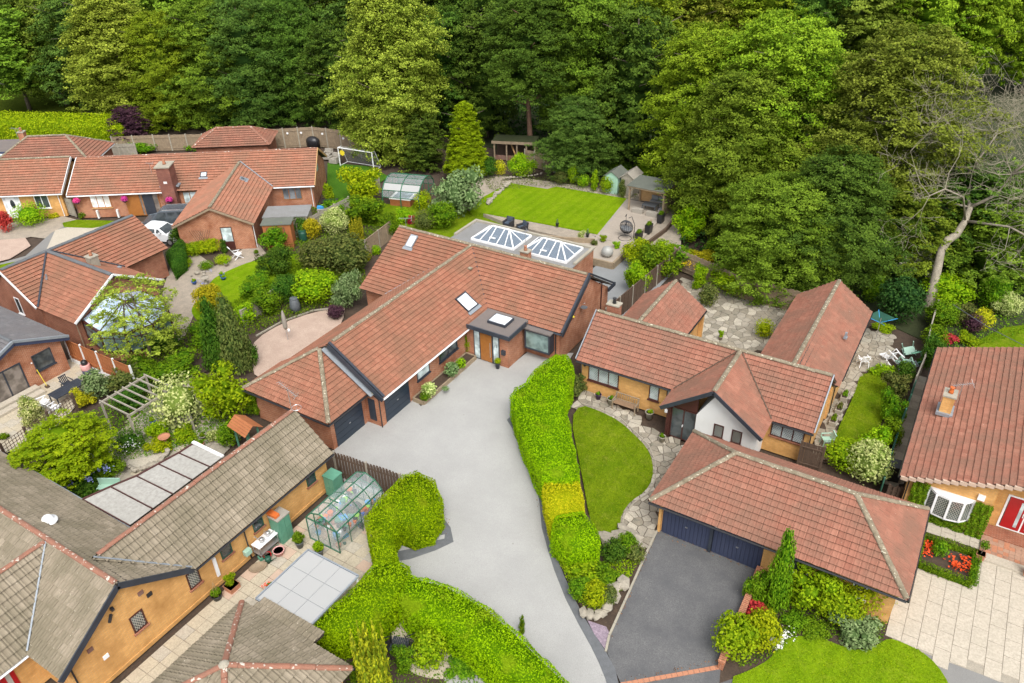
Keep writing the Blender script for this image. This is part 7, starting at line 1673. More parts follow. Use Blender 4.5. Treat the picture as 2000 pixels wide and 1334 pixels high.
def can(loc,rz,mat,label,s=1):
    t=thing('watering_can',loc,rz,label,'watering can'); MB().lathe([(.11,0),(.12,.22),(.08,.26),(.04,.26)],(0,0,0),10).build('body',mat,t,True); MB().tube([(.1,0,.06),(.3,0,.26),(.36,0,.28)],.018,6).build('spout',mat,t); MB().tube([(-.05,0,.24),(-.14,0,.34),(-.2,0,.2),(-.11,0,.06)],.014,5).build('handle',mat,t); t.scale=(s,s,s)
can((-24.6,16.6,.79),40,'aluminium','silver watering can on the white potting shelf, nearer the cupboard'); can((-24.55,16.15,.79),200,'aluminium','silver watering can at the far end of the white potting shelf')
can((-24.0,15.85,0),20,'dark_green_plastic','dark green watering can on the slabs by the pink pot',1.3)
pot((-23.9,16.45,0),.28,.32,'pink_plastic','large upturned pink flowerpot below the potting shelf',cat='flowerpot')
pot((-24.2,16.0,0),.2,.25,'red_paint','red bucket under the potting shelf',cat='bucket',name='bucket')
t=thing('trough',(-24.3,16.2,.02),75,'long green trough leaning under the potting shelf','trough'); MB().box(-.55,.55,-.14,.14,0,.2).build('body','green_plastic',t,bevel=.02); MB().box(-.5,.5,-.1,.1,.201,.21).build('soil_fill','soil',t)
t=thing('basket',(-24.1,15.3,0),60,'low wicker basket by the downpipe on the slab yard','basket'); MB().lathe([(.22,0),(.30,.16),(.27,.17),(.2,.04)],(0,0,0),12,sx=1.5).build('body','aged_wood',t,True)
t=thing('hose_box',(-24.75,15.4,.55),0,'pale green wall box above the basket','wall box'); MB().box(-.12,.12,-.18,.18,0,.3).build('body','mint_plastic',t,bevel=.02)
pot((-23.35,17.3,0),.21,.42,'grey_plastic','tall grey pot with a green bush left of the greenhouse door','leaf_mid',.55,.6); pot((-22.15,17.4,0),.2,.42,'grey_plastic','tall grey pot with a bush at the near greenhouse corner','leaf_lime',.5,.5)
pot((-24.4,13.1,0),.25,.32,'black_plastic','black round pot with a cane tower against the yellow wall','leaf_mid',.45,.4)
t=thing('obelisk',(-24.4,13.1,.3),0,'cane wigwam plant support in the black pot','plant support')
for a in range(6): MB().bar((.18*math.cos(a),.18*math.sin(a),0),(.02,0,.85),.012).build('cane','cane',t)
pot((-24.25,13.85,0),.26,.3,'terracotta_pot','square terracotta planter with a leggy plant by the yellow wall','leaf_lime',.5,.75,style='loose',sq=True)
pot((-22.6,14.7,0),.16,.2,'terracotta_pot','small pot of red geraniums by the canopy corner','leaf_mid',.4,.3); flowers([(518,1143),(524,1140)],.45,'petal_red',8,.08,spread=.07,name='red_geranium_flowers')
# bottom-centre seating
sheet('round_paving',smooth_poly(pxp([(760,1215),(800,1225),(850,1238),(900,1262),(925,1290),(905,1320),(850,1330),(790,1310),(765,1270)]),2),.045,'buff_slab')
for i,(x,y,rz,lb) in enumerate(((-15.0,15.55,150,'black cast-metal garden chair facing the curved hedge on the round paving'),(-15.95,14.75,-40,'black cast-metal garden chair behind the golden yew'))):
    t=thing('garden_chair',(x,y,.05),rz,lb,'chair'); s_=MB()
    for k in range(8): s_.box(-.25+.065*k,-.25+.065*k+.035,-.25,.25,.42,.44)
    s_.bar((-.27,-.26,.43),(.27,-.26,.43),.03).bar((-.27,.26,.43),(.27,.26,.43),.03).build('seat','black_plastic',t); b=MB()
    for k in range(6): b.bar((-.22+.088*k,.26,.44),(-.22+.088*k,.33,.88-.02*abs(k-2.5)),.02)
    b.bar((-.25,.33,.86),(0,.335,.94),.03).bar((0,.335,.94),(.25,.33,.86),.03).build('backrest','black_plastic',t)
    for xx,yy in ((-.25,-.24),(.25,-.24),(-.25,.26),(.25,.26)): MB().bar((xx,yy,0),(xx,yy,.43),.03).build('leg','black_plastic',t)
    for xx in (-.28,.28): MB().bar((xx,-.25,.64),(xx,.3,.66),.03).bar((xx,-.25,.43),(xx,-.25,.64),.025).build('armrest','black_plastic',t)
t=thing('garden_table',(-15.4,15.05,.05),20,'small dark slatted table between the two black metal chairs','table')
for k in range(9): MB().box(-.35+.08*k,-.35+.08*k+.06,-.35,.35,.62,.645).build('slat','anthracite',t)
for xx in(-.3,.3):
    for yy in(-.3,.3): MB().bar((xx,yy,0),(xx,yy,.62),.03).build('leg','anthracite',t)
pot((-12.9,16.2,.05),.14,.22,'black_plastic','small black pot at the far end of the round paving','leaf_olive',.35,.4)
# main house front
pot((-23.15,34.95,.02),.17,.45,'anthracite','grey pot with a clipped box ball beside the oak front door','leaf_yellowgreen',.42,.42,style='ball')
# bench and pots on the crazy paving
t=thing('garden_bench',(-14.25,35.0,.04),0,'slatted teak garden bench against the yellow wall','bench')
for i in range(6): MB().box(-.72,.72,-.22+.075*i,-.22+.075*i+.055,.42,.44).build('seat_slat','bench_wood' if 'bench_wood' in MATS else 'aged_wood',t)
for i in range(11): MB().bar((-.66+.132*i,.24,.46),(-.66+.132*i,.30,.84),.05,.018).build('back_slat','aged_wood',t)
MB().bar((-.74,.31,.87),(.74,.31,.87),.06,.05).bar((-.74,.24,.46),(.74,.24,.46),.05).build('rail','aged_wood',t)
for x in(-.72,.72):
    MB().bar((x,-.24,0),(x,-.24,.62),.06).build('leg','aged_wood',t); MB().bar((x,.25,0),(x,.31,.87),.06).build('leg','aged_wood',t); MB().bar((x,-.26,.64),(x,.28,.64),.07,.03).build('armrest','aged_wood',t)
for x,y,r,mt,lb,lf in ((-16.1,35.2,.19,'purple_dark','dark patterned glazed pot left of the stone pot','leaf_mid'),(-15.2,35.1,.24,'concrete','stone pot on the crazy paving left of the bench','leaf_mid'),(-12.7,35.0,.25,'concrete','large stone pot to the right of the bench','leaf_lime'),(-11.25,33.4,.2,'concrete','carved stone pot beside the glazed porch door','leaf_mid')):
    pot((x,y,.04),r,r*1.9,mt,lb,lf,r*1.5,.28,style='low')
pot((-11.92,45.2,.04),.16,.26,'stone','small pot with a leggy plant on the rear crazy patio','leaf_lime',.35,.5,style='loose')
for i in range(6):
    q=Vector((-10.6,52.75,.04)).lerp(Vector((-8.9,53.1,.04)),i/5); pot(q,.2,.36,'concrete','stone pot, '+['leftmost','second from left','third from left','fourth from left','fifth from left','rightmost'][i]+' of the row before the stake fence','leaf_mid' if i in(0,3,5) else None,.35,.3,style='low')
t=thing('statue',(-15.3,53.0,.04),0,'small white owl-like garden statue by the yellow flowers','statue'); MB().lathe([(.16,0),(.15,.1),(.12,.14),(.14,.3),(.11,.45),(.13,.55),(.08,.66),(.02,.7)],(0,0,0),10).build('figure','stone',t,True)
# rotary drier, chairs and clutter by the side lawn
t=thing('rotary_drier',(-3.0,50.3,0),20,'rotary clothes drier with green canopy beside the right rear wing','clothes drier'); MB().tube([(0,0,0),(0,0,1.7)],.025,6).build('pole','aluminium',t)
for a in range(4): c_,s_=math.cos(a*1.57),math.sin(a*1.57); MB().bar((0,0,1.35),(c_*1.0,s_*1.0,1.75),.03).build('arm','sky_plastic',t)
MB().add([(0,0,1.38),(.95,0,1.72),(0,.95,1.72),(-.95,0,1.72)],[(0,1,2),(0,2,3)]).build('line_cover','dark_green_plastic',t)
chair((-3.15,46.7,.04),-150,'white plastic chair on the crazy paving against the right rear wing','white_plastic')
chair((-1.25,47.7,.35),60,'white plastic armchair toppled on the pile beside the side lawn','white_plastic',tilt=(-70,10),s=1.25)
chair((-1.0,47.0,.1),120,'grey-blue plastic chair on its side under the toppled white chair','grey_plastic',tilt=(80,0),s=1.2)
chair((-1.9,46.7,.04),10,'small cream stool-like chair left of the toppled white chair','wicker_grey','plastic',s=.7)
chair((-.9,49.2,.7),200,'pale green plastic chair lying upside-down by the leaning fence, upper one','mint_plastic',tilt=(150,20),s=1.2)
chair((-.45,48.3,.5),100,'green plastic chair tipped against the leaning fence, middle one','green_plastic',tilt=(60,30),s=1.2)
chair((-.6,47.2,.4),30,'pale green plastic chair lying by the fence, lowest of the pile','mint_plastic',tilt=(-80,10),s=1.2)
chair((-3.3,37.6,.04),-60,'mint green plastic chair at the corner of the yellow-brick house','mint_plastic')
pot((-.7,44.6,0),.2,.3,'lime_plastic','bright green bucket by the green rail fence',cat='bucket',name='bucket')
def trough(x,y,rz,label,mat='stone',l=.9,leaf='leaf_mid'):
    t=thing('trough',(x,y,.04),rz,label,'trough'); MB().box(-l/2,l/2,-.2,.2,0,.28).build('body',mat,t,bevel=.02); MB().box(-l/2+.06,l/2-.06,-.14,.14,.281,.29).build('soil_fill','soil',t); f=shrub((0,0,.25),l*.9,.25,leaf,None,'low','foliage',None,d=.35,seed=0,rz=0); f.parent=t
trough(-3.35,42.6,90,'stone trough nearest the corner along the yellow side wall'); trough(-3.35,41.2,90,'second stone trough along the yellow side wall',leaf='leaf_olive'); trough(-3.4,39.9,90,'third stone trough along the yellow side wall, nearest the camera')
for i,x in enumerate((1.2,)):
    t=thing('wheelie_bin',(.35,36.6,0),10,'dark wheelie bin in the slab passage by the right-hand house','bin'); MB().add([(-.25,-.28,0.05),(.25,-.28,.05),(.25,.28,.05),(-.25,.28,.05),(-.29,-.34,1.0),(.29,-.34,1.0),(.29,.34,1.0),(-.29,.34,1.0)],[(0,3,2,1),(4,5,6,7),(0,1,5,4),(1,2,6,5),(2,3,7,6),(3,0,4,7)]).build('body','black_plastic',t); MB().box(-.31,.31,-.38,.36,1.0,1.08).build('lid','black_plastic',t); MB().tube([(-.2,.3,.1),(.2,.3,.1)],.1,8).build('wheel','tyre',t)
# right-hand house front things
for x,lb in ((4.75,'terracotta pot with a ball-headed bay tree left of the red double door'),(6.7,'terracotta pot with a ball-headed bay tree right of the red double door')):
    t=pot((x,32.8,.16),.17,.3,'terracotta_pot',lb,sq=True); MB().tube([(0,0,.25),(0,0,.75)],.02,5).build('stem','bark',t); f=shrub((0,0,.65),.42,.42,'leaf_mid',None,'ball','foliage',None,seed=0); f.parent=t
t=tag(link('topiary_cone',SHR[next(k for k in SHR if len(k)==4 and k[0]=='ball')]),'clipped green cone in the middle of the red flower bed','topiary'); t.location=(3.1,32.2,.05); t.scale=(.7,.7,.8); t.material_slots[0].link='OBJECT'; t.material_slots[0].material=MATS['leaf_mid']
# deck
def pergola():
    t=thing('pergola',(-24.25,62.3,BZ),0,'timber pergola with a flat felt roof over the corner sofa on the deck','pergola'); w_,d=3.5,2.6
    for x in(-w_/2+.15,w_/2-.15):
        for y in(-d/2+.1,d/2-.1): MB().bar((x,y,0),(x,y,2.2),.14).build('post','aged_wood',t)
    for x in(-w_/2+.15,w_/2-.15):
        for y,s_ in((-d/2+.1,1),): MB().bar((x,y,1.75),(x-(.45 if x>0 else -.45),y,2.18),.08).build('brace','aged_wood',t)
    MB().box(-w_/2,w_/2,-d/2-.1,d/2+.1,2.2,2.34).build('roof_frame','aged_wood',t); MB().box(-w_/2-.05,w_/2+.05,-d/2-.15,d/2+.15,2.34,2.38).build('flat_roof','felt_green',t)
    for i in range(9): MB().box(-w_/2+.2,w_/2-.2,d/2-.06,d/2-.03,.05+.22*i,.26+.22*i).build('back_board','light_wood',t)
    for i in range(9): MB().box(w_/2-.1,w_/2-.07,-d/2+.2,d/2-.1,.05+.22*i,.26+.22*i).build('side_board','aged_wood',t)
pergola()
t=thing('corner_sofa',(-23.6,62.7,BZ),0,'grey corner sofa under the timber pergola','sofa'); MB().box(-1.1,1.0,.3,.95,0,.38).box(.35,1.0,-1.2,.3,0,.38).build('base','wicker_grey',t); MB().box(-1.1,1.0,.8,.97,.38,.8).box(.85,1.02,-1.2,.8,.38,.8).build('backrest','wicker_grey',t)
for i in range(3): MB().box(-1.05+.66*i,-.43+.66*i,.3,.78,.385,.5).build('seat_cushion','cushion_grey',t,bevel=.03); MB().box(-1.05+.66*i,-.43+.66*i,.66,.8,.5,.85).build('back_cushion','cushion_grey',t,bevel=.03)
for i in range(2): MB().box(.37,.83,-1.15+.68*i,-.5+.68*i,.385,.5).build('seat_cushion','cushion_grey',t,bevel=.03)
table((-24.15,61.9,BZ),0,1.3,.9,.62,'grey_plastic','grey outdoor dining table in front of the corner sofa',6)
for i,(x,y,lb) in enumerate(((-24.9,60.9,'grey wicker bench stool left of the outdoor dining table'),(-23.5,60.8,'grey wicker bench stool right of the outdoor dining table'))): t=thing('stool',(x,y,BZ),0,lb,'stool'); MB().box(-.5,.5,-.22,.22,0,.36).build('base','wicker_grey',t,bevel=.02); MB().box(-.48,.48,-.2,.2,.36,.44).build('seat_cushion','wicker_grey',t,bevel=.03)
t=thing('egg_chair',(-23.7,55.6,BZ),-20,'black hanging egg chair at the near end of the deck','chair'); e_=MB(); n=10
for i in range(n):
    a=math.pi*i/n; P=[]
    for j in range(13):
        b=2*math.pi*j/12
        P.append(Vector((.62*math.sin(b)*math.cos(a)*1.0,.45*math.sin(b)*math.sin(a)+.1,1.0+.55*math.cos(b))))
    e_.tube(P,.02,4,False)
for zz in (-.4,-.2,0,.2,.38):
    r=math.sqrt(1-(zz/.55)**2); e_.tube([Vector((.62*r*math.cos(b),.45*r*math.sin(b)+.1,1.0+zz)) for b in [math.pi*(.0+1.0*k/8) for k in range(9)]],.022,4,False)
e_.build('basket','black_wicker',t); MB().lathe([(.1,-.5),(.45,-.3),(.52,-.1),(.4,-.12),(.1,-.3)],(0,.12,1.05),12,sx=1.1,sy=.75).build('cushion','cushion_grey',t,True)
MB().tube([(-.5,.5,.03),(-.5,.55,1.2),(-.3,.35,1.95),(-.2,.1,1.85)],.03,6).build('stand_arm','black_plastic',t); MB().tube([(.5,.5,.03),(.5,.55,1.2),(.3,.35,1.95),(.2,.1,1.85)],.03,6).build('stand_arm','black_plastic',t); MB().tube([Vector((.55*math.cos(b),.55*math.sin(b),.03)) for b in [2*math.pi*k/14 for k in range(15)]],.03,5).build('base_ring','black_plastic',t)
for i,(x,y) in enumerate(((-22.55,55.75),(-22.45,57.6),(-22.4,60.1))):
    t=thing('planter',(x,y,BZ),0,['nearest','middle','farthest'][i]+' of the three tall black planters with artificial grass along the deck edge','planter'); MB().add([(-.2,-.34,0),(.2,-.34,0),(.2,.34,0),(-.2,.34,0),(-.23,-.37,.75),(.23,-.37,.75),(.23,.37,.75),(-.23,.37,.75)],[(0,3,2,1),(4,5,6,7),(0,1,5,4),(1,2,6,5),(2,3,7,6),(3,0,4,7)]).build('body','black_plastic',t)
    f=shrub((0,0,.68),.44,.3,'leaf_mid',None,'round','foliage',None,d=.72,seed=0,rz=0,); f.parent=t
t=thing('stone_sphere',(-23.55,51.9,BZ),0,'large mottled white stone ball on the raised deck corner','ornament'); v,f=ico((0,0,.42),(.48,.48,.46),3,.0); me=bpy.data.meshes.new('ball'); me.from_pydata(v.tolist(),[],f); me.materials.append(MATS['sphere_stone']); me.polygons.foreach_set('use_smooth',[True]*len(f)); link('ball',me,t)
chair((-33.5,53.1,BZ-.1),0,'black wicker armchair with navy cushion left of its pair above the lantern roof','black_wicker','armchair','navy_cushion'); chair((-32.0,52.9,BZ-.1),-25,'black wicker armchair with navy cushion right of its pair above the lantern roof','black_wicker','armchair','navy_cushion')
pot((-29.7,54.9,.55),.15,.3,'black_plastic','black pot with spiky plant at the edge of the bright back lawn','leaf_grey',.3,.45,style='column'); pot((-26.5,54.3,.55),.16,.28,'black_plastic','black pot by the sleeper wall near the deck','leaf_grey',.35,.5,style='column')
for px,py,mt,h_,lb in ((1136,470,'leaf_cream',.9,'feathery cream grass by the sleeper wall'),(1178,472,'leaf_lime',.6,'green tufted grass at the deck edge'),(1204,484,'leaf_lime',.55,'spiky green grass beside the stone ball'),(1160,478,'leaf_olive',.4,'low olive tuft by the sleeper wall'),(1225,486,'leaf_olive',.4,'reddish tuft right of the spiky green grass')):
    p_=at(px,py,.5); shrub((p_.x,p_.y,.5),.6,h_,mt,lb,'loose','grass_clump','grass',seed=1)
# sheds behind the lawn
def shed(loc,rz,w_,l,he,hr,wall,roof,label,door='light_wood',flat=False):
    t=thing('shed',loc,rz,label,'shed'); m_=MB()
    if flat: m_.box(-w_/2,w_/2,-l/2,l/2,0,he)
    else: gwall(m_,-w_/2,w_/2,-l/2,l/2,he,hr,'y')
    m_.build('wall',wall,t)
    if flat: MB().box(-w_/2-.12,w_/2+.12,-l/2-.12,l/2+.12,he,he+.08).build('flat_roof',roof,t)
    else:
        for s_ in(-1,1):
            a=Vector((s_*(w_/2+.15),-l/2-.1,he-.08));b=Vector((s_*(w_/2+.15),l/2+.1,he-.08));c=Vector((0,l/2+.1,hr+.05));d=Vector((0,-l/2-.1,hr+.05)); n_=(b-a).cross(c-b).normalized(); n_=n_ if n_.z>0 else -n_; MB().slab([a,b,c,d],n_,.04).build('roof_sheet',roof,t)
    n_=max(3,int(w_/.2))
    for i in range(n_): MB().box(-w_/2+w_*i/n_+.006,-w_/2+w_*(i+1)/n_-.006,-l/2-.02,-l/2,.04,he-.04).build('wall_board',wall,t)
    return t
t=shed((-28.95,64.9,.4),0,1.3,1.9,1.75,2.15,'mint_plastic','felt_green','pale plastic shed left of the timber pergola'); shed((-27.45,65.1,.4),0,1.2,1.9,1.8,2.2,'grey_wood','wicker_grey','second pale shed tucked against the timber pergola roof')
t=thing('lean_to_shed',(-42.0,68.3,0),20,'rustic open-fronted lean-to with a mossy roof below the cedar','shed'); MB().box(-2.4,2.2,-.2,1.8,2.0,2.15).build('flat_roof','forest_floor',t); MB().box(-2.45,2.25,-.35,-.2,1.85,2.1).build('fascia','aged_wood',t)
for x in(-2.2,-.9,.2,1.2,2.1): MB().bar((x,-.15,0),(x,-.15,1.9),.14).build('post','aged_wood',t)
MB().bar((.2,-.1,.1),(-.6,.4,1.9),.12).build('leaning_pole','light_wood',t); MB().box(-2.3,2.1,1.5,1.6,0,2).build('back_wall','dark_wood',t); MB().box(-2.2,2.1,.0,.1,0,.5).build('low_wall','brick_dark',t)
t=thing('trampoline',(-36.6,68.2,0),0,'teal garden swing or trampoline edge under the walnut-like tree','play equipment'); MB().lathe([(1.1,.5),(1.2,.55),(1.1,.6)],(0,0,0),16).build('frame_pad','green_plastic',t,True)
for a in range(4): MB().bar((1.1*math.cos(a*1.57),1.1*math.sin(a*1.57),0),(1.1*math.cos(a*1.57),1.1*math.sin(a*1.57),.5),.05).build('leg','aluminium',t)
# play lawn
t=thing('football_goal',(-55.4,58.6,0),6,'white football goal with net on the dark play lawn','goal'); f=MB(); 
for x in(-2.1,2.1): f.tube([(x,0,0),(x,0,1.95)],.055,6).tube([(x,0,0),(x,1.3,0)],.04,6).tube([(x,0,1.95),(x,.5,1.95),(x,1.3,0)],.035,6)
f.tube([(-2.1,0,1.95),(2.1,0,1.95)],.055,6).tube([(-2.1,1.3,.0),(2.1,1.3,.0)],.035,6); f.build('frame','white_plastic',t); MB().add([(-2.1,.5,1.95),(2.1,.5,1.95),(2.1,1.3,0),(-2.1,1.3,0)],[(0,1,2,3)]).add([(-2.1,0,1.95),(2.1,0,1.95),(2.1,.5,1.95),(-2.1,.5,1.95)],[(0,1,2,3)]).build('net','net_film',t); MB().lathe([(.3,-.0),(.3,.03)],(0,0,0),10).build('target_sheet','yellow_plastic',t).matrix_basis=Matrix.Translation((-1.7,.1,1.4))@Matrix.Rotation(R(90),4,'X')
chair((-60.0,59.3,0),20,'pale wicker garden armchair by the fence, left of its pair','wicker_grey','armchair','wicker_grey',s=1.25); chair((-58.5,58.7,0),10,'pale wicker garden armchair by the fence, next to the goal','wicker_grey','armchair','wicker_grey',s=1.25)
t=thing('barbecue',(-64.0,61.3,0),10,'barbecue under a black cover against the tall fence','barbecue'); MB().lathe([(.5,0),(.55,.8),(.5,1.0),(.3,1.2),(.05,1.3)],(0,0,0),10,sx=1.5).build('cover','black_plastic',t,True)
for i,u in enumerate((14.9,16.4,17.9,20.3,22.8,24.4)):
    p_=eloc(u,17.75 if u<19 else 18.0-(u-19.1)*.75,1.7); t=thing('fence_light',p_,EA,'round white fence light, '+['first','second','third','fourth','fifth','sixth'][i]+' from the left on the tall weathered fence','light'); MB().lathe([(.12,-.02),(.12,.02)],(0,0,0),10).build('lens','white_plastic',t).matrix_basis=Matrix.Translation((0,-.08,0))@Matrix.Rotation(R(90),4,'X')
t=thing('garden_lamp',eloc(9.5,16.5),0,'black lantern on a tall post behind the long top-left roof','lamp post'); MB().tube([(0,0,0),(0,0,2.5)],.05,6).build('post','black_plastic',t); MB().lathe([(.1,0),(.18,.3),(.22,.32),(.05,.5)],(0,0,2.5),6).build('lantern','glass_frost',t)
t=thing('clothes_line_frame',eloc(7.8,15.5),EA,'pale arched metal frame behind the long top-left roof','arch'); MB().tube([(-.5,0,0),(-.5,0,1.9),(-.3,0,2.1),(.3,0,2.1),(.5,0,1.9),(.5,0,0)],.04,6).build('frame','aged_wood',t)
# small sheds by the tiled garage
shed(eloc(20.5,-5.0),EA,3.6,2.2,2.0,2.3,'grey_wood','slate_bed_roof' if 0 else 'flat_membrane','grey felt-roofed shed against the long top-left house',flat=True)
t=shed(eloc(20.1,-7.4),EA,2.3,1.2,2.15,2.4,'orange_wood','felt_green','small brown timber shed with a flat pale roof beside the tiled garage',flat=True)
window(t,-.1,-.6,-90,1.5,.6,1.3,3,'dark_wood','glass_dark')
t=thing('trellis_screen',eloc(20.3,-8.6),EA,'stepped brown trellis in front of the small brown shed','trellis'); f=MB()
for i in range(12): f.bar((-1.1+.2*i,0,0),(-1.1+.2*i,0,1.0+.35*(i>5)),.025)
for i in range(6): f.bar((-1.1,.02,.1+.2*i),(1.1,.02,.1+.2*i),.025)
f.build('lattice','orange_wood',t)
table(eloc(22.8,-1.6),EA,.9,.7,.75,'wicker_grey','pale side table stacked with toys outside the shed',5)
for i,(c_,lb) in enumerate((('sky_plastic','bright blue toy box on the pale side table'),('lime_plastic','lime green toy box beside the bright blue one'))): o=MB().box(-.3,.3,-.2,.2,0,.18).build('toy_box',c_); o.location=eloc(22.65+.35*i,-1.5+.2*i,.76); o.rotation_euler=(0,0,R(EA)); tag(o,lb,'box')
cupboard(eloc(23.3,-.2),EA,1.4,.8,.85,'black_plastic','low black storage chest by the gable end of the long house')
t=thing('wooden_gate_frame',eloc(23.0,-3.2),EA,'small open wooden frame leaning by the shed corner','crate'); f=MB()
for a_ in (0,.35,.7): f.bar((-.4,0,a_+.1),(.4,0,a_+.1),.05)
f.bar((-.4,0,0),(-.4,0,.9),.06).bar((.4,0,0),(.4,0,.9),.06).bar((-.4,.5,0),(-.4,.5,.9),.06).bar((.4,.5,0),(.4,.5,.9),.06).build('frame','light_wood',t)
# cottage garden left
chair((-50.3,37.9,0),160,'white reclining garden chair outside the maroon back door','white_plastic','recliner')
pot((-49.2,38.9,0),.2,.28,'stone','stone pot with flowers right of the white reclining chair','leaf_mid',.4,.3)
def butt(loc,label,r=.28,h=.9,mat='grey_plastic'):
    t=thing('water_butt',loc,0,label,'water butt'); MB().lathe([(r*.85,0),(r,.3*h),(r,h*.8),(r*.92,h)],(0,0,0),14).build('barrel',mat,t,True); MB().lathe([(r*.97,h),(r*.97,h+.04),(r*.2,h+.07)],(0,0,0),14).build('lid',mat,t)
butt((-54.4,35.7,0),'grey water butt beside the white car and the hedge'); 
t=thing('compost_bin',(-39.9,33.9,0),0,'dark grey compost bin at the top of the gravel yard','compost bin'); MB().lathe([(.42,0),(.38,.5),(.32,.9),(.25,1.0)],(0,0,0),14).build('body','grey_plastic',t,True); MB().lathe([(.3,1.0),(.28,1.08),(.05,1.12)],(0,0,0),14).build('lid','grey_plastic',t); MB().box(-.18,.18,-.45,-.38,.02,.3).build('hatch','black_plastic',t)
butt((-47.8,42.9,0),'green composter between the golden shrub and golden-tipped yew',.35,.95,'dark_green_plastic')
t=thing('parasol',(-37.5,30.7,.02),0,'folded rotary drier in a pale cover standing on the gravel yard','clothes drier'); MB().tube([(0,0,0),(0,0,1.2)],.03,6).build('pole','aluminium',t); MB().lathe([(.1,.9),(.16,1.1),(.13,1.9),(.05,2.3),(.02,2.35)],(0,0,0),8).build('cover','wicker_grey',t,True); MB().lathe([(.1,0),(.09,.2),(.04,.24)],(.28,0,.75),8).build('peg_bag','white_plastic',t,True)
def birdbath(loc,label,mat='stone'):
    t=thing('bird_bath',loc,0,label,'bird bath'); MB().lathe([(.18,0),(.12,.08),(.08,.4),(.12,.5)],(0,0,0),10).build('pedestal',mat,t,True); MB().lathe([(.1,.5),(.32,.6),(.34,.65),(.25,.6),(.05,.58)],(0,0,0),14).build('bowl',mat,t,True)
birdbath((-48.9,33.4,0),'stone bird bath amid flower pots at the curved lawn'); birdbath((-35.5,19.1,0),'terracotta bird bath on the mossy lime carpet','terracotta_pot')
for i,(x,y,mt,lb) in enumerate(((-49.8,33.0,'blue_glaze','blue glazed pot left of the stone bird bath'),(-48.3,34.6,'blue_glaze','blue bowl of flowers beside the curved lawn'),(-48.8,34.9,'blue_glaze','small blue pot behind the blue flower bowl'),(-50.0,36.4,'concrete','low grey pot on the cottage path'),(-37.8,20.0,'blue_glaze','small blue pot with flowers under the pergola bars'),(-37.1,20.5,'terracotta_pot','terracotta pot with red flowers under the pergola bars'))): pot((x,y,.02),.2,.26,mt,lb,'leaf_lime',.38,.3,style='low')
t=thing('pergola',(-38.2,19.9,0),0,'weathered open pergola bars with climbers in the cottage garden','pergola')
for i in range(7): MB().bar((-1.5+.0,-1.5+.5*i,2.05),(1.2,-1.5+.5*i,2.05),.06,.1).build('rafter','grey_wood',t)
for x in(-1.4,1.1): MB().bar((x,-1.6,1.96),(x,1.6,1.96),.08,.12).build('beam','grey_wood',t); MB().bar((x,-1.5,0),(x,-1.5,1.9),.1).build('post','grey_wood',t); MB().bar((x,1.5,0),(x,1.5,1.9),.1).build('post','grey_wood',t)
t=thing('covered_well',(-30.9,21.2,0),-8,'small wooden shelter with an orange shingle roof behind the brown roof','garden shelter')
for x in(-.6,.6):
    for y in(-.35,.35): MB().bar((x,y,0),(x,y,1.75),.08).build('post','green_plastic',t)
for s_ in(-1,1):
    for i in range(5): a=Vector((-.85,s_*.6*(1-i/5),1.72+.45*i/5)); b=Vector((.85,s_*.6*(1-(i+1)/5),1.72+.45*(i+1)/5)); MB().add([(-.85,a.y,a.z+.02),(.85,a.y,a.z+.02),(.85,b.y,b.z),(-.85,b.y,b.z)],[(0,1,2,3)]).build('shingle_row','orange_wood',t)
t=thing('garden_bench',(-34.8,15.0,0),30,'small pale bench beside the hydrangeas and verandah','bench'); MB().box(-.6,.6,-.2,.2,.4,.45).build('seat','mint_plastic',t); MB().box(-.6,.6,.18,.24,.45,.85).build('backrest','mint_plastic',t)
for x in(-.5,.5): MB().bar((x,0,0),(x,0,.4),.08).build('leg','mint_plastic',t)
t=thing('garden_bench',(-37.3,18.5,0),70,'low stone bench at the pond side of the cottage garden','bench'); MB().box(-.5,.5,-.2,.2,.35,.42).build('seat','stone',t)
for x in(-.35,.35): MB().box(x-.07,x+.07,-.15,.15,0,.35).build('leg','stone',t)
for i,(px,py,mt,lb) in enumerate(((398,858,'stone','stone pot of green plants on the cottage garden slabs'),(410,862,'grey_plastic','grey pot next to the stone pot on the cottage slabs'),(395,872,'terracotta_pot','terracotta pot of orange flowers by the verandah end'))): p_=at(px,py,0); pot((p_.x,p_.y,.02),.17,.25,mt,lb,'leaf_mid',.35,.3,style='low')
# terrace at the slate-roofed house
table((-44.5,19.05,.03),0,.95,2.0,.75,'anthracite','long dark slatted dining table on the slab terrace',5)
chair((-45.5,19.6,.03),90,'dark dining chair on the house side of the terrace table','anthracite'); chair((-43.6,19.8,.03),-90,'dark dining chair at the far end of the terrace table','anthracite'); chair((-43.6,19.1,.03),-90,'dark dining chair on the garden side of the terrace table','anthracite')
chair((-44.9,17.6,.03),170,'white high-backed armchair left of its pair by the terrace table','white_plastic','recliner',s=1.15); chair((-43.9,17.7,.03),190,'white high-backed armchair right of its pair by the terrace table','white_plastic','recliner')
t=thing('storage_drum',(-46.1,21.3,.03),0,'pink and navy banded drum with a black top by the orange-brown fence','bin'); MB().lathe([(.27,0),(.3,.05),(.3,.3)],(0,0,0),14).build('lower_band','navy_paint',t,True); MB().lathe([(.3,.3),(.31,.32),(.3,.62),(.27,.66)],(0,0,0),14).build('upper_band','pink_plastic',t,True); MB().lathe([(.2,.66),(.2,.85),(.12,.95),(.04,.96)],(0,0,0),12).build('lid','black_plastic',t,True)
t=thing('garden_tools',(-47.2,18.9,.03),0,'yellow-handled broom leaning on the brick wall by the terrace','broom'); MB().bar((.3,.1,.1),(-.15,.1,1.2),.03).build('handle','yellow_plastic',t); MB().box(.2,.45,0,.2,0,.12).build('head','dark_wood',t)
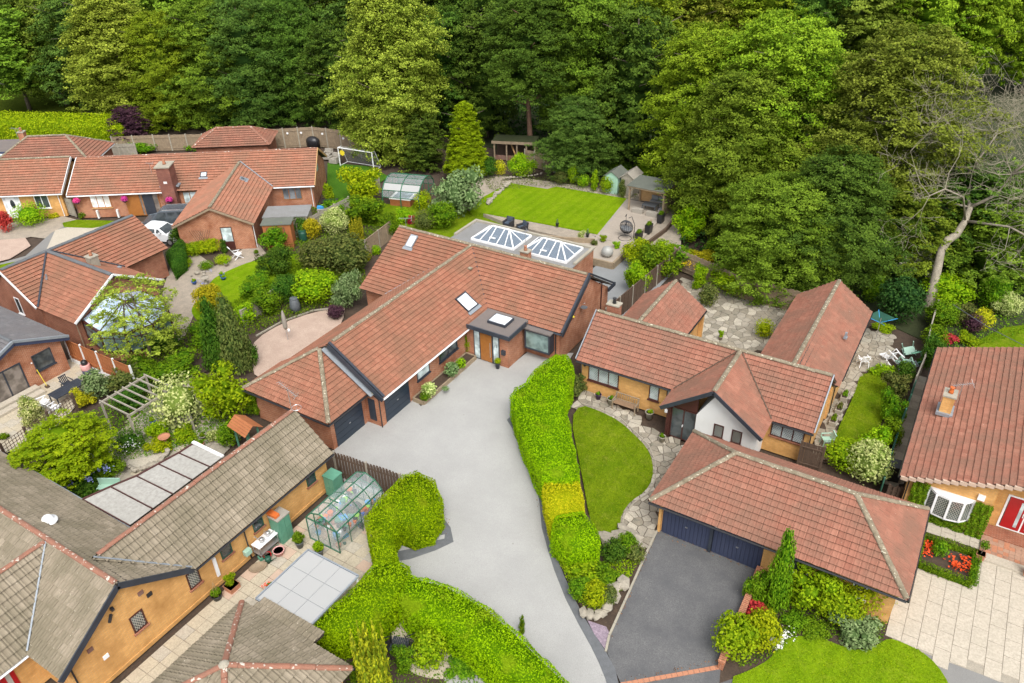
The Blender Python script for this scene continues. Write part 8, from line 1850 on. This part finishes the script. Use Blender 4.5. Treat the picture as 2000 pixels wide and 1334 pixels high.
pot((-46.0,17.0,.03),.2,.3,'anthracite','dark pot with grasses beside the patio steps','leaf_lime',.4,.4)
# hanging baskets
for u,v,lb in ((.75,-.15,'pink hanging basket by the narrow gate of the long top-left house'),(5.0,-.2,'pink hanging basket left of the oak porch'),(9.2,-.85,'pink hanging basket on the tall front chimney')):
    p_=eloc(u,v,1.75); t=thing('hanging_basket',p_,0,lb,'hanging basket'); MB().lathe([(.05,-.2),(.2,-.08),(.25,0),(.22,0)],(0,0,0),10).build('basket','black_plastic',t,True); f=shrub((0,0,-.1),.62,.5,'petal_pink',None,'round','flowers',None,seed=0); f.parent=t; MB().bar((0,.2,.55),(0,0,.5),.02).bar((0,0,.5),(0,0,0),.015).build('bracket','black_plastic',t)
# television aerials
def aerial(house_loc, p, rz, label, h=1.2, L=1.3):
    t=thing('tv_aerial',p,rz,label,'aerial'); MB().tube([(0,0,0),(0,0,h)],.018,5).build('mast','aluminium',t); f=MB().bar((-L/2,0,h),(L/2,0,h),.02)
    for i in range(10): x=-L/2+L*i/9; f.bar((x,-.14,h),(x,.14,h),.012)
    f.bar((L/2,-.18,h-.15),(L/2,.18,h+.15),.012).bar((L/2,.18,h-.15),(L/2,-.18,h+.15),.012).build('antenna','aluminium',t)
aerial(0,(-26.85,21.3,4.4),-15,'television aerial at the far end of the brown roof ridge',1.3,1.7); aerial(0,(2.15,39.9,3.4),40,'television aerial beside the yellow chimney of the right-hand house',1.3,1.1)
aerial(0,(-35.2,41.6,4.4),30,'television aerial at the left end of the long tiled roof',.9,.9); aerial(0,eloc(-8.9,11.5,4.3),10,'television aerial by the orange chimney pot at the top left',.9,1.0); aerial(0,eloc(7.2,1.9,3.2),20,'thin television aerial on the long top-left roof',1.2,.7)
aerial(0,(-26.3,43.9,4.0),80,'tall thin mast aerial by the lantern roof lights',1.3,.5)
t=thing('satellite_dish',(-26.7,21.5,4.2),0,'round wire dish above the garage hip','aerial'); MB().tube([Vector((.25*math.cos(b),.25*math.sin(b),.25)) for b in [2*math.pi*k/14 for k in range(15)]],.012,4).tube([(0,0,0),(0,0,.3)],.015,4).build('ring','aluminium',t)
# vehicles
def vehicle(loc, rz, L, W_, H_, paint, label, kind):
    t=thing('parked_van' if kind=='van' else 'parked_car',loc,rz,label,'van' if kind=='van' else 'car')
    if kind=='van': body=[(-L/2,.35),(-L/2,1.05),(-L/2+.05,1.18),(L/2-1.05,1.12),(L/2-.15,.95),(L/2,.7),(L/2,.35)]; cab=[(-L/2+.06,1.16),(-L/2+.22,H_-.08),(-L/2+.5,H_),(L/2-2.0,H_),(L/2-1.75,H_-.06),(L/2-.95,1.10)]
    else: body=[(-L/2,.35),(-L/2,.85),(-L/2+.1,.95),(L/2-1.2,.93),(L/2-.25,.78),(L/2,.6),(L/2,.35)]; cab=[(-L/2+.15,.94),(-L/2+.7,H_-.06),(-L/2+1.1,H_),(L/2-2.2,H_),(L/2-1.9,H_-.05),(L/2-1.15,.92)]
    def loft(prof,ws):
        vs=[];fs=[];n=len(prof)
        for (y,k) in ws:
            for x,z in prof: vs.append((x*k[0],y,z if len(k)<2 else z*k[1]))
        m=len(ws)
        for j in range(m-1):
            for i in range(n): fs.append((j*n+i,j*n+(i+1)%n,(j+1)*n+(i+1)%n,(j+1)*n+i))
        fs+= [tuple(range(n)),tuple(range((m-1)*n,m*n))[::-1]]; return vs,fs
    w2=W_/2; v,f=loft(body,[(-w2,(.96,)),(-w2*.92,(1,)),(w2*.92,(1,)),(w2,(.96,))]); o=MB().add(v,f).build('body',paint,t,bevel=.05)
    c2=w2*.84; vs=[];n=len(cab)
    for y0,s_ in((-1,0),(1,0)):
        for x,z in cab: k=(z-cab[0][1])/(H_-cab[0][1]); vs.append((x,y0*(w2*.93*(1-k)+w2*.76*k),z))
    fs=[(i,(i+1)%n,n+(i+1)%n,n+i) for i in range(n)]+[tuple(range(n))[::-1],tuple(range(n,2*n))]; MB().add(vs,fs).build('cabin',paint,t,bevel=.03)
    z0=cab[0][1]+.04; z1=H_-.14
    def yy(z,e=.006): k=(z-cab[0][1])/(H_-cab[0][1]); return w2*.93*(1-k)+w2*.76*k+e
    xs=[(-L/2+.45,-L/2+1.55),(-L/2+1.65,-.1),(.0,L/2-1.75)] if kind=='van' else [(-L/2+.75,-.15),(-.05,L/2-1.9)]
    for s_ in(-1,1):
        for a,b in xs: MB().add([(a,s_*yy(z0),z0),(b+(.35 if b==xs[-1][1] else 0),s_*yy(z0),z0),(b,s_*yy(z1),z1),(a+.1,s_*yy(z1),z1)],[(0,1,2,3) if s_<0 else (3,2,1,0)]).build('side_window','glass_dark',t)
    p,q=cab[-1],cab[-2]; d=Vector((p[0]-q[0],0,p[1]-q[1])).normalized(); nn=Vector((-d.z,0,d.x)); nn=nn if nn.x>0 else -nn
    P_=lambda pt,y,e: Vector((pt[0],y,pt[1]))+nn*e
    MB().add([P_(p,-w2*.80,.012)-d*.08,P_(p,w2*.80,.012)-d*.08,P_(q,w2*.68,.012)+d*.06,P_(q,-w2*.68,.012)+d*.06],[(0,1,2,3)]).build('windscreen','glass_dark',t)
    p,q=cab[0],cab[1]; d=Vector((q[0]-p[0],0,q[1]-p[1])).normalized(); nn=Vector((-d.z,0,d.x)); nn=nn if nn.x<0 else -nn
    MB().add([P_(p,w2*.80,.012)+d*.06,P_(p,-w2*.80,.012)+d*.06,P_(q,-w2*.68,.012)-d*.04,P_(q,w2*.68,.012)-d*.04],[(0,1,2,3)]).build('rear_window','glass_dark',t)
    for x in(-L/2+.85,L/2-.85):
        for y in(-w2+.02,w2-.02): wh=MB().tube([(x,y-.1,.32),(x,y+.1,.32)],.32,14).build('wheel','tyre',t); MB().tube([(x,y-.115,.32),(x,y+.115,.32)],.19,10).build('rim','aluminium',wh)
    for y in(-w2+.25,w2-.25): MB().box(L/2-.12,L/2+.01,y-.16,y+.16,.62,.75).build('headlight','glass_frost',t); MB().box(-L/2-.01,-L/2+.05,y-.1,y+.1,.7,.95).build('tail_light','red_paint',t)
    for s_ in(-1,1): MB().box(L/2-1.75,L/2-1.6,s_*(w2+.02)-.1*(s_<0),s_*(w2+.02)+.1*(s_>0),1.0,1.13).build('wing_mirror',paint,t)
    if kind=='van':
        for s_ in(-1,1): MB().bar((-L/2+.5,s_*w2*.68,H_+.05),(L/2-2.1,s_*w2*.68,H_+.05),.05).build('roof_rail','aluminium',t)
        for i in range(7): MB().box(-L/2+.6,L/2-2.2,-.52+.16*i,-.47+.16*i,H_+.0,H_+.015).build('roof_rib',paint,t)
    return t
p_=eloc(9.75,-2.9,0); vehicle((p_.x,p_.y,.02),EA+180,4.9,1.9,1.95,'car_paint_grey','dark grey van with roof rails parked in front of the oak porch','van')
p_=eloc(9.7,-5.3,0); vehicle((p_.x,p_.y,.02),EA-18,4.2,1.75,1.45,'car_paint_white','white car half hidden behind the slate-ridged roof, beside the dark van','car')
# small front planters and overhead wire
t=thing('overhead_cable',(0,0,0),0,'thin overhead cable crossing the far right lawn','cable'); a_,b_=at(1862,595,3.2),at(2010,680,3.6); MB().tube([a_,(a_+b_)/2+Vector((0,0,-.15)),b_],.02,5).build('wire','grey_plastic',t)
for i,(px,py,r) in enumerate(((1095,340,.9),)): pass

# repeats share a group
GR={'shrub':'garden shrubs','plant':'low border plants','laurel_hedge':'clipped laurel hedges','box_hedge':'box hedging round the flower bed','garden_fence':'garden fences','garden_gate':'garden gates','plant_pot':'potted plants','garden_chair':'garden chairs','planter':'black planters on the deck','fence_light':'round lights on the tall fence','hanging_basket':'pink hanging baskets','tv_aerial':'television aerials','beech_tree':'large beech trees','trough':'stone troughs','watering_can':'watering cans','grass_clump':'grass clumps by the deck','rockery':'garden rocks','bird_bath':'bird baths','storage_cupboard':'plastic storage cupboards','timber_retaining_wall':'timber retaining walls','garden_bench':'garden benches','bungalow':'single-storey houses','garden_table':'garden tables','shed':'garden sheds','stool':'wicker stools','toy_box':'toy boxes','tree':'garden and wood-edge trees','conifer':'small conifers','water_butt':'water butts'}
for o in list(bpy.data.objects):
    if o.parent is None and o.get('category') and not o.get('group'):
        g_=GR.get(o.name.split('.')[0])
        if g_: o['group']=g_
